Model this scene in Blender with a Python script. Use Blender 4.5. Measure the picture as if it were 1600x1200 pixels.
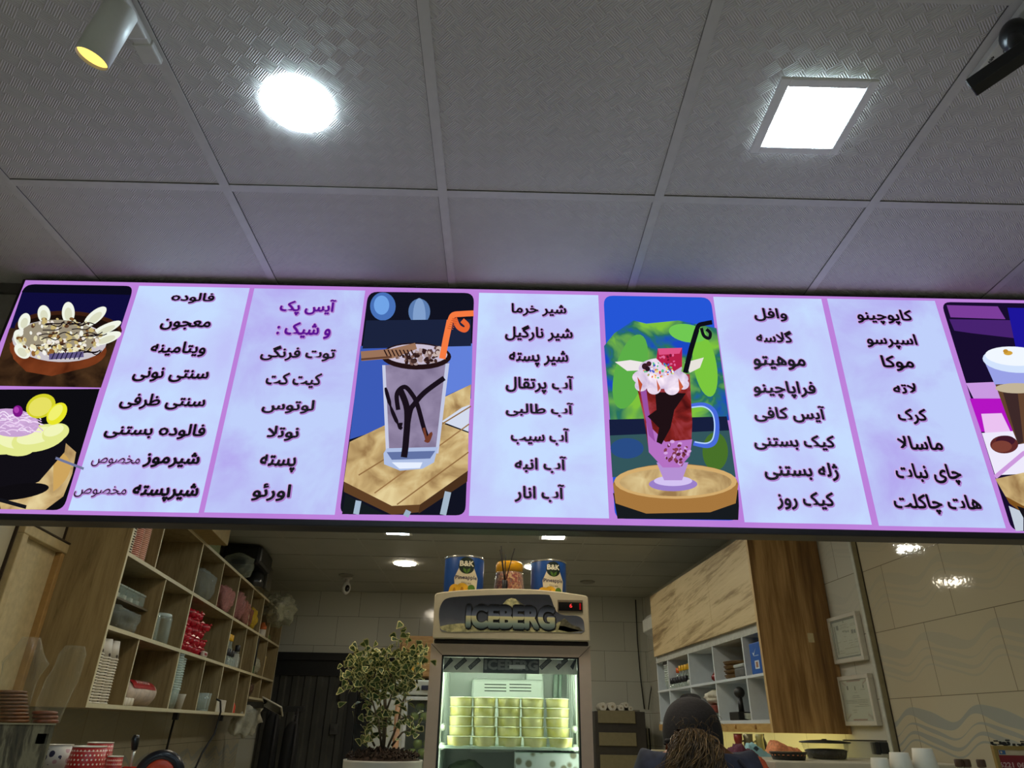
import bpy, bmesh, math, random, unicodedata
from mathutils import Vector, Matrix, noise

for o in list(bpy.data.objects):
    bpy.data.objects.remove(o)
SC = bpy.context.scene
COL = SC.collection
PI = math.pi
R = math.radians

# ---------------------------------------------------------------- camera
F_PX = 1065.0
CAM_Z = 1.6
CEIL = 2.922
PITCH, ROLL, YAW = R(26.706), R(1.05), R(0.574)


def _basis():
    cp, sp = math.cos(PITCH), math.sin(PITCH)
    fw = Vector((0, cp, sp)); up = Vector((0, -sp, cp)); rt = Vector((1, 0, 0))
    cr, sr = math.cos(ROLL), math.sin(ROLL)
    r2 = cr * rt + sr * up
    u2 = cr * up - sr * rt
    Y = Matrix.Rotation(-YAW, 3, 'Z')
    return Y @ r2, Y @ u2, Y @ fw


RT, UP, FW = _basis()
CAM = Vector((0, 0, CAM_Z))
cam_d = bpy.data.cameras.new('camera')
cam_d.sensor_width = 36.0
cam_d.lens = 36.0 * F_PX / 1600.0
cam_d.clip_start = 0.05
cam_o = bpy.data.objects.new('camera', cam_d)
COL.objects.link(cam_o)
mw = Matrix((RT, UP, -FW)).transposed().to_4x4()
mw.translation = CAM
cam_o.matrix_world = mw
SC.camera = cam_o

# ---------------------------------------------------------------- world and exposure
w = bpy.data.worlds.new('world')
SC.world = w
w.use_nodes = True
bgn = w.node_tree.nodes['Background']
bgn.inputs[0].default_value = (0.9, 0.92, 1.0, 1)      # dim street light through the open shop front
bgn.inputs[1].default_value = 0.08
SC.view_settings.view_transform = 'Standard'
SC.view_settings.look = 'None'
SC.view_settings.gamma = 1.0
SC.view_settings.use_curve_mapping = False
SC.view_settings.exposure = 0.0
SC.cycles.max_bounces = 10
SC.cycles.transparent_max_bounces = 24
SC.cycles.caustics_reflective = False
SC.cycles.caustics_refractive = False
SC.cycles.sample_clamp_indirect = 3.0
SC.cycles.use_denoising = True
LAMP_COOL, LAMP_WARM, LAMP_ROUND = 54.0, 76.0, 70.0     # radiance of the ceiling lamps
SIGN_GAIN = 1.05


# ---------------------------------------------------------------- measuring helpers
def ray(u, v):
    return FW + (u - 800) / F_PX * RT - (v - 600) / F_PX * UP


def at_y(u, v, Y):
    d = ray(u, v)
    return CAM + d * (Y / d.y)


def at_z(u, v, Z):
    d = ray(u, v)
    return CAM + d * ((Z - CAM_Z) / d.z)


class Frame:
    """a wall-like frame: local x across, local y along, z up, turned about z"""
    def __init__(s, x, y, a):
        s.o = Vector((x, y, 0)); s.a = a
        s.xv = Vector((math.cos(a), math.sin(a), 0)); s.yv = Vector((-math.sin(a), math.cos(a), 0))

    def w(s, x, y, z):
        return s.o + s.xv * x + s.yv * y + Vector((0, 0, z))


LF = Frame(-0.54 * 3.3, 3.3, R(6.876))        # front face of the left shelf
RW = Frame(1.89, 3.623, R(3.33))              # right wall
RC = Frame(1.431, 3.947, R(3.33))             # front face of the right cabinet
SF = Frame(0, 1.877, -0.0069)                 # face of the light box


def on_sign(u, v):
    d = ray(u, v)
    t = (SF.o - CAM).dot(SF.yv) / d.dot(SF.yv)
    q = CAM + d * t - SF.o
    return q.dot(SF.xv), q.z


# ---------------------------------------------------------------- materials
def lin(c):
    c = c / 255.0
    return c / 12.92 if c <= 0.04045 else ((c + 0.055) / 1.055) ** 2.4


def rgb(c, a=1.0):
    return (lin(c[0]), lin(c[1]), lin(c[2]), a)


class NT:
    def __init__(s, name):
        s.m = bpy.data.materials.new(name)
        s.m.use_nodes = True
        s.t = s.m.node_tree
        s.b = s.t.nodes['Principled BSDF']
        s.out = s.t.nodes['Material Output']

    def n(s, typ, **kw):
        nd = s.t.nodes.new(typ)
        for k, v in kw.items():
            setattr(nd, k, v)
        return nd

    def link(s, a, b):
        s.t.links.new(a, b)

    def put(s, sock, v):
        if isinstance(v, (int, float)):
            sock.default_value = v
        elif isinstance(v, (tuple, list)):
            sock.default_value = v
        else:
            s.link(v, sock)

    def math(s, op, a, b=None, c=None):
        nd = s.n('ShaderNodeMath', operation=op)
        s.put(nd.inputs[0], a)
        if b is not None: s.put(nd.inputs[1], b)
        if c is not None: s.put(nd.inputs[2], c)
        return nd.outputs[0]

    def mix(s, f, a, b):
        nd = s.n('ShaderNodeMix', data_type='RGBA')
        s.put(nd.inputs[0], f); s.put(nd.inputs[6], a); s.put(nd.inputs[7], b)
        return nd.outputs[2]

    def coord(s, which='Object'):
        return s.n('ShaderNodeTexCoord').outputs[which]

    def sep(s, v):
        nd = s.n('ShaderNodeSeparateXYZ'); s.link(v, nd.inputs[0])
        return nd.outputs

    def comb(s, x, y, z):
        nd = s.n('ShaderNodeCombineXYZ')
        for i, v in enumerate((x, y, z)): s.put(nd.inputs[i], v)
        return nd.outputs[0]

    def mapping(s, v, scale=(1, 1, 1), rot=(0, 0, 0), loc=(0, 0, 0)):
        nd = s.n('ShaderNodeMapping'); s.link(v, nd.inputs[0])
        nd.inputs['Scale'].default_value = scale; nd.inputs['Rotation'].default_value = rot
        nd.inputs['Location'].default_value = loc
        return nd.outputs[0]

    def noise(s, v, scale, detail=3, rough=0.5, dist=0.0):
        nd = s.n('ShaderNodeTexNoise')
        s.link(v, nd.inputs['Vector'])
        nd.inputs['Scale'].default_value = scale; nd.inputs['Detail'].default_value = detail
        nd.inputs['Roughness'].default_value = rough; nd.inputs['Distortion'].default_value = dist
        return nd.outputs['Fac']

    def ramp(s, f, stops):
        nd = s.n('ShaderNodeValToRGB'); s.link(f, nd.inputs[0])
        e = nd.color_ramp.elements
        cv = lambda c: c if len(c) == 4 else rgb(c)
        e[0].position, e[1].position = stops[0][0], stops[-1][0]
        e[0].color, e[1].color = cv(stops[0][1]), cv(stops[-1][1])
        for p, c in stops[1:-1]:
            e.new(p).color = cv(c)
        return nd.outputs[0]

    def bump(s, h, strength, dist=0.002):
        nd = s.n('ShaderNodeBump'); s.link(h, nd.inputs['Height'])
        nd.inputs['Strength'].default_value = strength; nd.inputs['Distance'].default_value = dist
        s.link(nd.outputs[0], s.b.inputs['Normal'])

    def set(s, **kw):
        for k, v in kw.items():
            s.put(s.b.inputs[k.replace('_', ' ')], v)


_cache = {}


def M(c, rough=0.5, metal=0.0, spec=0.5, var=0.06, scale=30.0, bump=0.0, coat=0.0, sss=0.0):
    """plain surface of colour c (sRGB 0-255) with slight procedural mottling"""
    key = (tuple(c), rough, metal, spec, var, scale, bump, coat)
    if key in _cache: return _cache[key]
    n = NT('surface_%02x%02x%02x_%d' % (int(c[0]), int(c[1]), int(c[2]), len(_cache)))
    f = n.noise(n.coord(), scale, 3)
    base = rgb(c)
    lo = tuple(max(0, x * (1 - var * 2)) for x in base[:3]) + (1,)
    hi = tuple(min(1, x * (1 + var * 2)) for x in base[:3]) + (1,)
    n.set(Base_Color=n.ramp(f, [(0.3, lo), (0.7, hi)]), Roughness=rough, Metallic=metal, Specular_IOR_Level=spec)
    if coat: n.set(Coat_Weight=coat, Coat_Roughness=0.08)
    if bump: n.bump(f, bump, 0.004)
    _cache[key] = n.m
    return n.m


def EM(c, s=1.0):
    """lit ink or lamp: emission of colour c"""
    key = ('em', tuple(c), s)
    if key in _cache: return _cache[key]
    n = NT('lit_%02x%02x%02x_%d' % (int(c[0]), int(c[1]), int(c[2]), len(_cache)))
    e = n.n('ShaderNodeEmission')
    e.inputs[0].default_value = rgb(c); e.inputs[1].default_value = s
    n.link(e.outputs[0], n.out.inputs[0])
    _cache[key] = n.m
    return n.m


def CLEAR(c=(235, 245, 240), alpha=0.25, rough=0.08, bump=0.0, scale=40, edge=0.45):
    """thin clear plastic or glass: part see-through, part glossy"""
    k = ('clear', tuple(c), alpha, rough, bump, scale, edge)
    if k in _cache: return _cache[k]
    n = NT('clear_%d' % len(_cache))
    tr = n.n('ShaderNodeBsdfTransparent'); tr.inputs[0].default_value = (0.97, 0.98, 0.97, 1)
    n.set(Base_Color=rgb(c), Roughness=rough, Specular_IOR_Level=0.6)
    mx = n.n('ShaderNodeMixShader')
    lw = n.n('ShaderNodeLayerWeight'); lw.inputs[0].default_value = 0.35
    n.put(mx.inputs[0], n.math('MINIMUM', n.math('ADD', n.math('MULTIPLY', lw.outputs['Facing'], edge), alpha), 1.0))
    n.link(tr.outputs[0], mx.inputs[1]); n.link(n.b.outputs[0], mx.inputs[2])
    n.link(mx.outputs[0], n.out.inputs[0])
    if bump: n.bump(n.noise(n.coord(), scale, 4, 0.6), bump, 0.02)
    _cache[k] = n.m
    return n.m


def wood(name, stops, scale=(1, 12, 12), freq=1.6, rough=0.55, dist=1.2, bump=0.05, fine=0.25, rot=(0, 0, 0)):
    n = NT(name)
    v = n.mapping(n.mapping(n.coord(), (1, 1, 1), rot), scale)
    f = n.noise(v, freq, 5, 0.6, dist)
    g = n.noise(n.mapping(n.mapping(n.coord(), (1, 1, 1), rot), tuple(x * 4 for x in scale)), freq * 2, 3, 0.6, 0.4)
    h = n.math('ADD', n.math('MULTIPLY', f, 1 - fine), n.math('MULTIPLY', g, fine))
    n.set(Base_Color=n.ramp(h, stops), Roughness=rough, Specular_IOR_Level=0.35)
    n.bump(g, bump, 0.002)
    return n.m


# ---------------------------------------------------------------- mesh helpers
class MB:
    def __init__(s):
        s.v = []; s.f = []; s.m = []; s.sm = []

    def add(s, verts, faces, m=0, smooth=False, X=None):
        o = len(s.v)
        for p in verts:
            p = Vector(p)
            s.v.append(X @ p if X is not None else p)
        for f in faces:
            s.f.append([o + i for i in f]); s.m.append(m); s.sm.append(smooth)
        return s

    def box(s, a, b, m=0, X=None, bev=0.0):
        x0, y0, z0 = (min(a[i], b[i]) for i in range(3)); x1, y1, z1 = (max(a[i], b[i]) for i in range(3))
        if bev <= 0:
            vs = [(x, y, z) for z in (z0, z1) for y in (y0, y1) for x in (x0, x1)]
            fs = [(0, 2, 3, 1), (4, 5, 7, 6), (0, 1, 5, 4), (2, 6, 7, 3), (0, 4, 6, 2), (1, 3, 7, 5)]
            return s.add(vs, fs, m, False, X)
        bm = bmesh.new()
        bmesh.ops.create_cube(bm, size=1)
        for v in bm.verts:
            v.co = Vector(((x0 + x1) / 2 + v.co.x * (x1 - x0), (y0 + y1) / 2 + v.co.y * (y1 - y0), (z0 + z1) / 2 + v.co.z * (z1 - z0)))
        bmesh.ops.bevel(bm, geom=bm.edges[:], offset=min(bev, 0.49 * min(x1 - x0, y1 - y0, z1 - z0)), segments=2, affect='EDGES', profile=0.5)
        bm.verts.index_update()
        s.add([v.co.copy() for v in bm.verts], [[v.index for v in f.verts] for f in bm.faces], m, False, X)
        bm.free()
        return s

    def lathe(s, prof, c=(0, 0, 0), seg=24, m=0, smooth=True, X=None, wob=None):
        """prof: list of (r, z) from bottom to top"""
        vs = []; fs = []
        n = len(prof)
        for i in range(seg):
            a = 2 * PI * i / seg
            for j, (r, z) in enumerate(prof):
                k = wob(a, j) if wob else 1.0
                vs.append((c[0] + r * k * math.cos(a), c[1] + r * k * math.sin(a), c[2] + z))
        for i in range(seg):
            i2 = (i + 1) % seg
            for j in range(n - 1):
                fs.append((i * n + j, i2 * n + j, i2 * n + j + 1, i * n + j + 1))
        s.add(vs, fs, m, smooth, X)
        for j, rev in ((0, True), (n - 1, False)):
            if prof[j][0] > 1e-5:
                ring = [(c[0] + prof[j][0] * (wob(2 * PI * i / seg, j) if wob else 1) * math.cos(2 * PI * i / seg), c[1] + prof[j][0] * (wob(2 * PI * i / seg, j) if wob else 1) * math.sin(2 * PI * i / seg), c[2] + prof[j][1]) for i in range(seg)]
                idx = list(range(seg))
                s.add(ring, [idx[::-1] if rev else idx], m, False, X)
        return s

    def tube(s, pts, r, seg=8, m=0, smooth=True, X=None, cap=True):
        pts = [Vector(p) for p in pts]
        rs = r if isinstance(r, (list, tuple)) else [r] * len(pts)
        vs = []; fs = []
        up = Vector((0, 0, 1))
        prev = None
        for i, p in enumerate(pts):
            d = (pts[min(i + 1, len(pts) - 1)] - pts[max(i - 1, 0)])
            if d.length < 1e-9: d = Vector((0, 0, 1))
            d.normalize()
            if prev is None:
                a = d.cross(up)
                if a.length < 1e-3: a = d.cross(Vector((1, 0, 0)))
            else:
                a = prev - d * prev.dot(d)
                if a.length < 1e-4: a = d.cross(up)
            a.normalize(); b = d.cross(a); prev = a
            for k in range(seg):
                t = 2 * PI * k / seg
                vs.append(p + (a * math.cos(t) + b * math.sin(t)) * rs[i])
        for i in range(len(pts) - 1):
            for k in range(seg):
                k2 = (k + 1) % seg
                fs.append((i * seg + k, i * seg + k2, (i + 1) * seg + k2, (i + 1) * seg + k))
        s.add(vs, fs, m, smooth, X)
        if cap:
            n = len(vs)
            s.f.append([len(s.v) - n + k for k in range(seg)][::-1]); s.m.append(m); s.sm.append(False)
            s.f.append([len(s.v) - seg + k for k in range(seg)]); s.m.append(m); s.sm.append(False)
        return s

    def ball(s, c, r, m=0, seg=16, rings=10, X=None, f=None):
        vs = []; fs = []
        rr = r if isinstance(r, (tuple, list)) else (r, r, r)
        for j in range(rings + 1):
            t = PI * j / rings
            for i in range(seg):
                a = 2 * PI * i / seg
                d = Vector((math.sin(t) * math.cos(a), math.sin(t) * math.sin(a), -math.cos(t)))
                k = f(d) if f else 1.0
                vs.append((c[0] + d.x * rr[0] * k, c[1] + d.y * rr[1] * k, c[2] + d.z * rr[2] * k))
        for j in range(rings):
            for i in range(seg):
                i2 = (i + 1) % seg
                fs.append((j * seg + i, j * seg + i2, (j + 1) * seg + i2, (j + 1) * seg + i))
        return s.add(vs, fs, m, True, X)

    def poly(s, pts, m=0, X=None):
        return s.add(pts, [list(range(len(pts)))], m, False, X)

    def prism(s, pts, dz, m=0, X=None):
        """flat outline pts (3-D) pushed along vector dz"""
        dz = Vector(dz); n = len(pts)
        vs = [Vector(p) for p in pts] + [Vector(p) + dz for p in pts]
        fs = [list(range(n)), list(range(2 * n - 1, n - 1, -1))]
        for i in range(n):
            j = (i + 1) % n
            fs.append((j, i, n + i, n + j))
        return s.add(vs, fs, m, False, X)

    def build(s, name, mats, parent=None, loc=None, rz=0.0, fix=True, smooth=None):
        me = bpy.data.meshes.new(name)
        me.from_pydata([tuple(v) for v in s.v], [], s.f)
        for m in (mats if isinstance(mats, (list, tuple)) else [mats]): me.materials.append(m)
        me.polygons.foreach_set('material_index', s.m)
        me.polygons.foreach_set('use_smooth', s.sm if smooth is None else [smooth] * len(s.f))
        if fix:
            bm = bmesh.new(); bm.from_mesh(me)
            bmesh.ops.remove_doubles(bm, verts=bm.verts[:], dist=1e-6)
            bmesh.ops.recalc_face_normals(bm, faces=bm.faces[:])
            bm.to_mesh(me); bm.free()
        me.update()
        o = bpy.data.objects.new(name, me)
        COL.objects.link(o)
        if parent is not None: o.parent = parent
        if loc is not None: o.location = loc
        o.rotation_euler = (0, 0, rz)
        return o


def tag(o, label=None, cat=None, group=None, kind=None):
    if label: o['label'] = label
    if cat: o['category'] = cat
    if group: o['group'] = group
    if kind: o['kind'] = kind
    return o


def thing(name, label, cat, loc=(0, 0, 0), rz=0.0, group=None):
    o = bpy.data.objects.new(name, None)
    COL.objects.link(o)
    o.location = loc; o.rotation_euler = (0, 0, rz)
    o.empty_display_size = 0.05
    return tag(o, label, cat, group)


def dup(root, loc, rz=None, label=None, group=None, scale=None):
    r = root.copy(); COL.objects.link(r); r.location = loc
    if rz is not None: r.rotation_euler = (root.rotation_euler[0], root.rotation_euler[1], rz)
    if label: r['label'] = label
    if group: r['group'] = group
    if scale: r.scale = scale
    for ch in list(root.children):
        c = ch.copy(); COL.objects.link(c); c.parent = r
        for g in list(ch.children):
            d = g.copy(); COL.objects.link(d); d.parent = c
    return r


# ---------------------------------------------------------------- lettering
_forms = {}
for _cp in list(range(0xFB50, 0xFDFF)) + list(range(0xFE70, 0xFEFD)):
    _d = unicodedata.decomposition(chr(_cp)).split()
    if len(_d) == 2 and _d[0] in ('<isolated>', '<final>', '<initial>', '<medial>'):
        _forms[(chr(int(_d[1], 16)), _d[0][1:4])] = chr(_cp)
_forms[('\u0647', 'iso')] = 'o'          # a plain loop
_forms[('\u06cc', 'ini')] = '\uFBFE'; _forms[('\u06cc', 'med')] = '\uFBFF'


def shape_fa(t):
    """joined letter forms, in left-to-right drawing order"""
    out = []
    n = len(t)
    dual = lambda c: (c, 'ini') in _forms
    joins = lambda c: (c, 'fin') in _forms
    i = 0
    while i < n:
        c = t[i]
        pv = i > 0 and dual(t[i - 1]) and joins(c)
        if c == '\u0644' and i + 1 < n and t[i + 1] == '\u0627':
            out.append('\uFEFC' if pv else '\uFEFB'); i += 2; continue
        nx = i + 1 < n and dual(c) and joins(t[i + 1])
        k = 'med' if pv and nx else 'fin' if pv else 'ini' if nx else 'iso'
        out.append(_forms.get((c, k), c)); i += 1
    return ''.join(out[::-1])


_txt = {}


def glyphs(s, bold=0.0, res=3):
    """(verts 2-D, faces) of a line of text, its bottom-left box corner at 0,0, with width and height"""
    key = (s, bold, res)
    if key in _txt: return _txt[key]
    cu = bpy.data.curves.new('text', 'FONT')
    cu.body = s; cu.size = 1.0; cu.resolution_u = res; cu.offset = bold; cu.fill_mode = 'FRONT'
    ob = bpy.data.objects.new('text', cu); COL.objects.link(ob)
    dg = bpy.context.evaluated_depsgraph_get()
    me = ob.evaluated_get(dg).to_mesh()
    vs = [(v.co.x, v.co.y) for v in me.vertices]; fs = [list(p.vertices) for p in me.polygons]
    ob.evaluated_get(dg).to_mesh_clear()
    bpy.data.objects.remove(ob); bpy.data.curves.remove(cu)
    _txt[key] = (vs, fs)
    return _txt[key]


def box2(vs):
    xs = [v[0] for v in vs]; ys = [v[1] for v in vs]
    return min(xs), max(xs), min(ys), max(ys)


def put_text(mb, s, x0, x1, z0, z1, fn, m=0, bold=0.0, grow=0.0, keep=False, off=(0, 0), res=2, nud=(0, -1, 0)):
    """letters of s fitted to the box x0..x1, z0..z1; fn(x, z) gives the 3-D point. bold thickens the strokes, grow adds a rim"""
    vs, fs = glyphs(s, 0.0, res)
    a, b, c, d = box2(vs)
    sx = (x1 - x0) / (b - a + 2 * bold); sz = (z1 - z0) / (d - c + 2 * bold)
    if keep: sx = sz = min(sx, sz)
    cx, cz = (x0 + x1) / 2 + off[0], (z0 + z1) / 2 + off[1]
    mx, mz = (a + b) / 2, (c + d) / 2
    k = bold + grow
    sh = [(0, 0)] if k < 0.003 else [(k * math.cos(2 * PI * i / 8), k * math.sin(2 * PI * i / 8)) for i in range(8)]
    nd = Vector(nud) * 2.5e-5
    for i, (ox, oz) in enumerate(sh):
        mb.add([Vector(fn(cx + (v[0] - mx + ox) * sx, cz + (v[1] - mz + oz) * sz)) + nd * i for v in vs], fs, m)
    return sz

# ================================================================ setting
def ceiling_mat():
    n = NT('embossed_ceiling_tile')
    x, y, z = n.sep(n.coord())[:3]
    u = n.math('MULTIPLY', n.math('ADD', x, y), 0.7071)
    v = n.math('MULTIPLY', n.math('SUBTRACT', x, y), 0.7071)
    cell = n.math('PINGPONG', n.math('ADD', n.math('FLOOR', n.math('DIVIDE', u, 0.034)), n.math('FLOOR', n.math('DIVIDE', v, 0.034))), 1.0)
    su = n.math('SINE', n.math('MULTIPLY', u, 2 * PI / 0.0048))
    sv = n.math('SINE', n.math('MULTIPLY', v, 2 * PI / 0.0048))
    h = n.math('ADD', n.math('MULTIPLY', su, cell), n.math('MULTIPLY', sv, n.math('SUBTRACT', 1.0, cell)))
    n.bump(h, 0.6, 0.001)
    f = n.noise(n.coord(), 1.3, 3)
    n.set(Base_Color=n.ramp(f, [(0.3, (204, 199, 193)), (0.7, (216, 211, 205))]), Roughness=0.55, Specular_IOR_Level=0.35)
    return n.m


def tile_mat(name, base, warm, wave=(), zoff=1.551, soff=0.0, grout=(120, 112, 95), rough=0.12, wave_col=(146, 154, 152), axis='y', bump=0.12):
    """glossy ceramic wall tiles 45 x 30 cm in running bond, with printed wave bands.
    wave: list of (row index from zoff, strength)"""
    n = NT(name)
    X, Y, Z = n.sep(n.coord())[:3]
    s = Y if axis == 'y' else X
    s = n.math('ADD', s, soff + 90.0)
    z = n.math('ADD', n.math('SUBTRACT', Z, zoff), 30.0)
    br = n.n('ShaderNodeTexBrick', offset=0.5, offset_frequency=2, squash=1.0)
    n.link(n.comb(s, z, 0.0), br.inputs['Vector'])
    br.inputs['Scale'].default_value = 1.0
    br.inputs['Brick Width'].default_value = 0.45; br.inputs['Row Height'].default_value = 0.302
    br.inputs['Mortar Size'].default_value = 0.0018; br.inputs['Mortar Smooth'].default_value = 0.3
    br.inputs['Color1'].default_value = rgb(base); br.inputs['Color2'].default_value = rgb(warm)
    br.inputs['Mortar'].default_value = rgb(grout)
    col = br.outputs['Color']
    if wave:
        row = n.math('FLOOR', n.math('DIVIDE', z, 0.302))
        zr = n.math('SUBTRACT', z, n.math('MULTIPLY', row, 0.302))
        ph = n.math('MULTIPLY', n.math('FRACT', n.math('MULTIPLY', row, 0.5)), 0.45)      # half a tile on every other row
        t = n.math('MULTIPLY', n.math('ADD', s, ph), 2 * PI / 0.45)
        cs = n.math('COSINE', t); sn = n.math('SINE', t)
        wv = n.math('ADD', n.math('MULTIPLY', cs, -0.028), n.math('MULTIPLY', n.math('SINE', n.math('MULTIPLY', t, 2.0)), 0.006))
        q = n.math('SUBTRACT', zr, wv)
        mask = None
        for zc, hw, k in ((0.215, 0.019, 0.010), (0.165, 0.0055, 0.004), (0.128, 0.0085, 0.004), (0.098, 0.0045, 0.001)):
            d = n.math('ABSOLUTE', n.math('SUBTRACT', q, zc))
            wd = n.math('ADD', hw, n.math('MULTIPLY', sn, k))
            b = n.math('LESS_THAN', d, wd)
            mask = b if mask is None else n.math('MAXIMUM', mask, b)
        st = None
        for r_, k in wave:
            e = n.math('MULTIPLY', n.math('COMPARE', row, float(r_ + math.floor(30.0 / 0.302 + 1e-6)), 0.1), k)
            st = e if st is None else n.math('ADD', st, e)
        col = n.mix(n.math('MULTIPLY', mask, st), col, rgb(wave_col))
    n.set(Base_Color=col, Roughness=rough, Specular_IOR_Level=0.5)
    f = n.noise(n.mapping(n.coord(), (1, 1, 1)), 7.0, 4, 0.6)
    h = n.math('SUBTRACT', n.math('MULTIPLY', f, 1.0), n.math('MULTIPLY', br.outputs['Fac'], 0.25))
    n.bump(h, bump, 0.012)
    return n.m


CEIL_M = ceiling_mat()
BAR_M = M((208, 204, 198), 0.5, var=0.02)
# ceiling slab
mb = MB()
mb.box((-3.2, -4.2, CEIL), (2.8, 2.14, CEIL + 0.06))
tag(mb.build('ceiling', CEIL_M), 'pale embossed ceiling tiles in front of the sign', 'ceiling', kind='structure')
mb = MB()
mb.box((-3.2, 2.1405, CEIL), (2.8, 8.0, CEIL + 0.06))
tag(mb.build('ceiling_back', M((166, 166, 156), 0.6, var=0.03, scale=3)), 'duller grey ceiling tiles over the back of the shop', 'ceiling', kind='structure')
# front grid of flat cover strips
mb = MB()
for k in range(-4, 5):
    x = -0.200 + 0.6 * k
    mb.box((x, -4.2, CEIL - 0.0035), (x + 0.025, 1.93, CEIL - 0.0002), 0)
    dk = x + 0.0252 if k < 0 else x - 0.0014
    mb.box((dk, -4.2, CEIL - 0.0012), (dk + 0.0012, 1.93, CEIL - 0.0001), 1 if k in (-2, -1, 2, 3) else 2)
for j in range(-9, 2):
    y = 1.444 + 0.6 * (j)
    mb.box((-3.2, y, CEIL - 0.003), (2.8, y + 0.025, CEIL - 0.0002), 0)
    mb.box((-3.2, y - 0.0016, CEIL - 0.0012), (2.8, y - 0.0003, CEIL - 0.0001), 1)
tag(mb.build('trim_1', [BAR_M, M((56, 52, 50), 0.8), M((120, 115, 110), 0.8)]), 'flat pale strips between the front ceiling tiles', 'ceiling trim', kind='structure')
mb = MB()
for k in range(-5, 5):
    x = -0.56 + 0.6 * k
    mb.box((x, 2.15, CEIL - 0.002), (x + 0.014, 7.9, CEIL - 0.0002), 0)
for k in range(0, 10):
    y = 2.43 + 0.605 * k
    mb.box((-3.2, y, CEIL - 0.002), (2.8, y + 0.016, CEIL - 0.0002), 0)
    mb.box((-3.2, y - 0.004, CEIL - 0.0015), (2.8, y, CEIL - 0.0001), 1)
tag(mb.build('trim_2', [M((170, 170, 160), 0.6, var=0.02), M((104, 102, 94), 0.8)]), 'thin strips between the ceiling tiles at the back', 'ceiling trim', kind='structure')

# floor
n = NT('floor_tiles')
br = n.n('ShaderNodeTexBrick', offset=0.0)
n.link(n.coord(), br.inputs['Vector'])
br.inputs['Scale'].default_value = 1; br.inputs['Brick Width'].default_value = 0.6; br.inputs['Row Height'].default_value = 0.6
br.inputs['Mortar Size'].default_value = 0.003
br.inputs['Color1'].default_value = rgb((196, 186, 168)); br.inputs['Color2'].default_value = rgb((188, 180, 162)); br.inputs['Mortar'].default_value = rgb((90, 86, 80))
n.set(Base_Color=br.outputs['Color'], Roughness=0.3)
mb = MB(); mb.box((-3.2, -4.2, -0.05), (2.8, 8.0, 0.0))
tag(mb.build('floor', n.m), 'beige floor tiles of the shop', 'floor', kind='structure')

# walls
TILE_R = tile_mat('cream_wave_tiles', (186, 176, 150), (192, 182, 156), wave=((0, 0.7), (1, 0.24), (2, 0.16), (3, 0.1), (-1, 0.6)), soff=0.193, rough=0.05, bump=0.07)
TILE_L = tile_mat('grey_wave_tiles', (176, 168, 144), (182, 174, 150), wave=((0, 0.10), (-1, 0.55), (-2, 0.5)), soff=0.1, bump=0.1)
TILE_B = tile_mat('grey_back_tiles', (184, 184, 172), (190, 190, 178), axis='x', soff=0.215, grout=(84, 82, 74), bump=0.14)
mb = MB(); mb.box((0, -8.0, 0), (0.08, 4.45, CEIL))
tag(mb.build('wall_right', TILE_R, loc=RW.o, rz=RW.a), 'cream tiled wall with grey wave bands on the right', 'wall', kind='structure')
mb = MB(); mb.box((-0.40, -7.6, 0), (-0.302, 4.75, CEIL))
tag(mb.build('wall_left', TILE_L, loc=LF.o, rz=LF.a), 'cream tiled wall behind the open shelves on the left', 'wall', kind='structure')
mb = MB(); mb.box((-3.0, 7.9, 0), (2.0, 8.0, CEIL))
tag(mb.build('wall_back', TILE_B), 'grey glossy tiled wall at the far end', 'wall', kind='structure')
# beam the light box hangs on
mb = MB()
mb.box((-1.75, 1.965, 2.17), (2.0, 2.14, 2.885), 0); mb.box((-1.80, 1.95, 2.885), (2.0, 2.14, CEIL), 1)
tag(mb.build('wall_front', [M((150, 146, 134), 0.7), M((92, 88, 80), 0.7)]), 'plain beam under the ceiling behind the light box', 'beam', kind='structure')

# white strip where the two stretches of tile on the right meet
mb = MB()
mb.box((-0.034, -0.0195, 0.0), (-0.0285, 0.004, CEIL), 0, bev=0.0015); mb.box((-0.028, -0.019, 0.0), (0.0, -0.0125, CEIL), 1); mb.box((-0.004, -0.023, 0.0), (0.0, -0.0195, CEIL), 2)
tag(mb.build('trim_3', [M((192, 194, 182), 0.35), M((150, 142, 112), 0.5), M((60, 54, 44), 0.8)], loc=RW.o, rz=RW.a), 'white upright edging strip on the right wall', 'trim', kind='structure')
mb = MB(); mb.box((-0.030, -0.012, 0.0), (-0.001, 4.40, CEIL), 0)
PALE = tile_mat('pale_wave_tiles', (196, 194, 178), (200, 198, 184), wave=((1, 0.10), (2, 0.10), (3, 0.10)), soff=0.05, bump=0.05)
tag(mb.build('wall_right_back', PALE, loc=RW.o, rz=RW.a), 'whiter tiled stretch of wall behind the wooden cabinet', 'wall', kind='structure')

# pale boxed-in panel on the near left wall
mb = MB()
S0, S1, Z0, Z1 = -0.375, -0.045, 1.35, 2.290
mb.box((-0.302, S0, Z0), (-0.299, S1, Z1), 0)
mb.box((-0.302, -0.418, Z1), (-0.262, -0.006, 2.333), 1, bev=0.004)
mb.box((-0.302, -0.418, Z0), (-0.262, S0, Z1), 1, bev=0.004); mb.box((-0.302, S1, Z0), (-0.270, -0.006, Z1), 2, bev=0.004)
mb.box((-0.302, -0.424, 2.334), (-0.258, -0.002, 2.340), 3); mb.box((-0.302, -0.425, Z0), (-0.29, -0.4185, 2.34), 3); mb.box((-0.302, -0.004, Z0), (-0.29, -0.0185, 2.6), 3)
tag(mb.build('trim_4', [M((196, 180, 140), 0.4), M((186, 168, 126), 0.45), M((170, 136, 84), 0.45), M((52, 40, 26), 0.8)], loc=LF.o, rz=LF.a), 'pale framed panel on the near left wall', 'wall panel', kind='structure')

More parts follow.
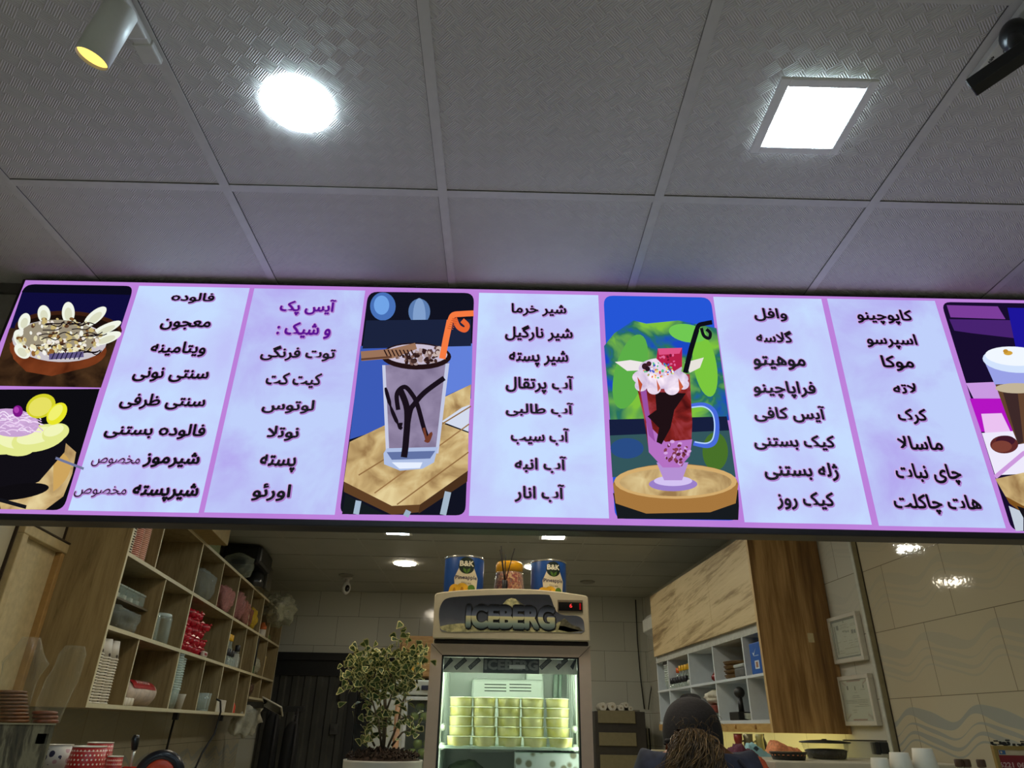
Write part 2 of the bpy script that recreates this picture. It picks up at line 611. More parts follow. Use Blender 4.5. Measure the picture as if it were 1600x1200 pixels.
# door at the far end
DK = M((40, 41, 40), 0.4, var=0.1, scale=6)
mb = MB()
x0, x1, zt = -2.47, -1.50, 2.278
mb.box((x0, 7.84, 2.20), (x1 + 0.02, 7.9, zt), 0, bev=0.004); mb.box((x0, 7.875, 2.05), (x1, 7.9, 2.2), 0)
mb.box((x1 - 0.06, 7.84, 0), (x1 + 0.02, 7.9, 2.2), 0, bev=0.004)
nx = 14
pts = []
for i in range(nx * 4 + 1):
    u = i / (nx * 4)
    k = i % 8
    pts.append((x0 + (x1 - 0.06 - x0) * u, 7.885 - (0.018 if 2 <= k % 8 <= 5 else 0.0)))
vs = [(p[0], p[1], z) for p in pts for z in (0.02, 2.05)]
mb.add(vs, [(2 * i, 2 * i + 2, 2 * i + 3, 2 * i + 1) for i in range(len(pts) - 1)], 1)
mb.box((x0, 7.85, 2.05), (x1 - 0.06, 7.885, 2.07), 0)
door = tag(mb.build('door_1', [M((34, 35, 36), 0.35), M((58, 58, 54), 0.45, var=0.12, scale=5)]), 'dark ribbed metal door at the far end of the shop', 'door', kind='structure')
mb = MB()
mb.tube([(-1.66, 7.86, 1.82), (-1.66, 7.82, 1.84), (-1.66, 7.82, 1.96), (-1.66, 7.86, 1.98)], 0.012)
mb.build('door_handle', M((18, 18, 18), 0.3), door)
mb = MB(); mb.box((-1.72, 7.845, 1.50), (-1.64, 7.875, 1.60), 0, bev=0.006); mb.lathe([(0.014, 0), (0.014, 0.02)], (0, 0, 0), 12, 0, X=Matrix.Translation((-1.68, 7.845, 1.555)) @ Matrix.Rotation(R(90), 4, 'X'))
mb.build('lock_box', M((60, 60, 58), 0.4), door)
mb = MB(); mb.box((-1.47, 7.86, 0), (-0.55, 7.9, 2.24), 0, bev=0.004)
tag(mb.build('trim_5', M((26, 30, 34), 0.15, var=0.2, scale=4)), 'glossy black wall panel beside the metal door', 'wall panel', kind='structure')

# counters (their tops lie just under the picture)
WHITE_TOP = M((222, 218, 208), 0.3)
mb = MB(); mb.box((0.9, 1.98, 0), (1.84, 2.88, 1.30), 0, bev=0.01)
tag(mb.build('service_counter', WHITE_TOP), 'white service counter below the cream wave tiles on the right', 'counter')
mb = MB(); mb.box((-1.80, 1.75, 0), (-0.55, 2.35, 1.30), 0, bev=0.01)
tag(mb.build('service_counter', WHITE_TOP), 'white service counter under the polka dot cups on the left', 'counter')

# ================================================================ light box (menu sign)
sgn = thing('menu_light_box', 'long backlit menu sign with lilac borders hanging across the shop', 'sign', SF.o, SF.a)
ZT, ZB = on_sign(800, 452)[1], on_sign(800, 816)[1]
XL = on_sign(37, 437.5)[0] + 0.003
XR = on_sign(841, 457)[0] * 2 - XL
fb = 0.019
mb = MB()
mb.box((XL - 0.004, 0.006, ZB - fb), (XR + 0.004, 0.075, ZB), 0, bev=0.003); mb.box((XL - 0.004, 0.006, ZT), (XR + 0.004, 0.075, ZT + 0.006), 0)
mb.box((XL - 0.012, 0.006, ZB - fb), (XL, 0.075, ZT + 0.006), 0, bev=0.002); mb.box((XR, 0.006, ZB - fb), (XR + 0.012, 0.075, ZT + 0.006), 0, bev=0.002)
mb.box((XL, 0.06, ZB), (XR, 0.075, ZT), 0)
mb.build('frame', M((26, 22, 28), 0.4), sgn)


def sheet_mat(c1, c2, gain):
    n = NT('backlit_sheet_%d' % len(_cache)); _cache[n.m.name] = n.m
    f = n.noise(n.mapping(n.coord(), (1, 1, 1)), 3.2, 5, 0.55, 0.4)
    e = n.n('ShaderNodeEmission')
    n.link(n.ramp(f, [(0.42, c1), (0.66, c2)]), e.inputs[0]); e.inputs[1].default_value = gain * SIGN_GAIN
    n.link(e.outputs[0], n.out.inputs[0])
    return n.m


PINK = sheet_mat((186, 128, 214), (180, 122, 212), 1.0)
mb = MB(); mb.poly([(XL, 0.004, ZB), (XR, 0.004, ZB), (XR, 0.004, ZT), (XL, 0.004, ZT)], 0)
mb.box((XL, 0.004, ZB), (XR, 0.05, ZT), 0)
mb.build('lit_sheet', PINK, sgn)
LY = [0.003]


def on(u, v, y):
    x, z = on_sign(u, v)
    return (x, y, z)


SHEETS = [((390, 450), (309, 801), (219, 445), (103, 797), 0), ((570, 454), (523, 804), (400, 449), (315, 800), 1), ((934, 460), (953, 809), (749, 457), (732, 806), 0),
          ((1284, 466), (1363, 820), (1113, 463), (1166, 815), 0), ((1462, 469), (1572, 825), (1293, 466), (1374, 821), 1)]
S_A = sheet_mat((194, 216, 250), (188, 192, 244), 1.0)
S_B = sheet_mat((188, 204, 246), (176, 166, 234), 1.0)
for tr, brr, tl, bl, k in SHEETS:
    xa = (on_sign(*tl)[0] + on_sign(*bl)[0]) / 2; xb = (on_sign(*tr)[0] + on_sign(*brr)[0]) / 2
    za = (on_sign(*bl)[1] + on_sign(*brr)[1]) / 2; zb = (on_sign(*tl)[1] + on_sign(*tr)[1]) / 2
    mb = MB(); mb.poly([(xa, 0.003, za), (xb, 0.003, za), (xb, 0.003, zb), (xa, 0.003, zb)])
    mb.build('menu_panel', S_B if k else S_A, sgn)

INK = M((16, 12, 26), 0.6, var=0.02)
PURP = EM((92, 20, 150), 0.9 * SIGN_GAIN)
HALO = EM((178, 132, 208), 0.9 * SIGN_GAIN)
HALO2 = EM((206, 170, 226), 0.95 * SIGN_GAIN)
MENU = [
    ('فالوده', 267, 335, 457, 474, 0), ('معجون', 250, 329, 498, 516, 0), ('ویتامینه', 235, 322, 533, 557, 0), ('سنتی نونی', 207, 326, 574, 597, 0),
    ('سنتی ظرفی', 187, 321, 615, 640, 0), ('فالوده بستنی', 163, 321, 661, 686, 0), ('شیرموز', 224, 312, 706, 731, 2), ('مخصوص', 143, 218, 711, 729, 1), ('شیرپسته', 206, 310, 754, 784, 2), ('مخصوص', 116, 197, 759, 777, 1),
    ('آیس پک', 437, 524, 467, 493, 3), ('و شیک :', 432, 517, 503, 529, 3), ('توت فرنگی', 407, 524, 540, 564, 0), ('کیت کت', 415, 502, 582, 606, 0),
    ('لوتوس', 409, 491, 624, 646, 0), ('نوتلا', 417, 467, 665, 689, 0), ('پسته', 405, 462, 710, 738, 0), ('اورئو', 394, 454, 755, 783, 0),
    ('شیر خرما', 799, 885, 474, 494, 0), ('شیر نارگیل', 789, 895, 508, 533, 0), ('شیر پسته', 795, 888, 547, 573, 0), ('آب پرتقال', 790, 896, 586, 615, 0),
    ('آب طالبی', 790, 896, 628, 651, 0), ('آب سیب', 798, 889, 668, 695, 0), ('آب انبه', 804, 885, 712, 739, 0), ('آب انار', 804, 882, 756, 785, 0),
    ('وافل', 1178, 1230, 481, 502, 0), ('گلاسه', 1181, 1238, 516, 535, 0), ('موهیتو', 1177, 1259, 556, 578, 0), ('فراپاچینو', 1177, 1275, 595, 622, 0),
    ('آیس کافی', 1178, 1290, 633, 660, 0), ('کیک بستنی', 1178, 1305, 679, 704, 0), ('ژله بستنی', 1194, 1310, 722, 751, 0), ('کیک روز', 1213, 1304, 768, 797, 0),
    ('کاپوچینو', 1339, 1426, 483, 507, 0), ('اسپرسو', 1354, 1433, 521, 545, 0), ('موکا', 1378, 1428, 555, 580, 0), ('لاته', 1395, 1433, 598, 615, 0),
    ('کرک', 1403, 1449, 638, 663, 0), ('ماسالا', 1403, 1472, 681, 703, 0), ('چای نبات', 1400, 1502, 724, 757, 0), ('هات چاکلت', 1397, 1533, 772, 804, 0)]
for s, u0, u1, v0, v1, st in MENU:
    uc, vc = (u0 + u1) / 2, (v0 + v1) / 2
    xa, xb = on_sign(u0, vc)[0], on_sign(u1, vc)[0]
    zt, zb = on_sign(uc, v0)[1], on_sign(uc, v1)[1]
    t = shape_fa(s)
    b = 0.0 if st == 1 else 0.042 if st == 2 else 0.032
    mb = MB()
    mk = lambda y: (lambda x, z: (x, y, z))
    put_text(mb, t, xa, xb, zb, zt, mk(0.0024), 2, b, 0.058)
    put_text(mb, t, xa, xb, zb, zt, mk(0.0018), 1, b, 0.034, off=(0.0022, -0.0022))
    put_text(mb, t, xa, xb, zb, zt, mk(0.0010), 0, b)
    mb.build('menu_lettering', [PURP if st == 3 else INK, HALO, HALO2], sgn, fix=False)


# ---- printed photographs on the sheet
class Print:
    """flat layered print: shapes given in picture coordinates of the sign face"""
    def __init__(s, clip=None):
        s.mb = MB(); s.mats = []; s.y = 0.0029; s.rnd = random.Random(5)

    def mi(s, c):
        m = EM(c, SIGN_GAIN) if not hasattr(c, 'name') else c
        if m not in s.mats: s.mats.append(m)
        return s.mats.index(m)

    def poly(s, pts, c, up=0.00002):
        s.y -= up
        s.mb.poly([on(u, v, s.y) for u, v in pts], s.mi(c)); return s

    def ell(s, u, v, a, b, c, rot=0, t0=0, t1=360, n=28, up=0.00002):
        r = R(rot); pts = []
        for i in range(n):
            t = R(t0 + (t1 - t0) * i / (n - 1 if t1 - t0 < 360 else n))
            x, y = a * math.cos(t), b * math.sin(t)
            pts.append((u + x * math.cos(r) - y * math.sin(r), v + x * math.sin(r) + y * math.cos(r)))
        return s.poly(pts, c, up)

    def line(s, pts, wd, c, up=0.00002):
        s.y -= up
        L = []; Rr = []
        n = len(pts)
        for i, (u, v) in enumerate(pts):
            a = pts[max(0, i - 1)]; b = pts[min(n - 1, i + 1)]
            dx, dy = b[0] - a[0], b[1] - a[1]; d = math.hypot(dx, dy) or 1
            k = (wd[i] if isinstance(wd, (list, tuple)) else wd) / 2
            L.append(on(u - dy / d * k, v + dx / d * k, s.y)); Rr.append(on(u + dy / d * k, v - dx / d * k, s.y))
        s.mb.add(L + Rr, [(i, i + 1, n + i + 1, n + i) for i in range(n - 1)], s.mi(c)); return s

    def dots(s, n, cu, cv, a, b, size, cols, ratio=0.7, rot=True):
        for _ in range(n):
            t = s.rnd.random() * 2 * PI; q = math.sqrt(s.rnd.random())
            k = s.rnd.uniform(*size)
            s.ell(cu + a * q * math.cos(t), cv + b * q * math.sin(t), k, k * ratio, s.rnd.choice(cols), s.rnd.uniform(0, 180) if rot else 0, n=8, up=0.000002)
        return s

    def done(s):
        return s.mb.build('photo_print', s.mats, sgn, fix=False)


def smooth(pts, n=6):
    out = []
    P = [pts[0]] + list(pts) + [pts[-1]]
    for i in range(1, len(P) - 2):
        for k in range(n):
            t = k / n
            q = []
            for d in (0, 1):
                a, b, c, e = P[i - 1][d], P[i][d], P[i + 1][d], P[i + 2][d]
                q.append(0.5 * (2 * b + (c - a) * t + (2 * a - 5 * b + 4 * c - e) * t * t + (3 * b - a - 3 * c + e) * t ** 3))
            out.append(tuple(q))
    out.append(tuple(pts[-1]))
    return out


def rounded(tl, tr, br, bl, r=14, n=5, which=(1, 1, 1, 1)):
    P = [Vector((p[0], p[1])) for p in (tl, tr, br, bl)]
    out = []
    for i in range(4):
        p = P[i]
        if not which[i]:
            out.append(tuple(p)); continue
        a = (P[i - 1] - p).normalized() * r; b = (P[(i + 1) % 4] - p).normalized() * r
        for k in range(n + 1):
            t = k / n
            q = (p + a) * (1 - t) ** 2 + p * 2 * t * (1 - t) + (p + b) * t * t
            out.append(tuple(q))
    return out


def glow_sheet(name, stops, scale, dist=0.6):
    n = NT(name)
    f = n.noise(n.coord(), scale, 3, 0.5, dist)
    e = n.n('ShaderNodeEmission'); n.link(n.ramp(f, stops), e.inputs[0]); e.inputs[1].default_value = SIGN_GAIN
    n.link(e.outputs[0], n.out.inputs[0])
    return n.m


BOARD = glow_sheet('printed_board', [(0.3, (150, 118, 76)), (0.5, (196, 168, 116)), (0.7, (222, 202, 150))], 14)
DARKWOOD = glow_sheet('printed_dark_wood', [(0.3, (30, 18, 12)), (0.7, (74, 50, 30))], 16)
BOWLW = glow_sheet('printed_bowl_wood', [(0.3, (84, 36, 16)), (0.7, (134, 66, 34))], 10)
SHAKE = glow_sheet('printed_milkshake', [(0.3, (118, 106, 136)), (0.7, (150, 138, 168))], 12)
GREENB = glow_sheet('printed_blurred_leaves', [(0.36, (26, 70, 190)), (0.47, (40, 110, 90)), (0.62, (124, 190, 60))], 9)
REDS = glow_sheet('printed_strawberry_layer', [(0.3, (64, 14, 16)), (0.5, (128, 34, 32)), (0.7, (170, 70, 80))], 16)
CREAM = glow_sheet('printed_whipped_cream', [(0.3, (190, 170, 205)), (0.7, (250, 236, 248))], 22)

# photo one: ice cream bowl with nuts, banana and chocolate sauce
p = Print()
p.poly(rounded((38, 443), (209, 446), (157, 605), (-16, 602), 16, which=(1, 1, 0, 0)), (14, 12, 58))
p.poly(rounded((39, 443.5), (208, 446), (204, 460), (33, 456), 12, which=(1, 1, 0, 0)), (10, 10, 26))
p.poly([(14, 512), (188, 512), (157, 605), (-16, 602)], DARKWOOD)
p.ell(106, 513, 84, 28, (58, 30, 18), 2); p.ell(106, 518, 80, 27, (26, 14, 10), 2)
p.poly([(14, 535), (20, 560), (40, 580), (80, 587), (120, 577), (150, 556), (163, 535), (120, 560), (60, 560)], BOWLW)
p.ell(90, 545, 76, 34, BOWLW, 2); p.ell(92, 532, 74, 33, (196, 190, 196), 2)
for (u, v, a, b, rt) in ((37, 502, 9, 14, 20), (68, 490, 10, 14, -8), (106, 488, 10, 17, 0), (148, 494, 9, 22, 50), (165, 513, 7, 26, 65), (166, 528, 8, 24, 70), (30, 528, 9, 14, -20), (34, 548, 10, 14, -50)):
    p.ell(u, v, a, b, (236, 240, 226), rt); p.ell(u, v + 2, a * .6, b * .6, (214, 216, 190), rt)
p.ell(92, 526, 62, 27, (150, 140, 120), 2)
p.dots(130, 92, 526, 66, 30, (2, 5), [(214, 206, 168), (236, 236, 226), (120, 84, 44), (190, 170, 110), (228, 220, 210), (90, 60, 40)])
rn = random.Random(3)
for i in range(26):
    u, v = 40 + rn.random() * 100, 504 + rn.random() * 48
    p.line(smooth([(u, v), (u + 10, v - 6 + rn.random() * 6), (u + 22, v + rn.random() * 6 - 3), (u + 30, v - 4)], 3), 1.6, (22, 12, 18), up=0.000002)
p.dots(50, 84, 548, 50, 12, (2, 5), [(232, 226, 190), (210, 190, 120), (140, 96, 50), (240, 238, 230)])
p.line([(76, 557), (130, 553)], 9, (96, 86, 130)); 
for i in range(7): p.line([(80 + i * 7, 561), (85 + i * 7, 550)], 2, (40, 34, 66), up=0.000002)
p.done()
# photo two: faloodeh bowl with lemon slices
p = Print()
p.poly(rounded((-20, 608), (155, 607), (98, 797), (-84, 793), 16, which=(0, 0, 1, 0)), (12, 12, 16))
p.poly([(0, 795), (-10, 740), (60, 720), (100, 690), (118, 706), (112, 740), (98, 775), (70, 796)], BOARD)
p.ell(34, 745, 78, 42, (200, 160, 90), -18, -40, 60)
p.poly([(-30, 690), (105, 672), (100, 706), (60, 752), (10, 772), (-40, 770)], (16, 14, 20))
p.ell(24, 768, 52, 12, (14, 12, 16), -8)
p.line([(86, 715), (130, 732)], 4, (110, 116, 150)); p.line([(-4, 780), (40, 792)], 6, (20, 20, 26))
for (u, v, a, b, rt) in ((-4, 690, 50, 20, 0), (22, 692, 34, 20, 8), (60, 684, 44, 20, -14), (86, 676, 22, 14, -20)):
    p.ell(u, v, a, b, (222, 228, 140), rt); p.ell(u - 3, v - 4, a * .75, b * .6, (236, 240, 180), rt)
p.ell(16, 660, 44, 22, (196, 160, 206), 5)
for i in range(46):
    u, v = -10 + rn.random() * 60, 645 + rn.random() * 30
    p.line(smooth([(u, v), (u + 8, v - 6 + rn.random() * 8), (u + 18, v + rn.random() * 8 - 2)], 3), 1.6, rn.choice([(232, 206, 238), (206, 170, 216), (240, 226, 246)]), up=0.000002)
p.ell(63, 634, 24, 18, (206, 204, 40), -25); p.ell(62, 635, 19, 14, (226, 220, 96), -25)
p.ell(88, 646, 13, 20, (228, 226, 40), 40); p.ell(86, 644, 8, 15, (236, 236, 110), 40)
p.ell(27, 642, 8, 9, (120, 20, 130)); p.ell(25, 640, 4, 5, (168, 60, 170))
p.done()
# photo three: chocolate milkshake
p = Print()
p.poly(rounded((575, 455), (741, 457), (727, 805), (530, 803), 15), (16, 18, 32))
p.ell(598, 478, 20, 22, (70, 110, 180)); p.ell(596, 476, 12, 15, (110, 160, 226))
p.ell(655, 486, 17, 20, (88, 120, 170)); p.ell(655, 515, 20, 16, (96, 128, 180)); p.ell(655, 495, 10, 30, (126, 156, 200))
p.poly([(563, 540), (738, 540), (736, 622), (660, 650), (546, 686)], (58, 88, 178)); p.poly([(640, 538), (738, 536), (737, 600), (690, 620)], (96, 126, 214))
p.poly([(572, 500), (736, 498), (736, 540), (566, 544)], (26, 34, 60))
p.poly([(546, 690), (736, 600), (734, 640), (694, 662), (732, 676), (731, 735), (660, 788), (612, 790), (537, 752)], BOARD)
p.poly([(690, 658), (722, 636), (734, 632), (732, 674)], (206, 214, 232))
p.poly([(537, 752), (612, 790), (656, 788), (654, 800), (612, 804), (537, 768)], (92, 62, 36)); p.poly([(656, 788), (731, 735), (730, 752), (654, 802)], (70, 46, 28))
p.line([(560, 742), (736, 634)], 2, (140, 104, 64)); p.line([(585, 770), (733, 662)], 2, (150, 112, 70)); p.line([(620, 788), (732, 706)], 2, (140, 104, 64))
p.poly([(540, 772), (600, 803), (534, 803)], (20, 26, 30)); p.line([(560, 782), (556, 803)], 9, (160, 180, 200)); p.line([(632, 800), (640, 804)], 10, (150, 170, 190)); p.line([(700, 768), (692, 804)], 10, (160, 178, 196))
p.poly([(597, 570), (702, 566), (684, 708), (604, 712)], SHAKE)
p.poly([(597, 570), (602, 570), (608, 706), (603, 712)], (196, 200, 224)); p.poly([(696, 568), (702, 567), (685, 708), (680, 708)], (190, 196, 222))
p.poly([(599, 708), (604, 700), (684, 698), (678, 722), (660, 732), (625, 735), (600, 725)], (170, 186, 222)); p.poly([(604, 706), (680, 704), (672, 716), (612, 718)], (96, 112, 160)); p.poly([(612, 722), (660, 722), (656, 731), (624, 732)], (226, 234, 250))
SAUCE = (24, 16, 26)
p.line(smooth([(602, 605), (612, 640), (625, 668), (626, 660)]), [3, 5, 6, 6, 6] * 4 + [5], SAUCE)
p.line(smooth([(694, 590), (664, 612), (648, 630), (640, 645), (632, 700), (630, 714)]), 8, SAUCE); p.line(smooth([(624, 606), (636, 640), (634, 690), (631, 714)]), 10, SAUCE)
p.line(smooth([(622, 640), (620, 615), (632, 604), (644, 616), (652, 632), (662, 668), (668, 684)]), 7, SAUCE); p.line(smooth([(662, 668), (668, 690), (674, 676), (664, 690)]), 4, (110, 58, 40))
p.ell(650, 556, 55, 21, (34, 18, 20), 1); p.ell(650, 553, 49, 16, (196, 186, 206), 1)
p.dots(60, 652, 556, 38, 12, (2.5, 5), [(66, 44, 40), (120, 92, 84), (46, 26, 26), (170, 150, 150)])
p.dots(14, 680, 548, 14, 8, (3, 5), [(196, 176, 170), (90, 64, 60)])
p.line([(564, 556), (612, 552), (650, 540)], [15, 15, 10], (150, 112, 88)); p.line([(564, 561), (612, 557)], 3, (94, 62, 46))
for i in range(8): p.line([(600 + i * 6, 546), (605 + i * 6, 556)], 2, (40, 20, 20), up=0.000002)
OR = (240, 120, 64)
p.line([(691, 560), (697, 528), (703, 500)], 10, OR); p.line(smooth([(703, 502), (708, 492), (722, 490), (740, 489)]), 9, OR); p.line(smooth([(710, 497), (716, 510), (726, 515), (730, 508), (722, 500)]), 8, (226, 100, 50))
for i in range(6): p.line([(699 + i * 1.5, 512 - i * 3), (708 + i * 1.5, 514 - i * 3)], 1, (190, 84, 44), up=0.000002)
p.done()
# photo four: strawberry and chocolate sundae in a handled glass
p = Print()
p.poly(rounded((943, 461), (1111, 464), (1155, 813), (961, 810), 15), (36, 84, 210))
p.poly([(944, 540), (960, 520), (990, 500), (1010, 505), (1060, 500), (1120, 512), (1140, 656), (1090, 660), (954, 660)], GREENB)
p.ell(985, 580, 24, 60, (90, 170, 70), 15); p.ell(1102, 570, 18, 50, (120, 194, 60), -10); p.ell(1075, 520, 30, 14, (110, 196, 80), 10)
p.poly([(952, 655), (1136, 650), (1140, 672), (953, 680)], (22, 30, 60)); p.poly([(953, 680), (1140, 672), (1150, 745), (957, 745)], (50, 84, 90)); p.ell(980, 700, 26, 16, (40, 74, 130)); p.ell(1118, 705, 20, 30, (70, 110, 40))
p.poly([(958, 770), (1154, 765), (1155, 790), (1154, 812), (965, 810)], (22, 26, 30))
p.ell(1056, 756, 98, 32, (150, 108, 58), 0); p.poly([(958, 756), (1154, 756), (1150, 786), (1110, 800), (1010, 802), (962, 786)], (162, 116, 60)); p.ell(1056, 752, 96, 27, (206, 168, 108), 0); p.ell(1056, 753, 88, 22, BOARD, 0)
p.ell(1052, 756, 38, 11, (150, 124, 196), 0); p.ell(1052, 751, 30, 8, (206, 190, 236), 0); p.poly([(1026, 722), (1076, 722), (1066, 750), (1038, 750)], (176, 140, 206))
p.line(smooth([(1079, 634), (1100, 632), (1116, 642), (1121, 664), (1118, 688), (1106, 696), (1084, 692)]), 7, (70, 104, 214)); p.line(smooth([(1081, 636), (1100, 635), (1113, 645), (1117, 664), (1114, 685), (1104, 692), (1086, 690)]), 2, (180, 210, 255))
p.poly([(990, 582), (1078, 584), (1082, 660), (1080, 700), (1066, 728), (1036, 728), (1014, 704), (1006, 650)], REDS)
p.poly([(1010, 660), (1040, 690), (1082, 686), (1078, 712), (1062, 730), (1036, 730), (1014, 706)], (176, 110, 190)); p.dots(40, 1058, 706, 20, 18, (2, 4), [(130, 60, 80), (206, 160, 220), (96, 40, 50)])
p.poly([(1000, 606), (1010, 608), (1014, 640), (1024, 690), (1014, 680)], (150, 80, 160))
p.poly([(1024, 612), (1072, 614), (1054, 640), (1048, 668), (1034, 694), (1026, 690), (1030, 668), (1012, 650), (1026, 640)], (30, 16, 20))
p.poly([(961, 565), (985, 562), (1010, 566), (1006, 578), (980, 579)], (232, 226, 226)); p.poly([(1070, 566), (1100, 558), (1094, 574), (1078, 582)], (226, 222, 214))
p.ell(1032, 590, 44, 17, CREAM, 2); p.ell(1032, 575, 34, 16, CREAM)
for (u, v, a) in ((1002, 602, 10), (1022, 606, 11), (1050, 606, 12), (1068, 600, 9), (1012, 596, 12), (1040, 596, 12)): p.ell(u, v, a, a * .9, CREAM)
p.poly([(996, 588), (1004, 600), (1000, 614)], (186, 80, 50)); p.poly([(1060, 590), (1068, 604), (1062, 612)], (196, 90, 60)); p.poly([(1026, 592), (1032, 606), (1028, 612)], (196, 96, 70))
p.poly([(1028, 544), (1066, 543), (1066, 572), (1050, 582), (1026, 560)], (176, 30, 70)); p.poly([(1028, 544), (1066, 543), (1062, 552), (1030, 554)], (216, 80, 130)); p.dots(12, 1044, 562, 14, 12, (1.5, 3), [(220, 100, 150), (120, 16, 50)])
p.dots(60, 1030, 578, 24, 12, (1.2, 2.4), [(70, 90, 200), (240, 220, 120), (230, 120, 60), (90, 190, 140), (236, 236, 246), (210, 60, 80)])
p.ell(1008, 572, 5, 5, (52, 26, 34)); p.ell(1014, 568, 4, 4, (66, 30, 40)); p.ell(1012, 576, 4, 4, (40, 20, 30))
p.line([(1071, 582), (1080, 545), (1089, 515)], 8, (14, 14, 24)); p.line(smooth([(1088, 518), (1092, 508), (1102, 505), (1113, 503)]), 7, (14, 14, 24)); p.line(smooth([(1096, 512), (1100, 524), (1108, 528), (1110, 520), (1104, 514)]), 5, (16, 16, 28))
p.done()
# photo five: layered coffee on a board with a sweet
p = Print()
x5 = XR - (on_sign(209, 446)[0] - XL)
EDGE = 1640
p.poly(rounded((1471, 471), (1664, 474), (1790, 834), (1582, 829), 15), (22, 12, 44))
p.poly([(1480, 476), (1560, 478), (1572, 498), (1486, 495)], (120, 60, 150)); p.poly([(1484, 498), (1600, 500), (1606, 530), (1520, 520), (1492, 516)], (70, 34, 110)); p.poly([(1575, 480), (1660, 482), (1690, 560), (1590, 552)], (28, 20, 150))
p.poly([(1510, 598), (1560, 596), (1574, 630), (1528, 634)], (196, 150, 220)); p.poly([(1516, 622), (1580, 622), (1596, 676), (1534, 674)], (176, 20, 190)); p.poly([(1534, 646), (1566, 645), (1580, 674), (1540, 676)], (230, 190, 236))
p.poly([(1535, 676), (1600, 672), (1660, 690), (1690, 740), (1600, 740), (1556, 742)], (232, 228, 246)); p.line([(1556, 745), (1600, 708), (1640, 690)], 7, (200, 150, 216))
p.ell(1570, 694, 22, 14, (92, 40, 40)); p.ell(1572, 688, 15, 8, (62, 24, 40)); p.ell(1566, 697, 16, 9, (120, 62, 52))
p.poly([(1556, 748), (1600, 738), (1760, 740), (1770, 790), (1600, 790), (1572, 775)], BOARD); p.poly([(1572, 775), (1600, 790), (1770, 790), (1772, 802), (1600, 802), (1578, 786)], (120, 78, 30))
p.poly([(1577, 790), (1600, 800), (1600, 829), (1588, 829)], (190, 200, 214)); p.poly([(1590, 790), (1620, 800), (1640, 832), (1612, 831)], (20, 18, 24))
p.poly([(1538, 562), (1630, 564), (1622, 600), (1556, 602)], (150, 158, 226)); p.poly([(1556, 600), (1622, 598), (1614, 690), (1592, 694), (1574, 650)], (96, 66, 46)); p.poly([(1566, 606), (1590, 604), (1600, 690), (1592, 694)], (60, 40, 40)); p.ell(1590, 606, 34, 8, (190, 176, 150), 0)
p.ell(1590, 562, 54, 20, (206, 222, 248), 3); p.ell(1586, 556, 46, 15, (236, 242, 252), 3); p.ell(1576, 551, 7, 3.5, (206, 160, 60)); p.ell(1572, 548, 4, 3, (190, 140, 50))
p.done()

# ================================================================ ceiling lamps
LC = EM((214, 240, 255), LAMP_COOL); LW = EM((252, 250, 236), LAMP_WARM); LR = EM((255, 241, 216), LAMP_ROUND)
FRM = M((248, 246, 242), 0.4, var=0.01)


def square_lamp(name, label, cx, cy, a, b, mat, group, rot=0.0):
    t = thing(name, label, 'lamp', (cx, cy, CEIL - 0.0035), rot, group)
    mb = MB()
    for s in (-1, 1):
        mb.box((s * a / 2, -b / 2, -0.010), (s * (a / 2 - 0.022), b / 2, -0.0005), 0, bev=0.002); mb.box((-a / 2 + 0.022, s * b / 2, -0.010), (a / 2 - 0.022, s * (b / 2 - 0.022), -0.0005), 0, bev=0.002)
    mb.build('lamp_frame', FRM, t)
    mb = MB(); mb.box((-a / 2 + 0.022, -b / 2 + 0.022, -0.0065), (a / 2 - 0.022, b / 2 - 0.022, -0.003), 0)
    mb.build('diffuser', mat, t)
    return t


def round_lamp(name, label, cx, cy, r, mat, group, drop=0.022):
    t = thing(name, label, 'lamp', (cx, cy, CEIL - 0.0035), 0, group)
    mb = MB(); mb.lathe([(r - 0.004, -0.0058), (r - 0.004, -0.0002)], (0, 0, 0), 40, 0)
    mb.build('lamp_rim', FRM, t)
    mb = MB(); mb.lathe([(0.0001, -drop), (r * 0.8, -drop * 0.97), (r * 0.95, -drop * 0.75), (r, -drop * 0.45), (r, -0.003)], (0, 0, 0), 40, 0)
    mb.build('diffuser', mat, t)
    return t


square_lamp('square_ceiling_lamp', 'large square panel lamp with pale frame above the right part of the sign', 0.715, 1.158, 0.222, 0.222, LC, 'square ceiling lamps')
round_lamp('round_ceiling_lamp', 'frameless round white lamp on the front ceiling left of centre', -0.513, 1.165, 0.0795, LC, 'round ceiling lamps', 0.008)
square_lamp('square_ceiling_lamp', 'cool white square lamp on the back ceiling above the plant', -0.803, 5.148, 0.215, 0.215, LC, 'square ceiling lamps')
square_lamp('square_ceiling_lamp', 'warm white square lamp on the back ceiling above the drinks fridge', 0.393, 5.19, 0.215, 0.215, LW, 'square ceiling lamps')
round_lamp('round_ceiling_lamp', 'warm round lamp on the back ceiling beyond the cool square lamp', -0.885, 6.32, 0.10, LR, 'round ceiling lamps', 0.008)
round_lamp('round_ceiling_lamp', 'warm round lamp half hidden behind the right pineapple tin', 0.315, 6.36, 0.10, LR, 'round ceiling lamps', 0.008)

square_lamp('square_ceiling_lamp', 'cool square lamp over the shop floor, hidden above the light box on the left', -0.80, 3.95, 0.215, 0.215, LC, 'square ceiling lamps')
square_lamp('square_ceiling_lamp', 'warm square lamp over the shop floor, hidden above the light box on the right', 0.393, 3.95, 0.215, 0.215, LW, 'square ceiling lamps')
round_lamp('round_ceiling_lamp', 'warm round lamp just behind the light box on the left', -0.885, 2.72, 0.10, LR, 'round ceiling lamps', 0.008)
round_lamp('round_ceiling_lamp', 'warm round lamp just behind the light box on the right', 0.315, 2.55, 0.10, LR, 'round ceiling lamps', 0.008)

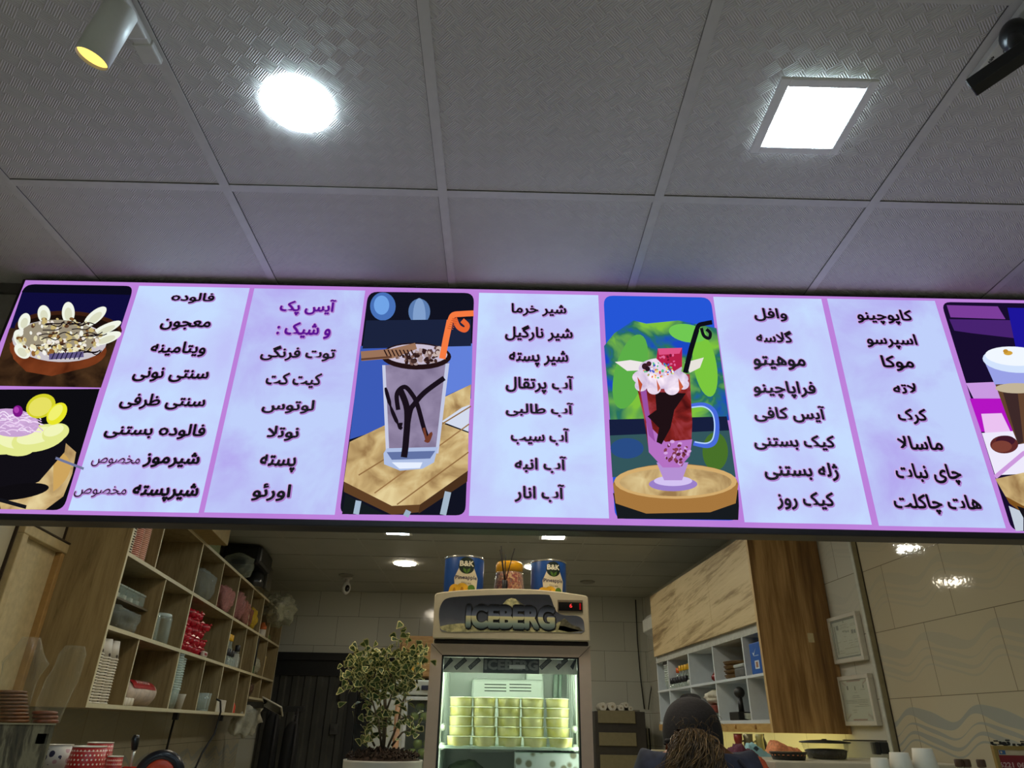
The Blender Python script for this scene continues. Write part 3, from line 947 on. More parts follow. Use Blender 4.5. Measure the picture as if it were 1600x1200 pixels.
for x_, y_, nm in ((-0.51, -1.24, 'left, near'), (0.72, -1.24, 'right, near'), (-0.51, -3.04, 'left, far'), (0.72, -3.04, 'right, far')):  # unseen lamps added behind the camera to light the fridge front
    square_lamp('square_ceiling_lamp', 'cool square lamp over the customers\' end of the shop, ' + nm, x_, y_, 0.30, 0.30, LC, 'square ceiling lamps')

# white track spotlight, top left
WH = M((214, 212, 204), 0.4, var=0.02)
sp = thing('track_spotlight', 'white cylinder track spotlight with warm glow at the upper left', 'spotlight', (-0.80, 0.93, CEIL - 0.03))
pe = at_z(143, 92, 2.69); pb = at_z(188, 18, 2.80)
O = Vector((-0.80, 0.93, CEIL - 0.03))
ax = (pe - pb).normalized()
a0 = pe - ax * 0.125; r_s = 0.030
Q = ax.to_track_quat('Z', 'Y').to_matrix().to_4x4()
X = Matrix.Translation(a0 - O) @ Q
mb = MB(); mb.lathe([(r_s * 0.85, 0), (r_s, 0.006), (r_s, 0.125), (r_s * 0.93, 0.125), (r_s * 0.93, 0.118)], (0, 0, 0), 28, 0, X=X)
mb.build('lamp_housing', WH, sp)
mb = MB(); mb.lathe([(0.0001, 0.119), (r_s * 0.925, 0.1185)], (0, 0, 0), 28, 0, X=X)
mb.build('lamp_lens', EM((255, 206, 96), 2.2), sp)
mb = MB(); mb.tube([Vector((0, 0, 0.012)), Vector((0.005, -0.02, -0.03)), a0 - O + ax * 0.03], 0.010, 10)
mb.box((-0.02, -0.06, 0.0), (0.02, 0.05, 0.014), 0, bev=0.003)
mb.build('mount_arm', WH, sp)
tk = MB(); tk.box((-0.82, -0.6, CEIL - 0.018), (-0.785, 1.045, CEIL - 0.0036), 0, bev=0.002); tk.box((-0.824, 1.0, CEIL - 0.02), (-0.781, 1.05, CEIL - 0.0036), 0, bev=0.003)
tag(tk.build('lighting_track', WH), 'white lighting track holding the white spotlight', 'lighting track')
# black spotlight on a white track, top right
tk = MB(); tk.box((1.02, -0.6, CEIL - 0.02), (1.058, 1.05, CEIL - 0.0036), 0, bev=0.002)
t2 = tag(tk.build('lighting_track', WH), 'white lighting track holding the black spotlight', 'lighting track')
mb = MB()
put_text(mb, 'CE', -0.006, 0.006, -0.004, 0.004, lambda x, z: (1.040 + z, 0.985 + x, CEIL - 0.0203), 0, 0.0, keep=True)
put_text(mb, '48V', -0.010, 0.010, -0.004, 0.004, lambda x, z: (1.030 + z, 0.98 + x, CEIL - 0.0203), 0, 0.02, keep=True)
mb.build('track_lettering', M((30, 30, 30), 0.6), t2)
BK = M((16, 15, 15), 0.35, var=0.1)
O = Vector((1.06, 0.90, CEIL - 0.03))
bs = thing('track_spotlight', 'black bar shaped track spotlight at the upper right', 'spotlight', O)
e0 = at_z(1517, 138, 2.74) - O; e1 = at_z(1660, 40, 2.76) - O
ax = (e1 - e0).normalized()
X = Matrix.Translation(e0) @ ax.to_track_quat('X', 'Z').to_matrix().to_4x4()
mb = MB(); mb.box((0, -0.015, -0.014), ((e1 - e0).length, 0.015, 0.014), 0, X=X, bev=0.002)
mb.build('lamp_housing', BK, bs)
mb = MB(); mb.box((-0.02, -0.05, 0.0), (0.02, 0.06, 0.0135), 0, bev=0.004)
q0 = at_z(1585, 55, 2.86) - O
mb.ball((q0.x, q0.y, q0.z), (0.024, 0.03, 0.035), 0); mb.tube([(0.0, 0.0, 0.004), (q0.x, q0.y, q0.z), tuple(e0.lerp(e1, 0.55))], 0.014, 10)
mb.build('swivel_mount', BK, bs)

# ================================================================ drinks fridge
FY = 2.9
fx = 0.043
fr = thing('display_fridge', 'beige upright glass door fridge with iceberg sign filled with yellow tubs', 'fridge', (fx, FY, 0))


def fp(u, v, y=FY):
    q = at_y(u, v, y)
    return (q.x - fx, q.y - FY, q.z)


BEI = M((208, 196, 168), 0.35, var=0.02)
LIN = M((232, 240, 234), 0.4, var=0.01)
mb = MB()
hw = 0.316
for s in (-1, 1): mb.box((s * hw, 0.06, 0.08), (s * (hw - 0.035), 0.62, 1.90), 0)
mb.box((-hw, 0.60, 0.08), (hw, 0.62, 1.90), 0); mb.box((-hw, 0.06, 1.845), (hw, 0.62, 2.06), 0, bev=0.008); mb.box((-hw, 0.05, 0.0), (hw, 0.62, 0.30), 0)
mb.build('body', BEI, fr)
mb = MB()
for s in (-1, 1):
    mb.box((s * 0.281, 0.062, 0.30), (s * 0.274, 0.60, 1.845), 0)
    for k in range(5): mb.box((s * 0.274, 0.14 + k * 0.09, 0.40), (s * 0.268, 0.155 + k * 0.09, 1.83), 0)
    for z in (1.595, 1.53): mb.ball((s * 0.262, 0.13, z), (0.014, 0.03, 0.014), 0, 12, 8)
mb.box((-0.28, 0.56, 0.30), (0.28, 0.60, 1.845), 0); mb.box((-0.28, 0.062, 1.83), (0.28, 0.60, 1.845), 0)
mb.build('liner', LIN, fr)
mb = MB()
yv = 0.42
q0, q1 = fp(737, 1060, FY + yv), fp(850, 1112, FY + yv)
mb.box((q0[0], yv, 1.50), (q1[0], 0.56, q0[2]), 0, bev=0.012)
mb.box((fp(822, 1050, FY + yv)[0], yv + 0.02, 1.6), (q1[0], 0.56, 1.83), 0, bev=0.01)
for v in (1068.5, 1073.5, 1078.5):
    for a, b in ((757, 791), (796, 830)):
        g0, g1 = fp(a, v, FY + yv), fp(b, v + 2.2, FY + yv)
        mb.box((g0[0], yv - 0.0012, g1[2]), (g1[0], yv + 0.004, g0[2]), 1)
mb.build('cooling_cover', [LIN, M((40, 58, 50), 0.7)], fr)
mb = MB()
for k in range(2): mb.tube(smooth([(fp(862 + 6 * k, 0, 3.4)[0], 1.82), (fp(866 + 7 * k, 0, 3.4)[0], 1.76), (fp(868 + 6 * k, 0, 3.4)[0], 1.5)], 4) and [(0.24 - 0.02 * k, 0.5, 1.83), (0.235 - 0.022 * k, 0.5, 1.75), (0.232 - 0.018 * k, 0.5, 1.5)], 0.008 + 0.004 * k)
mb.build('drain_hose', M((176, 196, 184), 0.4), fr)
for s in (-1, 1):
    mb = MB(); mb.tube([(s * 0.2735, 0.056, 1.05), (s * 0.2735, 0.056, 1.84)], 0.0045, 8)
    mb.build('light_tube', EM((240, 255, 228), 25.0), fr)
mb = MB(); mb.tube([(-0.25, 0.062, 1.815), (0.25, 0.062, 1.815)], 0.007, 8)
mb.build('light_tube', EM((240, 255, 228), 38.0), fr)
zs = fp(800, 1168, FY + 0.07)[2]
mb = MB(); mb.box((-0.268, 0.07, zs - 0.004), (0.268, 0.55, zs + 0.002), 0); mb.box((-0.268, 0.066, zs - 0.007), (0.268, 0.074, zs + 0.004), 0, bev=0.002)
mb.build('shelf', M((214, 236, 222), 0.3), fr)
mb = MB()
mb.box((-0.268, 0.07, 1.03), (0.268, 0.55, 1.04), 0)
mb.build('shelf', LIN, fr)
# door
DF = M((196, 178, 160), 0.38, metal=0.0, var=0.02)
mb = MB()
zo, zi, zb = 1.893, 1.851, 0.32
xo, xi = 0.3175, 0.272
for s in (-1, 1): mb.prism([(s * xo, 0, zo), (s * xi, 0, zi), (s * xi, 0, zb + 0.05), (s * xo, 0, zb)], (0, 0.05, 0), 0)
mb.prism([(-xo, 0, zo), (xo, 0, zo), (xi, 0, zi), (-xi, 0, zi)], (0, 0.05, 0), 0); mb.prism([(-xo, 0, zb), (xo, 0, zb), (xi, 0, zb + 0.05), (-xi, 0, zb + 0.05)], (0, 0.05, 0), 0)
for s in (-1, 1):
    mb.box((s * xi, 0.004, zb + 0.05), (s * (xi - 0.006), 0.045, zi), 1)
    mb.tube([(s * xo, -0.0004, zo), (s * xi, -0.0004, zi)], 0.0007, 4, 1)
mb.box((-xi, 0.004, zi), (xi, 0.045, zi - 0.005), 1)
dr = mb.build('door', [DF, M((20, 24, 22), 0.5)], fr)
mb = MB(); mb.box((-xi + 0.006, 0.020, zb + 0.05), (xi - 0.006, 0.026, zi - 0.005), 0)
mb.build('door_glass', CLEAR((220, 240, 232), 0.02, 0.02), dr)
zbn = fp(690, 1049.5)[2]
mb = MB()
mb.box((-xi + 0.007, 0.028, zbn), (xi - 0.007, 0.029, zi - 0.006), 0)
y = 0.0275
a, b = fp(755, 1036)[0], fp(843, 1036)[0]
mb.box((a, y, zbn), (b, y + 0.0004, zi - 0.006), 1)
put_text(mb, 'ICEBERG', a + 0.004, b - 0.004, zbn + 0.012, zi - 0.012, lambda x, z: (x, y - 0.0004, z), 2, 0.05)
for u in (697, 719, 741, 853, 879, 902):
    c = fp(u, 1036)
    cc, ss = math.cos(0.72), math.sin(0.72)
    L, H = 0.027, 0.0085
    mb.poly([(min(max(c[0] + dx * cc - dz * ss, -xi + 0.008), xi - 0.008), y, c[2] + dx * ss + dz * cc) for dx, dz in ((-L, -H), (L, -H), (L, H), (-L, H))], 1)
    if abs(c[0]) < 0.23: put_text(mb, 'ICEBERG', -L * 0.85, L * 0.85, -H * 0.6, H * 0.6, lambda x, z: (c[0] + x * cc - z * ss, y - 0.0004, c[2] + x * ss + z * cc), 2, 0.03)
for u0, u1, v0, v1 in ((796, 821, 1038, 1044.5), (871, 878, 1032.5, 1036)):  # bright patches painted on as lamp reflections in the door glass
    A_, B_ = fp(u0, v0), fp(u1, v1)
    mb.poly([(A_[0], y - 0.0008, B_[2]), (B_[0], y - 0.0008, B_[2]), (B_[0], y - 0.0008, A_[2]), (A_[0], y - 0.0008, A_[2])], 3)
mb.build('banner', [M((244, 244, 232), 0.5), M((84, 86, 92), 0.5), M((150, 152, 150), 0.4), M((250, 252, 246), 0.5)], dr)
# header
mb = MB()
top = [fp(u, v, FY - 0.02) for u, v in ((679, 931), (681, 927), (690, 925), (720, 922), (760, 919.8), (800, 919.3), (840, 921), (880, 925), (910, 929.5), (917, 931), (919, 934))]
bl, brt = fp(675.5, 1003, FY - 0.02), fp(922, 1002, FY - 0.02)
out = [(p[0], -0.02, p[2]) for p in top] + [(brt[0], -0.02, brt[2]), (bl[0], -0.02, brt[2])]
mb.prism(out, (0, 0.08, 0), 0)
mb.box((bl[0] + 0.004, 0.0, 1.893), (brt[0] - 0.004, 0.05, brt[2]), 1)
hd = mb.build('header', [BEI, M((38, 30, 26), 0.7)], fr)
hd.modifiers.new('round_edges', 'BEVEL').width = 0.004
hy = FY - 0.02
ins = smooth([(688, 980), (686, 960), (690, 943), (702, 934), (740, 931), (800, 929), (852, 929), (860, 933), (865, 946), (870, 956), (880, 961), (900, 962), (910, 967), (913, 978), (911, 988), (890, 989), (800, 987), (700, 988), (688, 980)], 4)[:-1]
n = NT('iceberg_sky')
x_, y_, z_ = n.sep(n.coord())[:3]
hz = n.math('ADD', n.math('MULTIPLY', n.math('SUBTRACT', z_, 1.93), 6.0), n.math('MULTIPLY', n.noise(n.coord(), 9, 4), 0.35))
n.set(Base_Color=n.ramp(hz, [(0.15, (150, 152, 160)), (0.5, (92, 96, 108)), (0.85, (62, 66, 78)), (1.0, (48, 52, 62))]), Roughness=0.25)
SNOW = M((196, 190, 140), 0.4, var=0.25, scale=60)
ROCK = M((96, 92, 70), 0.5, var=0.3, scale=80)
mb = MB(); d0 = -0.0212
hp = lambda u, v, k=0: (fp(u, v, hy)[0], d0 - 0.0003 * k, fp(u, v, hy)[2])
mb.poly([hp(u, v) for u, v in ins], 0)
mb.poly([hp(u, v, 1) for u, v in ((687, 979), (700, 976), (720, 974), (732, 975), (745, 980), (770, 982), (880, 978), (890, 981), (911, 986), (890, 988.6), (800, 986.6), (700, 987.6), (690, 984))], 1)
mb.poly([hp(u, v, 1) for u, v in ((782, 948), (792, 937), (799, 934.5), (806, 936), (815, 943), (826, 950), (822, 962), (800, 966), (786, 962))], 1)
mb.poly([hp(u, v, 2) for u, v in ((806, 936), (815, 943), (826, 950), (818, 960), (808, 950), (812, 944))], 2)
mb.poly([hp(u, v, 1) for u, v in ((862, 982), (872, 972), (882, 966), (893, 976), (905, 980), (911, 986), (890, 988))], 2)
mb.poly([hp(u, v, 2) for u, v in ((862, 982), (872, 972), (876, 972), (872, 984))], 1)
mb.build('header_panel', [n.m, SNOW, ROCK], hd)
n = NT('iceberg_letter')
x_, y_, z_ = n.sep(n.coord())[:3]
z0 = fp(800, 983.5, hy)[2]; z1 = fp(800, 945, hy)[2]
tt = n.math('DIVIDE', n.math('SUBTRACT', z_, z0), z1 - z0)
n.set(Base_Color=n.ramp(tt, [(0.0, (70, 86, 92)), (0.22, (150, 170, 160)), (0.44, (220, 214, 164)), (0.50, (226, 220, 172)), (0.53, (120, 128, 150)), (0.72, (84, 92, 108)), (0.95, (22, 26, 34))]), Roughness=0.2)
mb = MB()
xa, xb = fp(728, 0, hy)[0], fp(867, 0, hy)[0]
xa, xb = fp(728, 965, hy)[0], fp(867, 965, hy)[0]
put_text(mb, 'ICEBERG', xa, xb, z0, z1, lambda x, z: (x + 0.002, d0 - 0.0010, z - 0.002), 1, 0.06, 0.035, res=4)
put_text(mb, 'ICEBERG', xa, xb, z0, z1, lambda x, z: (x, d0 - 0.0016, z), 1, 0.06, 0.022, res=4)
put_text(mb, 'ICEBERG', xa, xb, z0, z1, lambda x, z: (x, d0 - 0.0022, z), 0, 0.06, res=4)
mb.build('header_lettering', [n.m, M((14, 14, 16), 0.3)], hd, fix=False)
mb = MB()
A, B = fp(871, 937, hy), fp(911, 957.5, hy)
mb.box((A[0], d0 - 0.003, B[2]), (B[0], d0 + 0.002, A[2]), 0, bev=0.002)
mb.box((A[0] + 0.004, d0 - 0.004, B[2] + 0.006), (B[0] - 0.003, d0, A[2] - 0.010), 1)
put_text(mb, '6', fp(888.5, 0, hy)[0], fp(893, 0, hy)[0], fp(0, 952, hy)[2], fp(0, 945, hy)[2], lambda x, z: (x, d0 - 0.0044, z), 2, 0.01)
A6, B6 = fp(889.5, 943.5, hy), fp(894, 950, hy)
mb2 = MB(); put_text(mb2, '6', A6[0], B6[0], B6[2], A6[2], lambda x, z: (x, d0 - 0.0044, z), 0, 0.01)
dsp = MB(); dsp.box((A[0], d0 - 0.003, B[2]), (B[0], d0 + 0.002, A[2]), 0, bev=0.002); dsp.box((A[0] + 0.004, d0 - 0.004, B[2] + 0.006), (B[0] - 0.003, d0, A[2] - 0.010), 1)
dp = dsp.build('temperature_display', [M((120, 106, 84), 0.5), M((20, 18, 20), 0.15)], hd)
C6, D6 = fp(905, 943, hy), fp(907.5, 953, hy)
mb2.build('display_digit', EM((255, 60, 60), 1.2), dp)
mb2 = MB(); mb2.box((C6[0], d0 - 0.0043, D6[2]), (D6[0], d0 - 0.004, C6[2]), 0); mb2.build('indicator', EM((190, 20, 24), 0.6), dp)

# tubs of yellow dessert, 5 columns by 5 rows
TUB = NT('milky_tub')
TUB.set(Base_Color=TUB.ramp(TUB.noise(TUB.coord(), 26, 2), [(0.35, (226, 218, 128)), (0.6, (238, 232, 172))]), Roughness=0.3, Subsurface_Weight=0.0)
RIMM = M((226, 232, 200), 0.25, var=0.02)
base = thing('dessert_tub', 'x', 'tub', (0, 0, 0), 0, 'yellow dessert tubs in the fridge')
mb = MB()
r1, r0, hh = 0.0475, 0.0415, 0.0345
mb.lathe([(r0, 0), (r0 + 0.002, 0.001), (r1 - 0.002, hh - 0.004), (r1 - 0.002, hh - 0.003)], (0, 0, 0), 32, 0)
mb.build('cup', TUB.m, base)
mb = MB(); mb.lathe([(r1 - 0.003, hh - 0.004), (r1 + 0.001, hh - 0.0035), (r1 + 0.001, hh - 0.001), (r1 - 0.002, hh), (0.0001, hh - 0.0015)], (0, 0, 0), 32, 0)
mb.build('lid', RIMM, base)
cols = ['leftmost', 'second', 'middle', 'fourth', 'rightmost']
rows = ['bottom', 'second lowest', 'middle', 'second highest', 'top']
first = True
rn = random.Random(11)
yc = FY + 0.14
for c, u in enumerate((720, 757, 795, 832.5, 871)):
    for k in range(5):
        xx = at_y(u, 1120, yc).x + rn.uniform(-0.002, 0.002)
        if k == 0: xx += (c - 2) * 0.003 + 0.004
        loc = (xx, yc + rn.uniform(-0.003, 0.003) - (0.035 if k == 0 else 0.0), zs + 0.0022 + k * 0.0348)
        lab = 'yellow dessert tub, %s column and %s row of the fridge stack' % (cols[c], rows[k])
        if first:
            base.location = loc; base['label'] = lab; first = False
        else:
            dup(base, loc, rn.uniform(0, 6), lab)
# things on the shelf below (only their tops are in the picture)
mb = MB(); q = fp(805, 1175, FY + 0.12); q2 = fp(905, 1175, FY + 0.12)
mb.box((q[0], 0.12, 1.042), (q2[0], 0.30, 1.512), 0, bev=0.004)
CARD = NT('printed_carton')
vv = CARD.n('ShaderNodeTexVoronoi'); vv.inputs['Scale'].default_value = 26; CARD.link(CARD.coord(), vv.inputs['Vector'])
CARD.set(Base_Color=CARD.ramp(vv.outputs['Distance'], [(0.25, (120, 116, 96)), (0.42, (206, 214, 214)), (0.8, (216, 222, 224))]), Roughness=0.5)
tag(mb.build('carton', CARD.m, loc=(fx, FY, 0)), 'pale printed carton on the shelf under the yellow tubs', 'carton')
mb = MB(); q = fp(740, 1192, FY + 0.2)
mb.ball((q[0] - 0.03, 0.24, 1.26), (0.13, 0.11, 0.218), 0, 20, 12, f=lambda d: 1 + 0.12 * noise.noise(d * 3))
tag(mb.build('vegetable_bag', M((52, 66, 40), 0.6, var=0.2, scale=40), loc=(fx, FY, 0)), 'dark green bag lying on the shelf under the yellow tubs', 'bag')

# tins, jar and diffuser on top of the fridge
SIL = M((190, 188, 176), 0.25, metal=0.8, var=0.02)


def pineapple_tin(u0, u1, vtop, label, turn):
    yy = FY + 0.14
    a, b = at_y(u0, vtop + 30, yy), at_y(u1, vtop + 30, yy)
    r = (b.x - a.x) / 2 * 0.985; cx = (a.x + b.x) / 2
    zt = at_y((u0 + u1) / 2, vtop + 6, yy).z; H = zt - 2.06
    t = thing('pineapple_tin', label, 'tin', (cx, yy, 2.0602), 0, 'pineapple tins on the fridge')
    mb = MB(); mb.lathe([(r * 0.97, 0), (r, 0.004), (r, H - 0.006), (r * 0.985, H - 0.003)], (0, 0, 0), 40, 0)
    mb.build('can_body', M((30, 74, 142), 0.35, var=0.05), t)
    mb = MB(); mb.lathe([(r, H - 0.007), (r * 1.02, H - 0.005), (r * 1.02, H), (r * 0.99, H), (r * 0.985, H - 0.004), (0.001, H - 0.004)], (0, 0, 0), 40, 0)
    mb.build('rim', SIL, t)
    mb = MB()

    def cy(x, z, k=0):
        a = -PI / 2 + turn + x / r
        rr = r + 0.0006 + 0.0004 * k
        return (rr * math.cos(a), rr * math.sin(a), z)
    W = r * 0.78; zc = H * 0.62

    def patch(pts, m, k):           # follows the curve of the can: split into narrow strips
        xs = [p[0] for p in pts]; lo, hi = min(xs), max(xs); N = 12

        def span(x):
            ys = []
            for i in range(len(pts)):
                (x1, y1), (x2, y2) = pts[i], pts[(i + 1) % len(pts)]
                if abs(x2 - x1) < 1e-9:
                    if abs(x - x1) < 1e-9: ys += [y1, y2]
                elif min(x1, x2) - 1e-9 <= x <= max(x1, x2) + 1e-9: ys.append(y1 + (y2 - y1) * (x - x1) / (x2 - x1))
            return (min(ys), max(ys)) if ys else (0, 0)
        for i in range(N):
            xa = lo + (hi - lo) * i / N; xb = lo + (hi - lo) * (i + 1) / N
            a1, a2 = span(xa); b1, b2 = span(xb)
            mb.poly([cy(xa, a1, k), cy(xb, b1, k), cy(xb, b2, k), cy(xa, a2, k)], m)
    patch([(-W * 0.75, H * 0.10), (W * 0.75, H * 0.10), (W * 0.80, H * 0.52), (W * 0.36, H * 0.82), (-W * 0.36, H * 0.82), (-W * 0.80, H * 0.52)], 0, 0)
    circ = [(math.cos(2 * PI * i / 24) * r * 0.42, H * 0.78 + math.sin(2 * PI * i / 24) * r * 0.42) for i in range(24)]
    patch(circ, 1, 1)
    put_text(mb, 'B&K', -r * 0.36, r * 0.36, H * 0.76, H * 0.88, lambda x, z: cy(x, z, 2), 2, 0.04)
    for s in (-1, 1):
        patch([(0, H * 0.60), (s * r * 0.16, H * 0.66), (s * r * 0.18, H * 0.73), (s * r * 0.03, H * 0.69)], 3, 2)
    put_text(mb, 'Pineapple', -W * 0.72, W * 0.72, H * 0.46, H * 0.57, lambda x, z: cy(x, z, 1), 4, 0.02)
    put_text(mb, 'Slices', -W * 0.32, W * 0.32, H * 0.385, H * 0.435, lambda x, z: cy(x, z, 1), 5, 0.01)
    for (px, pz, pr) in ((-W * 0.75, H * 0.24, r * 0.34), (-W * 0.25, H * 0.25, r * 0.36), (W * 0.25, H * 0.14, r * 0.34)):
        patch([(px + math.cos(2 * PI * i / 20) * pr, max(0.001, pz + math.sin(2 * PI * i / 20) * pr)) for i in range(20)], 6, 3)
        patch([(px + math.cos(2 * PI * i / 12) * pr * 0.22, max(0.001, pz + math.sin(2 * PI * i / 12) * pr * 0.5)) for i in range(12)], 7, 4)
    patch([(W * 0.35 + math.cos(2 * PI * i / 16) * r * 0.2, H * 0.30 + math.sin(2 * PI * i / 16) * r * 0.18) for i in range(16)], 3, 3)
    for s in (-1, 1):
        patch([(s * W * 0.85, H * 0.05), (s * W * 1.15, H * 0.12), (s * W * 1.05, H * 0.32), (s * W * 0.88, H * 0.22)], 8, 0)
    mb.build('can_label', [M((222, 208, 176), 0.4, var=0.02), M((24, 40, 26), 0.4), M((240, 232, 205), 0.4), M((84, 122, 40), 0.4), M((60, 52, 78), 0.4), M((150, 140, 116), 0.4), M((226, 172, 40), 0.4, var=0.12), M((176, 120, 24), 0.4), M((20, 58, 60), 0.5)], t, fix=False)
    return t


pineapple_tin(694, 756, 868, 'blue pineapple slices tin left of the popcorn jar', 0.18)
pineapple_tin(829, 885, 873.5, 'blue pineapple slices tin right of the popcorn jar', 0.22)
yy = FY + 0.19
a, b = at_y(770, 915, yy), at_y(821, 915, yy)
cx = (a.x + b.x) / 2; r = (b.x - a.x) / 2; zt = at_y(795, 880, yy).z - 2.06
jar = thing('popcorn_jar', 'clear jar of reddish popcorn kernels with yellow lid on the fridge', 'jar', (cx, yy, 2.0602))
KER = NT('popcorn_kernels')
vv = KER.n('ShaderNodeTexVoronoi'); vv.inputs['Scale'].default_value = 130; KER.link(KER.coord(), vv.inputs['Vector'])
kx = KER.sep(vv.outputs['Color'])[0]
KER.set(Base_Color=KER.ramp(kx, [(0.1, (120, 58, 34)), (0.35, (190, 110, 66)), (0.6, (214, 164, 108)), (0.85, (150, 40, 34))]), Roughness=0.3)
KER.bump(vv.outputs['Distance'], 0.5, 0.003)
mb = MB(); mb.lathe([(r * 0.94, 0), (r * 0.97, 0.01), (r * 0.93, zt * 0.35), (r * 0.82, zt * 0.72), (r * 0.78, zt * 0.8)], (0, 0, 0), 32, 0)
mb.build('kernels', KER.m, jar)
mb = MB(); mb.lathe([(r * 0.97, 0.0), (r, 0.01), (r * 0.96, zt * 0.35), (r * 0.85, zt * 0.72), (r * 0.81, zt * 0.82)], (0, 0, 0), 32, 0)
mb.build('jar_wall', CLEAR((235, 225, 210), 0.06, 0.05), jar)
mb = MB(); mb.lathe([(r * 0.80, zt * 0.76), (r * 0.83, zt * 0.76), (r * 0.83, zt * 0.95), (r * 0.76, zt), (0.001, zt)], (0, 0, 0), 32, 0)
mb.build('lid', M((228, 164, 24), 0.35), jar)
yy = FY + 0.085
c = at_y(789, 905, yy)
dif = thing('reed_diffuser', 'small reed diffuser bottle with black collar before the popcorn jar', 'diffuser', (c.x, yy, 2.0602))
mb = MB(); mb.lathe([(0.026, 0), (0.028, 0.004), (0.028, 0.022), (0.012, 0.036), (0.008, 0.040)], (0, 0, 0), 24, 0); mb.build('bottle', CLEAR((226, 224, 206), 0.3, 0.03), dif)
zc = at_y(789, 912, yy).z - 2.06
mb = MB(); mb.lathe([(0.011, 0.040), (0.0115, 0.042), (0.0115, zc + 0.012), (0.010, zc + 0.014)], (0, 0, 0), 20, 0); mb.build('collar', M((14, 13, 12), 0.4), dif)
for (u, v) in ((783, 853), (781.5, 859), (804, 857), (790, 865)):
    e = at_y(u, v, yy + 0.0)
    mb = MB(); mb.tube([(0, 0, zc), (e.x - c.x, 0.0 if v < 862 else 0.02, e.z - 2.06)], 0.0022, 6)
    mb.build('reed', M((22, 17, 14), 0.8), dif)

# ================================================================ potted plant
py_ = 2.75
pc = at_y(599, 1187, py_)
pr_ = (at_y(660, 1187, py_).x - at_y(537, 1187, py_).x) / 2
zr = pc.z
pl = thing('potted_ficus', 'variegated ficus in a tall white planter left of the drinks fridge', 'potted plant', (pc.x, py_, 0))
mb = MB(); mb.lathe([(pr_ * 0.8, 0), (pr_ * 0.82, 0.01), (pr_, zr - 0.006), (pr_, zr), (pr_ * 0.95, zr), (pr_ * 0.95, zr - 0.03), (0.001, zr - 0.03)], (0, 0, 0), 40, 0)
mb.build('planter', M((206, 202, 190), 0.35, var=0.02), pl)
mb = MB()
mb.lathe([(pr_ * 0.95, zr - 0.028), (pr_ * 0.9, zr + 0.004), (pr_ * 0.6, zr + 0.022), (0.001, zr + 0.03)], (0, 0, 0), 40, 0, wob=lambda a, j: 1)
rn = random.Random(4)
for i in range(420):
    a, q = rn.random() * 2 * PI, math.sqrt(rn.random()) * pr_ * 0.9
    z = zr + 0.028 - 0.026 * (q / pr_) ** 2
    d = Vector((rn.uniform(-1, 1), rn.uniform(-1, 1), rn.uniform(0.2, 1))).normalized() * rn.uniform(0.008, 0.02)
    p0 = Vector((q * math.cos(a), q * math.sin(a), z))
    mb.tube([p0, p0 + d], rn.uniform(0.0015, 0.004), 4, 0)
mb.build('soil', M((62, 44, 30), 0.9, var=0.3, scale=90, bump=0.4), pl)
tips = []
BR = MB()
L0 = lambda u, v, dy=0.0: (at_y(u, v, py_ + dy).x - pc.x, dy, at_y(u, v, py_ + dy).z)
branches = [[(600, 1168), (604, 1120), (602, 1085), (612, 1050), (624, 1025), (628, 1003)], [(598, 1168), (600, 1120), (590, 1085), (570, 1060), (548, 1038)], [(606, 1168), (622, 1130), (628, 1100), (640, 1070), (652, 1045), (657, 1032)],
            [(596, 1168), (592, 1130), (580, 1090), (566, 1070), (555, 1055)], [(602, 1130), (600, 1080), (592, 1050), (584, 1030)], [(604, 1110), (618, 1070), (606, 1045), (602, 1028)], [(585, 1165), (578, 1150), (568, 1148)],
            [(612, 1165), (628, 1145), (640, 1140)], [(600, 1125), (585, 1120), (572, 1118)], [(624, 1125), (640, 1118), (645, 1125)], [(598, 1150), (592, 1142), (594, 1136)], [(612, 1085), (632, 1062), (640, 1055)],
            [(592, 1085), (575, 1080), (567, 1090)], [(602, 1085), (596, 1060), (574, 1040), (560, 1022)]]
rn = random.Random(8)
for bi, b in enumerate(branches):
    dys = [0.0] + [rn.uniform(-0.07, 0.07) for _ in b[1:]]
    dys = [0.0 if i == 0 and b[0][1] > 1150 else d for i, d in enumerate(dys)]
    P = [Vector(L0(u, v, d)) for (u, v), d in zip(b, dys)]
    BR.tube(P, [0.0042 * (1 - 0.7 * i / len(P)) for i in range(len(P))], 6, 0)
    for i in range(1, len(P)):
        tips.append((P[i], 1.0 if b[i][1] < 1085 else 0.55, b[i][1]))
BR.build('stems', M((112, 98, 76), 0.7), pl)
LEAF = M((88, 106, 60), 0.5, spec=0.25, var=0.2, scale=60); LEAF2 = M((222, 214, 146), 0.5, spec=0.25, var=0.08); LEAF3 = M((62, 82, 48), 0.5, spec=0.25, var=0.2)
lf = MB()
extra = [Vector(L0(rn.uniform(545, 655), rn.uniform(1022, 1085), rn.uniform(-0.09, 0.09))) for _ in range(24)]
cl = [(p, k) for p, k, v in tips] + [(p, 0.9) for p in extra]
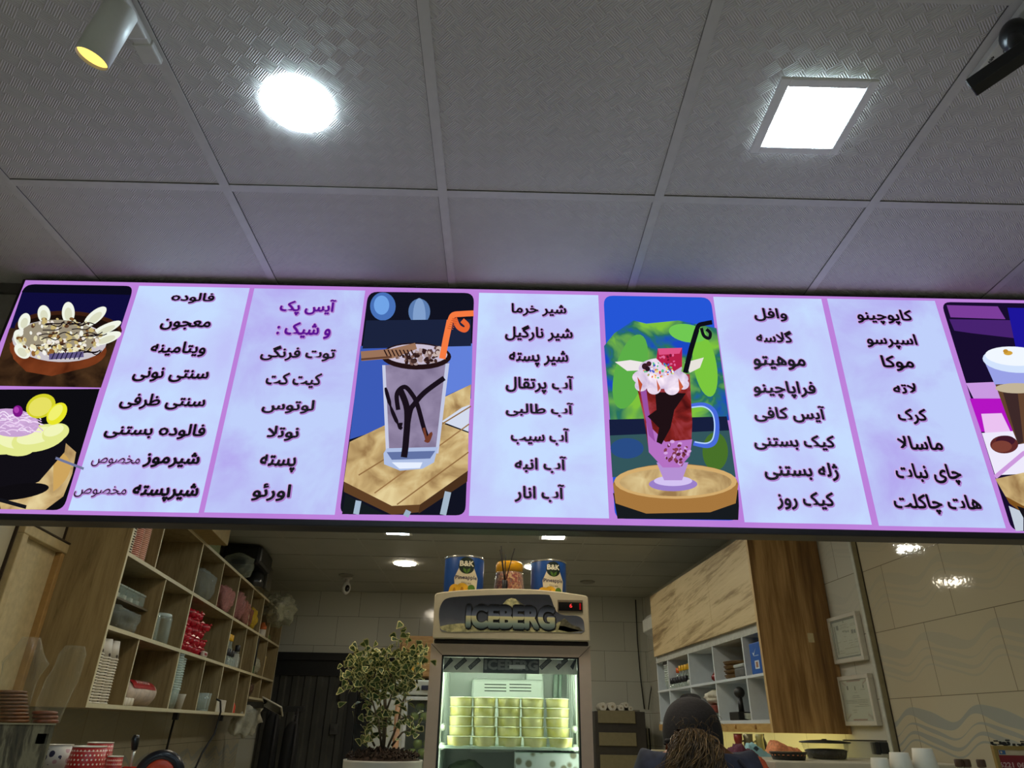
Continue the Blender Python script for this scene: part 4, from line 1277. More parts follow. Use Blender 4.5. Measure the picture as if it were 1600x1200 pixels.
for p, k in cl:
    for i in range(int(13 * k + 1)):
        base_ = p + Vector((rn.gauss(0, 0.017), rn.gauss(0, 0.02), rn.gauss(0, 0.017)))
        d = Vector((rn.uniform(-1, 1), rn.uniform(-1, 0.8), rn.uniform(-0.3, 1))).normalized()
        sz = rn.uniform(0.020, 0.038)
        s = d.cross(Vector((rn.uniform(-1, 1), rn.uniform(-1, 1), rn.uniform(-1, 1)))).normalized()
        nn = d.cross(s).normalized()
        prof = [(0.0, 0.03), (0.25, 0.14), (0.55, 0.30), (0.8, 0.40), (0.95, 0.36), (1.02, 0.2), (0.97, 0.0)]
        o_ = [base_ + d * (sz * t) + s * (sz * wd) + nn * (sz * 0.18 * wd) for t, wd in prof]
        o2 = [base_ + d * (sz * t) - s * (sz * wd) + nn * (sz * 0.18 * wd) for t, wd in prof[:-1]][::-1]
        ring = o_ + o2
        cen = base_ + d * (sz * 0.6)
        inner = [cen + (q - cen) * 0.76 for q in ring]
        N = len(ring)
        lf.add(ring + inner, [(j, (j + 1) % N, N + (j + 1) % N, N + j) for j in range(N)], 1)
        lf.add(inner, [list(range(N))], 0 if rn.random() < 0.7 else 2)
lf.build('leaves', [LEAF, LEAF2, LEAF3], pl, fix=False)

# ================================================================ far end of the shop
# second fridge with green apples
y2 = 4.6
q0, q1 = at_y(580, 1100, y2), at_y(760, 1100, y2)
f2 = thing('display_fridge', 'white fridge with green apples half hidden behind the plant', 'fridge', (q0.x, y2, 0))
W2 = q1.x - q0.x
zt = at_y(650, 1062, y2).z; zg = at_y(650, 1086, y2).z; xg = at_y(637, 1100, y2).x - q0.x
WB = M((186, 186, 172), 0.4, var=0.03)
mb = MB(); mb.box((0, 0.04, 0), (0.04, 0.6, zt), 0); mb.box((W2 - 0.04, 0.04, 0), (W2, 0.6, zt), 0); mb.box((0, 0.58, 0), (W2, 0.6, zt), 0)
mb.box((0, 0.02, zg), (W2, 0.6, zt), 0, bev=0.008); mb.box((0, 0.0, 0), (xg - 0.02, 0.06, zg), 0, bev=0.006); mb.box((0, 0.04, 0), (W2, 0.6, 0.6), 0)
mb.build('body', WB, f2)
mb = MB(); mb.box((xg - 0.02, -0.01, zg - 0.03), (W2, 0.02, zg - 0.008), 0, bev=0.004); mb.box((xg - 0.02, 0, 0.6), (xg, 0.03, zg - 0.03), 0); mb.box((W2 - 0.03, 0, 0.6), (W2, 0.03, zg - 0.03), 0)
d2 = mb.build('door', M((200, 202, 196), 0.3), f2)
mb = MB(); mb.box((xg, 0.008, 0.62), (W2 - 0.03, 0.014, zg - 0.03), 0); mb.build('door_glass', CLEAR((200, 215, 205), 0.05, 0.03), d2)
a = at_y(659, 1062, y2); b = at_y(676, 1069, y2)
zz = (zt + zg) / 2
mb = MB(); mb.box((a.x - q0.x, 0.008, zz - 0.013), (b.x - q0.x, 0.02, zz + 0.013), 0, bev=0.003); mb.build('control_panel', M((44, 46, 62), 0.3), f2)
shz = [at_y(650, 1128, y2 + 0.1).z, at_y(650, 1186, y2 + 0.1).z]
for z in shz:
    mb = MB(); mb.box((0.042, 0.06, z - 0.006), (W2 - 0.042, 0.57, z), 0); mb.build('shelf', M((70, 74, 70), 0.4), f2)
APP = M((128, 146, 52), 0.3, var=0.12, scale=20)
ap = thing('green_apple', 'x', 'apple', (0, 0, 0), 0, 'green apples in the white fridge')
mb = MB(); ra = 0.030
mb.lathe([(0.001, 0.006), (ra * 0.5, 0.0), (ra * 0.88, ra * 0.5), (ra, ra * 1.05), (ra * 0.85, ra * 1.6), (ra * 0.45, ra * 1.86), (0.003, ra * 1.7)], (0, 0, 0), 18, 0)
mb.build('flesh', APP, ap)
mb = MB(); mb.tube([(0, 0, ra * 1.68), (0.003, 0.002, ra * 2.1)], 0.0014, 5); mb.build('stem', M((74, 56, 30), 0.8), ap)
spots = [(0, 0, 'front left apple on the upper shelf'), (1, 0, 'second front apple on the upper shelf'), (2, 0, 'third front apple on the upper shelf'), (0.5, 1, 'left apple piled on the upper row'), (1.5, 1, 'right apple piled on the upper row')]
first = True
for si, z in enumerate(shz):
    for gx, gz, nm in spots:
        loc = (q0.x + xg + 0.034 + gx * 0.063, y2 + 0.11 + (0.012 if gz else 0), z + 0.0005 + gz * 0.050)
        lab = 'green apple in the white fridge, ' + (nm if si == 0 else nm.replace('upper shelf', 'lower shelf').replace('upper row', 'lower row'))
        if first: ap.location = loc; ap['label'] = lab; first = False
        else: dup(ap, loc, rn.uniform(0, 6), lab)

WOOD_L = wood('light_ash_wood', [(0.3, (134, 98, 58)), (0.5, (176, 140, 92)), (0.7, (200, 166, 116))], scale=(2, 8, 14))
y3 = 7.55
a, b = at_y(626, 993, y3), at_y(760, 1059, y3)
mb = MB(); mb.box((0, 0, 0), (b.x - a.x, 0.34, a.z - b.z), 0, bev=0.004)
tag(mb.build('wall_cabinet', WOOD_L, loc=(a.x, y3, b.z)), 'pale wooden wall cabinet on the back wall above the plant', 'cabinet')
c0, c1 = at_y(636, 1024, y3 - 0.004), at_y(655, 1050, y3 - 0.004)
mb = MB(); mb.box((0, 0, 0), (c1.x - c0.x, 0.0035, c0.z - c1.z), 0); mb.box((0.01, -0.0006, 0.02), ((c1.x - c0.x) * 0.3, 0, (c0.z - c1.z) * 0.4), 1)
tag(mb.build('paper_notice', [M((224, 168, 40), 0.6), M((236, 232, 220), 0.6)], loc=(c0.x, y3 - 0.0042, c1.z)), 'yellow paper stuck on the pale wooden wall cabinet', 'notice')
a = at_y(623, 1100, 4.3)
mb = MB(); mb.tube([(0, 0, 0), (0, 0, a.z)], 0.018, 12)
tag(mb.build('wooden_pole', M((150, 106, 62), 0.5, var=0.15), loc=(a.x, 4.3, 0)), 'orange brown wooden pole standing behind the plant stems', 'pole')

# camera and discs on the back ceiling
c = at_z(549, 908, CEIL)
cc = thing('security_camera', 'small white security camera on the ceiling near the back wall', 'camera', (c.x, c.y - 0.2, CEIL - 0.0032))
mb = MB(); mb.lathe([(0.045, -0.014), (0.05, -0.004), (0.05, 0)], (0, 0, 0), 24, 0); mb.lathe([(0.022, -0.06), (0.022, -0.012)], (0, 0, 0), 16, 0); mb.build('mount', M((190, 188, 178), 0.4), cc)
mb = MB(); mb.ball((0, -0.012, -0.105), (0.046, 0.048, 0.062), 0, 20, 14); mb.build('camera_head', M((196, 196, 188), 0.35), cc)
mb = MB(); mb.ball((0.018, -0.045, -0.112), (0.026, 0.02, 0.034), 0, 16, 10); mb.build('lens', M((14, 14, 16), 0.15), cc)
for (u, v, lab) in ((541, 898, 'small round vent disc on the ceiling before the security camera'), (918, 908.5, 'small round vent disc on the ceiling right of the fridge')):
    c = at_z(u, v, CEIL)
    mb = MB(); mb.lathe([(0.055, -0.012), (0.072, -0.006), (0.075, 0)], (0, 0, 0), 28, 0)
    tag(mb.build('ceiling_vent', M((132, 130, 120), 0.6), loc=(c.x, c.y, CEIL - 0.0032)), lab, 'vent', 'round ceiling vents')

# drawer tower with rolls on top
yd = 7.35
a, b = at_y(934, 1109, yd), at_y(992, 1109, yd)
W = b.x - a.x
dt = thing('drawer_tower', 'tall drawer tower with pale fronts right of the drinks fridge', 'drawers', (a.x, yd, 0))
mb = MB()
mb.box((-0.03, 0.02, 0), (W + 0.10, 0.45, a.z - 0.01), 0, bev=0.004)
mb.build('body', M((46, 42, 38), 0.5), dt)
zv = [at_y(960, v, yd).z for v in (1110, 1130, 1144.5, 1165.5, 1179.5, 1202)]
for i in range(3):
    mb = MB(); mb.box((0.0 + i * 0.003, 0.0, zv[2 * i + 1]), (W, 0.02, zv[2 * i]), 0, bev=0.004); mb.build('drawer', M((118, 110, 82), 0.45, var=0.04), dt)
for i in range(2):
    mb = MB(); mb.box((0, -0.005, 0.7 - i * 0.3), (W, 0.02, 0.9 - i * 0.3), 0, bev=0.004); mb.build('drawer', M((118, 110, 82), 0.45, var=0.04), dt)
ztop = a.z - 0.01
base = None
RO = M((202, 198, 184), 0.6)
for (u, v, rad, where) in ((942, 1097.5, 6.0, 'leftmost of the row on the drawer tower'), (956.5, 1098.5, 6.2, 'second from left on the drawer tower'), (970, 1098, 4.6, 'third from left on the drawer tower'), (985, 1098, 3.8, 'rightmost of the row on the drawer tower'), (977.5, 1088, 4.0, 'lying on top of the others on the drawer tower')):
    q = at_y(u, v, yd + 0.05); r = rad * 6.9 / 1065
    z = ztop + r + 0.0005 if v > 1095 else ztop + 0.058
    t = thing('paper_roll', 'white roll seen end on, ' + where, 'roll', (q.x, yd + 0.05, z), 0, 'white rolls on the drawer tower')
    X = Matrix.Rotation(R(90), 4, 'X')
    mb = MB(); mb.lathe([(r * 0.96, -0.25), (r, -0.245), (r, -0.004), (r * 0.96, 0.0)], (0, 0, 0), 24, 0, X=X); mb.build('wrap', RO, t)
    mb = MB(); mb.lathe([(0.001, 0.0005), (r * 0.3, 0.0006), (r * 0.3, 0.003), (r * 0.22, 0.003)], (0, 0, 0), 16, 0, X=X); mb.build('core', M((150, 138, 110), 0.7), t)

# electric box, cables and air conditioner in the back right corner
q = RW.w(-0.03, 3.55, 0)
a = at_y(1014, 1110, 6.9); 
bx = at_y(1009, 1112, 7.2)
mb = MB(); mb.box((0, 0, 0), (0.075, 0.06, 0.17), 0, bev=0.006); mb.box((0.02, -0.004, 0.05), (0.055, 0.0, 0.12), 1)
tag(mb.build('junction_box', [M((126, 124, 112), 0.5), M((100, 98, 88), 0.5)], loc=(bx.x - 0.01, 7.838, at_y(1009, 1138, 7.84).z)), 'grey junction box on the back wall beside the cables', 'junction box')
mb = MB()
P = [at_y(u, v, 7.87) for u, v in ((993, 937), (996, 1000), (1001, 1060), (1007, 1108))]
mb.tube(P, 0.0065, 6)
tag(mb.build('power_cable', M((22, 22, 20), 0.6)), 'black cable running down the back right corner', 'cable')
mb = MB()
P = [at_y(u, v, 7.86) for u, v in ((1020, 1062), (1016, 1085), (1013, 1109))]
mb.tube(P, 0.0055, 6)
tag(mb.build('power_cable', M((22, 22, 20), 0.6)), 'short slanting black cable right of the corner cable', 'cable')
mb = MB()
for du in (-3, 2): mb.tube([at_y(1012 + du, 1138, 7.87), at_y(1014 + du, 1165, 7.87), at_y(1015 + du, 1205, 7.87)], 0.008, 6)
tag(mb.build('power_cable', M((18, 18, 18), 0.6)), 'pair of black cables hanging below the grey junction box', 'cable')
qa = at_y(1004, 980, 6.85)
ac = thing('air_conditioner', 'white wall air conditioner peeking out behind the wooden cabinet', 'air conditioner', RW.w(-0.036, 2.62, 0), RW.a)
loc_ = (qa - RW.o); dep = -loc_.dot(RW.xv) - 0.036
zt = at_y(1012, 960, 6.75).z; zb_ = at_y(1012, 1002, 6.75).z
prof = [(0, zb_ + 0.02), (-dep * 0.6, zb_), (-dep, zb_ + 0.09), (-dep, zt - 0.05), (-dep * 0.85, zt - 0.005), (0, zt)]
mb = MB(); mb.prism([(x, 0, z) for x, z in prof], (0, 0.62, 0), 0)
mb.build('casing', M((206, 208, 200), 0.35, var=0.02), ac)
mb = MB(); mb.prism([(-dep * 0.62, 0.04, zb_ - 0.003), (-dep * 0.99, 0.04, zb_ + 0.083), (-dep * 1.01, 0.04, zb_ + 0.08), (-dep * 0.64, 0.04, zb_ - 0.008)], (0, 0.54, 0), 0)
mb.build('louver', M((176, 178, 172), 0.4), ac)

# ================================================================ open shelves on the left
SHW = wood('oak_shelf_wood', [(0.28, (92, 78, 52)), (0.42, (136, 118, 82)), (0.55, (152, 134, 96)), (0.75, (166, 148, 108))], scale=(9, 9, 0.8), freq=2.0)
EDGE_M = M((206, 196, 160), 0.5, var=0.02)
sh = thing('open_shelf_unit', 'long wooden open shelf unit with pale edges along the left wall', 'shelf', LF.o, LF.a)
D = 0.285
ZB_, Z1, Z2, Z3 = 1.663, 1.985, 2.317, 2.635     # top faces of the boards
T = 0.018
SE = 4.33


def board(name, a, b, edge_axis):
    mb = MB(); mb.box(a, b, 0)
    x = max(a[0], b[0])
    mb.box((x, a[1], a[2]), (x + 0.0015, b[1], b[2]), 1)
    return mb.build(name, [SHW, EDGE_M], sh)


board('side_panel', (-D, -T, ZB_ - T), (0, 0, CEIL - 0.004), 0)
board('side_panel', (-D, SE, 1.80), (0, SE + T, Z3), 0)
board('shelf_board', (-D, 0, ZB_ - T), (0, 3.30, ZB_), 0)
board('shelf_board', (-D, 0, Z1 - T), (0, SE, Z1), 0)
board('shelf_board', (-D, 0, Z2 - T), (0, SE, Z2), 0)
board('shelf_board', (-D, 0, Z3 - T), (0, SE, Z3), 0)
board('shelf_board', (-D, 3.30, 1.80 - T), (0, SE, 1.80), 0)
mb = MB(); mb.box((-D - 0.008, -T, ZB_ - T), (-D, 3.3, Z3), 0); mb.box((-D - 0.008, 3.3, 1.79), (-D, SE + T, Z3), 0); mb.build('back_panel', SHW, sh)
for s, z0, z1, t in ((1.10, ZB_, Z3, T), (2.21, ZB_, Z3, T), (3.235, ZB_, Z3, T)):
    for a, b in ((ZB_, Z1 - T), (Z1, Z2 - T), (Z2, Z3 - T)):
        board('divider', (-D, s, a), (0, s + t, b), 0)
for s, a, b in ((0.39, Z2, Z3 - T), (1.70, Z2, Z3 - T), (2.76, Z2, Z3 - T), (3.72, Z2, Z3 - T), (0.60, Z1, Z2 - T), (2.78, Z1, Z2 - T), (3.75, Z1, Z2 - T), (0.42, ZB_, Z1 - T), (1.715, ZB_, Z1 - T), (2.79, ZB_, Z1 - T), (3.75, 1.80, Z1 - T)):
    board('divider', (-D, s, a), (-0.006, s + 0.012, b), 0)
mb = MB(); mb.box((-D, 0.0, 2.125), (-0.06, 0.60, 2.135), 0); mb.build('half_shelf', M((92, 84, 66), 0.4), sh)


def put(x, s, z): return LF.w(x, s, z + 0.0006)


# ---- nested paper cups
def cup_mesh(r, h, mats, stripe=True):
    mb = MB()
    mb.lathe([(r * 0.72, 0.0), (r * 0.96, h * 0.93)], (0, 0, 0), 20, 0)
    body = mb
    rim = MB(); rim.lathe([(r * 0.955, h * 0.93), (r * 1.03, h * 0.945), (r * 1.03, h * 0.99), (r * 0.96, h)], (0, 0, 0), 20, 0)
    return body, rim


def cup_stack(x, s, z, n, r, h, step, body_m, rim_m, labels, group, invert=False, name='paper_cup'):
    t = thing(name, labels(0), 'cup', put(x, s, z), LF.a, group)
    b, rm = cup_mesh(r, h, None)
    X = Matrix.Translation((0, 0, h)) @ Matrix.Scale(-1, 4, (0, 0, 1)) if invert else None
    if X is not None:
        for m_ in (b, rm): m_.v = [X @ v for v in m_.v]
    b.build('cup_wall', body_m, t); rm.build('rolled_rim', rim_m, t)
    for k in range(1, n):
        dup(t, put(x, s, z + k * step), LF.a, labels(k))
    return t


DOTW = NT('white_cup_dark_print')
vv = DOTW.n('ShaderNodeTexVoronoi'); vv.inputs['Scale'].default_value = 30; DOTW.link(DOTW.coord(), vv.inputs['Vector'])
DOTW.set(Base_Color=DOTW.ramp(vv.outputs['Distance'], [(0.2, (60, 44, 40)), (0.3, (206, 200, 186)), (1.0, (214, 208, 196))]), Roughness=0.5)
DARKCUP = M((52, 42, 32), 0.5, var=0.1); REDCUP = M((150, 44, 34), 0.5, var=0.25, scale=70)
WRIM = M((226, 220, 200), 0.35, var=0.02); RRIM = M((214, 170, 150), 0.3, var=0.1)
lab = lambda what, where: (lambda k: '%s nested in %s' % (what, where))
cup_stack(-0.055, 0.055, Z2, 20, 0.043, 0.09, 0.0125, DARKCUP, WRIM, lab('dark paper cup with pale rim', 'the near end stack, upper shelf'), 'dark paper cups, upper shelf stack', invert=True)
cup_stack(-0.055, 0.155, Z2, 24, 0.042, 0.09, 0.0095, REDCUP, RRIM, lab('red paper cup with pale rim', 'the red stack on the upper shelf'), 'red paper cups, upper shelf stack', invert=True)
cup_stack(-0.055, 0.248, Z2, 24, 0.040, 0.09, 0.0095, M((176, 128, 100), 0.4, var=0.2), RRIM, lab('glossy wrapped paper cup', 'the stack right of the red cups'), 'glossy wrapped cups, upper shelf stack', invert=True)
for i, (s, lb) in enumerate(((0.045, 'the near stack of the bottom shelf'), (0.135, 'the middle stack of the bottom shelf'), (0.225, 'the far stack of the bottom shelf'))):
    cup_stack(-0.050, s, ZB_, 17 if i else 18, 0.042, 0.085, 0.0118, DOTW.m, WRIM, lab('white printed paper cup', lb), 'white printed cups, ' + lb, invert=True)
CL = CLEAR((214, 226, 214), 0.06, 0.05, edge=0.4)
CLR = CLEAR((224, 236, 226), 0.26, 0.06)
cup_stack(-0.038, 1.19, ZB_, 15, 0.046, 0.11, 0.0135, CL, CLR, lab('clear plastic cup', 'the tall clear stack on the bottom shelf'), 'clear plastic cups, bottom shelf stack', name='plastic_cup')
cup_stack(-0.05, 1.295, ZB_, 13, 0.044, 0.11, 0.0145, CL, CLR, lab('clear plastic cup', 'the second clear stack on the bottom shelf'), 'clear plastic cups, second bottom shelf stack', name='plastic_cup')
mb = MB(); mb.lathe([(0.020, 0), (0.032, 0.085), (0.034, 0.088)], (0, 0, 0), 20, 0)
tag(mb.build('paper_cup', M((222, 218, 202), 0.5), loc=put(-0.06, 1.52, ZB_)), 'single white paper cup standing beside the clear cup stacks', 'cup')
t = thing('spice_bottle', 'small bottle with brown lid leaning at the clear cup stack', 'bottle', put(-0.025, 1.135, ZB_))
mb = MB(); mb.lathe([(0.013, 0), (0.014, 0.004), (0.014, 0.10), (0.009, 0.115)], (0, 0, 0), 14, 0); mb.build('glass', CLEAR((190, 200, 180), 0.35, 0.05), t)
mb = MB(); mb.lathe([(0.013, 0.112), (0.0135, 0.115), (0.0135, 0.155), (0.010, 0.158)], (0, 0, 0), 14, 0); mb.build('cap', M((120, 58, 26), 0.5), t)


# ---- crumpled bags
def bag(name, label, x, s, z, w, d, h, mat, seed=0, neck=0.5, lump=0.22, group=None, tie=None, cat='bag'):
    """w across the shelf depth, d along the shelf"""
    def f(q):
        k = (1.0 if neck > 0.7 else (abs(q.x) ** 4 + abs(q.y) ** 4 + abs(q.z) ** 4) ** -0.16) + lump * noise.noise(q * 2.3 + Vector((seed, 0, 0))) + lump * 0.5 * noise.noise(q * 6 + Vector((0, seed, 0)))
        if q.z > 0: k *= 1 - (1 - neck) * 0.8 * q.z * (1 if math.hypot(q.x, q.y) < 0.9 else 0.2)
        return k
    mb = MB()
    mb.ball((0, 0, h / 2), (w / 2, d / 2, h / 2), 0, 36, 24, f=f)
    zmin = min(v.z for v in mb.v)
    for v in mb.v:
        v.z = max(v.z - zmin, 0.0 + (0.04 * h if v.z - zmin < 0.04 * h else 0)) - (0.04 * h)
    zz = min(v.z for v in mb.v)
    for v in mb.v: v.z -= zz
    o = mb.build(name, mat, loc=put(x, s, z), rz=LF.a)
    return tag(o, label, cat, group)


CRINK = CLEAR((216, 228, 220), 0.08, 0.05, bump=1.0, scale=70, edge=0.3)
def film(c, a=0.7): return CLEAR(c, a, 0.06, bump=1.0, scale=70)
bag('plastic_bag', 'crumpled clear bag in the middle shelf cell nearest the front', -0.09, 0.24, Z1, 0.18, 0.44, 0.135, CRINK, 1)
bag('plastic_bag', 'glittering clear bag standing in the second upper cell', -0.06, 1.40, Z2, 0.16, 0.42, 0.215, CRINK, 2)
bag('plastic_bag', 'small dark mottled bag behind the glittering clear bag', -0.09, 1.16, Z2, 0.12, 0.09, 0.17, film((40, 40, 34)), 3)
bag('sweet_bag', 'pink wrapped bag standing alone in its upper cell', -0.055, 1.99, Z2, 0.15, 0.36, 0.235, film((186, 122, 112)), 4)
bag('sweet_bag', 'dusty pink bag left in the upper cell before the yellow bag', -0.05, 2.40, Z2, 0.14, 0.24, 0.265, film((170, 112, 106)), 5)
bag('sweet_bag', 'second dusty pink bag beside the brownish bag', -0.05, 2.63, Z2, 0.14, 0.22, 0.23, film((176, 116, 104)), 6)
bag('sweet_bag', 'brownish pink bag between the pink bags and the yellow bag', -0.065, 2.86, Z2, 0.13, 0.16, 0.20, film((150, 96, 76)), 7)
bag('sweet_bag', 'yellow shiny bag on the upper shelf', -0.06, 3.05, Z2, 0.12, 0.24, 0.23, film((206, 172, 52)), 8)
bag('plastic_bag', 'crinkled clear bag at the far right of the dark glasses', -0.09, 1.93, ZB_, 0.14, 0.17, 0.09, CRINK, 9)
# red packet heap
RED = M((178, 22, 40), 0.25, var=0.3, scale=60, bump=0.3)
first = None
rn = random.Random(21)
rowsz = [(0.0, 6), (0.052, 6), (0.104, 5), (0.156, 5), (0.205, 3)]
names = ['bottom', 'second', 'middle', 'fourth', 'top']
for ri, (dz, cnt) in enumerate(rowsz):
    for k in range(cnt):
        s = 1.18 + 0.045 * max(0, ri - 1) + 0.095 * k + rn.uniform(-0.008, 0.008)
        loc = put(-0.068 + rn.uniform(-0.012, 0.012), s, Z1 + dz)
        lb = 'glossy red packet, %s layer of the red heap, %s from its near side' % (names[ri], ['first', 'second', 'third', 'fourth', 'fifth', 'sixth'][k])
        if first is None:
            first = thing('red_packet', lb, 'packet', loc, LF.a, 'red packets heaped in the middle shelf')
            mb = MB(); mb.ball((0, 0, 0.028), (0.056, 0.054, 0.031), 0, 18, 12, f=lambda d: 1 + 0.22 * noise.noise(d * 3.5)); mb.build('pouch', RED, first)
            mb = MB(); mb.add([(0.03, -0.012, 0.03), (0.03, 0.012, 0.03), (0.062, 0.022, 0.045), (0.062, -0.022, 0.045), (0.058, 0.0, 0.058)], [(0, 1, 2, 4, 3)], 0); mb.build('twisted_end', M((206, 40, 56), 0.25, var=0.2), first)
        else:
            dup(first, loc, LF.a + rn.uniform(-0.4, 0.4), lb)
t = thing('white_packet', 'small white packet at the foot of the red packets', 'packet', put(-0.008, 1.66, Z1), LF.a)
mb = MB(); mb.box((-0.01, -0.05, 0), (0.012, 0.05, 0.035), 0, bev=0.008); mb.build('wrapper', M((206, 196, 180), 0.4), t)
mb = MB(); mb.box((0.0122, -0.03, 0.01), (0.0126, 0.03, 0.025), 0); mb.build('printed_band', M((150, 40, 44), 0.5), t)

# clear boxes on the half shelf, jars
GL = CLEAR((206, 220, 210), 0.03, 0.03)
first = None
for k in range(6):
    loc = put(-0.12, 0.055 + k * 0.092, 2.135)
    lb = 'clear lidded box, %s along the small inner shelf' % ['first', 'second', 'third', 'fourth', 'fifth', 'sixth'][k]
    if first is None:
        first = thing('plastic_box', lb, 'box', loc, LF.a, 'clear boxes on the inner shelf')
        mb = MB(); mb.box((-0.05, -0.042, 0), (0.05, 0.042, 0.055), 0, bev=0.006); mb.build('tray', CLEAR((180, 196, 184), 0.15, 0.06), first)
        mb = MB(); mb.box((-0.052, -0.044, 0.055), (0.052, 0.044, 0.066), 0, bev=0.004); mb.build('lid', CLEAR((206, 218, 208), 0.3, 0.1), first)
        mb = MB(); mb.box((-0.03, -0.02, 0.004), (0.03, 0.02, 0.03), 0); mb.build('white_contents', M((206, 206, 190), 0.6), first)
    else: dup(first, loc, LF.a, lb)
for k, (s, r, h, lb) in enumerate(((0.735, 0.055, 0.15, 'clear glass jar at the left of the second middle cell'), (0.87, 0.075, 0.165, 'wide clear glass jar at the right of the second middle cell'))):
    t = thing('glass_jar', lb, 'jar', put(-0.085, s, Z1), 0, 'glass jars in the second middle cell')
    mb = MB(); mb.lathe([(r * 0.9, 0), (r, 0.01), (r, h * 0.85), (r * 0.86, h * 0.95), (r * 0.86, h), (r * 0.8, h), (r * 0.8, h * 0.94), (r * 0.93, h * 0.84), (r * 0.93, 0.014), (0.001, 0.012)], (0, 0, 0), 28, 0); mb.build('glass_wall', GL, t)
    mb = MB(); mb.lathe([(r * 0.87, h * 0.90), (r * 0.92, h * 0.92), (r * 0.92, h * 0.97), (r * 0.87, h)], (0, 0, 0), 28, 0); mb.build('neck_ring', CLEAR((214, 228, 220), 0.5, 0.05), t)
first = None
for k, (x, s) in enumerate(((-0.05, 2.02), (-0.05, 2.10), (-0.12, 2.06), (-0.12, 2.14))):
    lb = 'ridged drinking glass on the bottom shelf, ' + ['front left of four', 'front right of four', 'back left of four', 'back right of four'][k]
    if first is None:
        first = thing('drinking_glass', lb, 'glass', put(x, s, ZB_), 0, 'ridged glasses on the bottom shelf')
        mb = MB(); mb.lathe([(0.026, 0), (0.034, 0.115), (0.031, 0.115), (0.024, 0.012), (0.001, 0.010)], (0, 0, 0), 24, 0, wob=lambda a, j: 1 + 0.03 * math.cos(12 * a)); mb.build('glass_wall', CLEAR((220, 232, 224), 0.12, 0.03), first)
        mb = MB(); mb.lathe([(0.026, 0), (0.027, 0.010), (0.001, 0.0101)], (0, 0, 0), 24, 0); mb.build('thick_base', CLEAR((200, 216, 206), 0.6, 0.03), first)
    else: dup(first, put(x, s, ZB_), 0, lb)

# paper towel pack with red print
t = thing('tissue_pack', 'roll pack in clear wrap with a red printed band on the bottom shelf', 'tissue pack', put(-0.085, 0.76, ZB_), LF.a)
X = Matrix.Translation((0, 0, 0.062)) @ Matrix.Rotation(R(-90), 4, 'X')
mb = MB(); mb.lathe([(0.03, -0.21), (0.062, -0.19), (0.064, 0.0), (0.062, 0.17), (0.03, 0.20)], (0, 0, 0), 28, 0, X=X, wob=lambda a, j: 1 + 0.05 * math.sin(3 * a + j)); mb.build('rolls', M((196, 176, 156), 0.5, var=0.1), t)
mb = MB()
for i in range(10):
    for s0_, s1_ in ((-0.19, 0.15),):
        a0, a1 = R(20 + i * 14), R(20 + (i + 1) * 14)
        rr = 0.0665
        mb.poly([(rr * math.cos(a0), s0_, 0.062 + rr * math.sin(a0)), (rr * math.cos(a0), s1_, 0.062 + rr * math.sin(a0)), (rr * math.cos(a1), s1_, 0.062 + rr * math.sin(a1)), (rr * math.cos(a1), s0_, 0.062 + rr * math.sin(a1))], 0)
mb.build('red_band', M((168, 26, 32), 0.3), t)
mb = MB()
for i in range(7): mb.tube([(0.0672 * math.cos(R(45)), -0.11 + i * 0.03, 0.062 + 0.0672 * math.sin(R(45))), (0.0672 * math.cos(R(66)), -0.095 + i * 0.03, 0.062 + 0.0672 * math.sin(R(66)))], 0.003, 5)
mb.build('white_script', M((206, 170, 160), 0.5), t)
mb = MB(); mb.ball((0, 0.215, 0.055), (0.035, 0.05, 0.05), 0, 18, 12, f=lambda d: 1 + 0.3 * noise.noise(d * 4)); mb.build('twisted_wrap', CLEAR((230, 226, 214), 0.5, 0.1, bump=0.8, scale=50), t)
first = None
for k, s in enumerate((0.475, 0.52, 0.565)):
    lb = 'small white wrapped roll before the red banded pack, %s of three' % ['first', 'second', 'third'][k]
    if first is None:
        first = thing('napkin_roll', lb, 'roll', put(-0.03, s, ZB_), LF.a, 'small white rolls on the bottom shelf')
        mb = MB(); mb.lathe([(0.018, 0.0), (0.021, 0.003), (0.021, 0.032), (0.018, 0.036)], (0, 0, 0), 18, 0); mb.build('paper', M((222, 212, 190), 0.5), first)
        mb = MB(); mb.lathe([(0.006, 0.0362), (0.006, 0.0368), (0.001, 0.0368)], (0, 0, 0), 12, 0); mb.build('hollow', M((90, 78, 60), 0.7), first)
    else: dup(first, put(-0.03, s, ZB_), LF.a, lb)


# ---- small bottles with coloured caps
def cap_bottle(name, label, loc, rz, h, r, cap, glass, group, caph=0.028):
    t = thing(name, label, 'bottle', loc, rz, group)
    mb = MB(); mb.lathe([(r * 0.92, 0), (r, 0.004), (r, h * 0.6), (r * 0.5, h * 0.8), (r * 0.45, h)], (0, 0, 0), 16, 0); mb.build('glass', glass, t)
    mb = MB(); mb.lathe([(r * 0.62, h - 0.004), (r * 0.68, h), (r * 0.68, h + caph), (r * 0.58, h + caph + 0.003)], (0, 0, 0), 16, 0); mb.build('cap', cap, t)
    return t


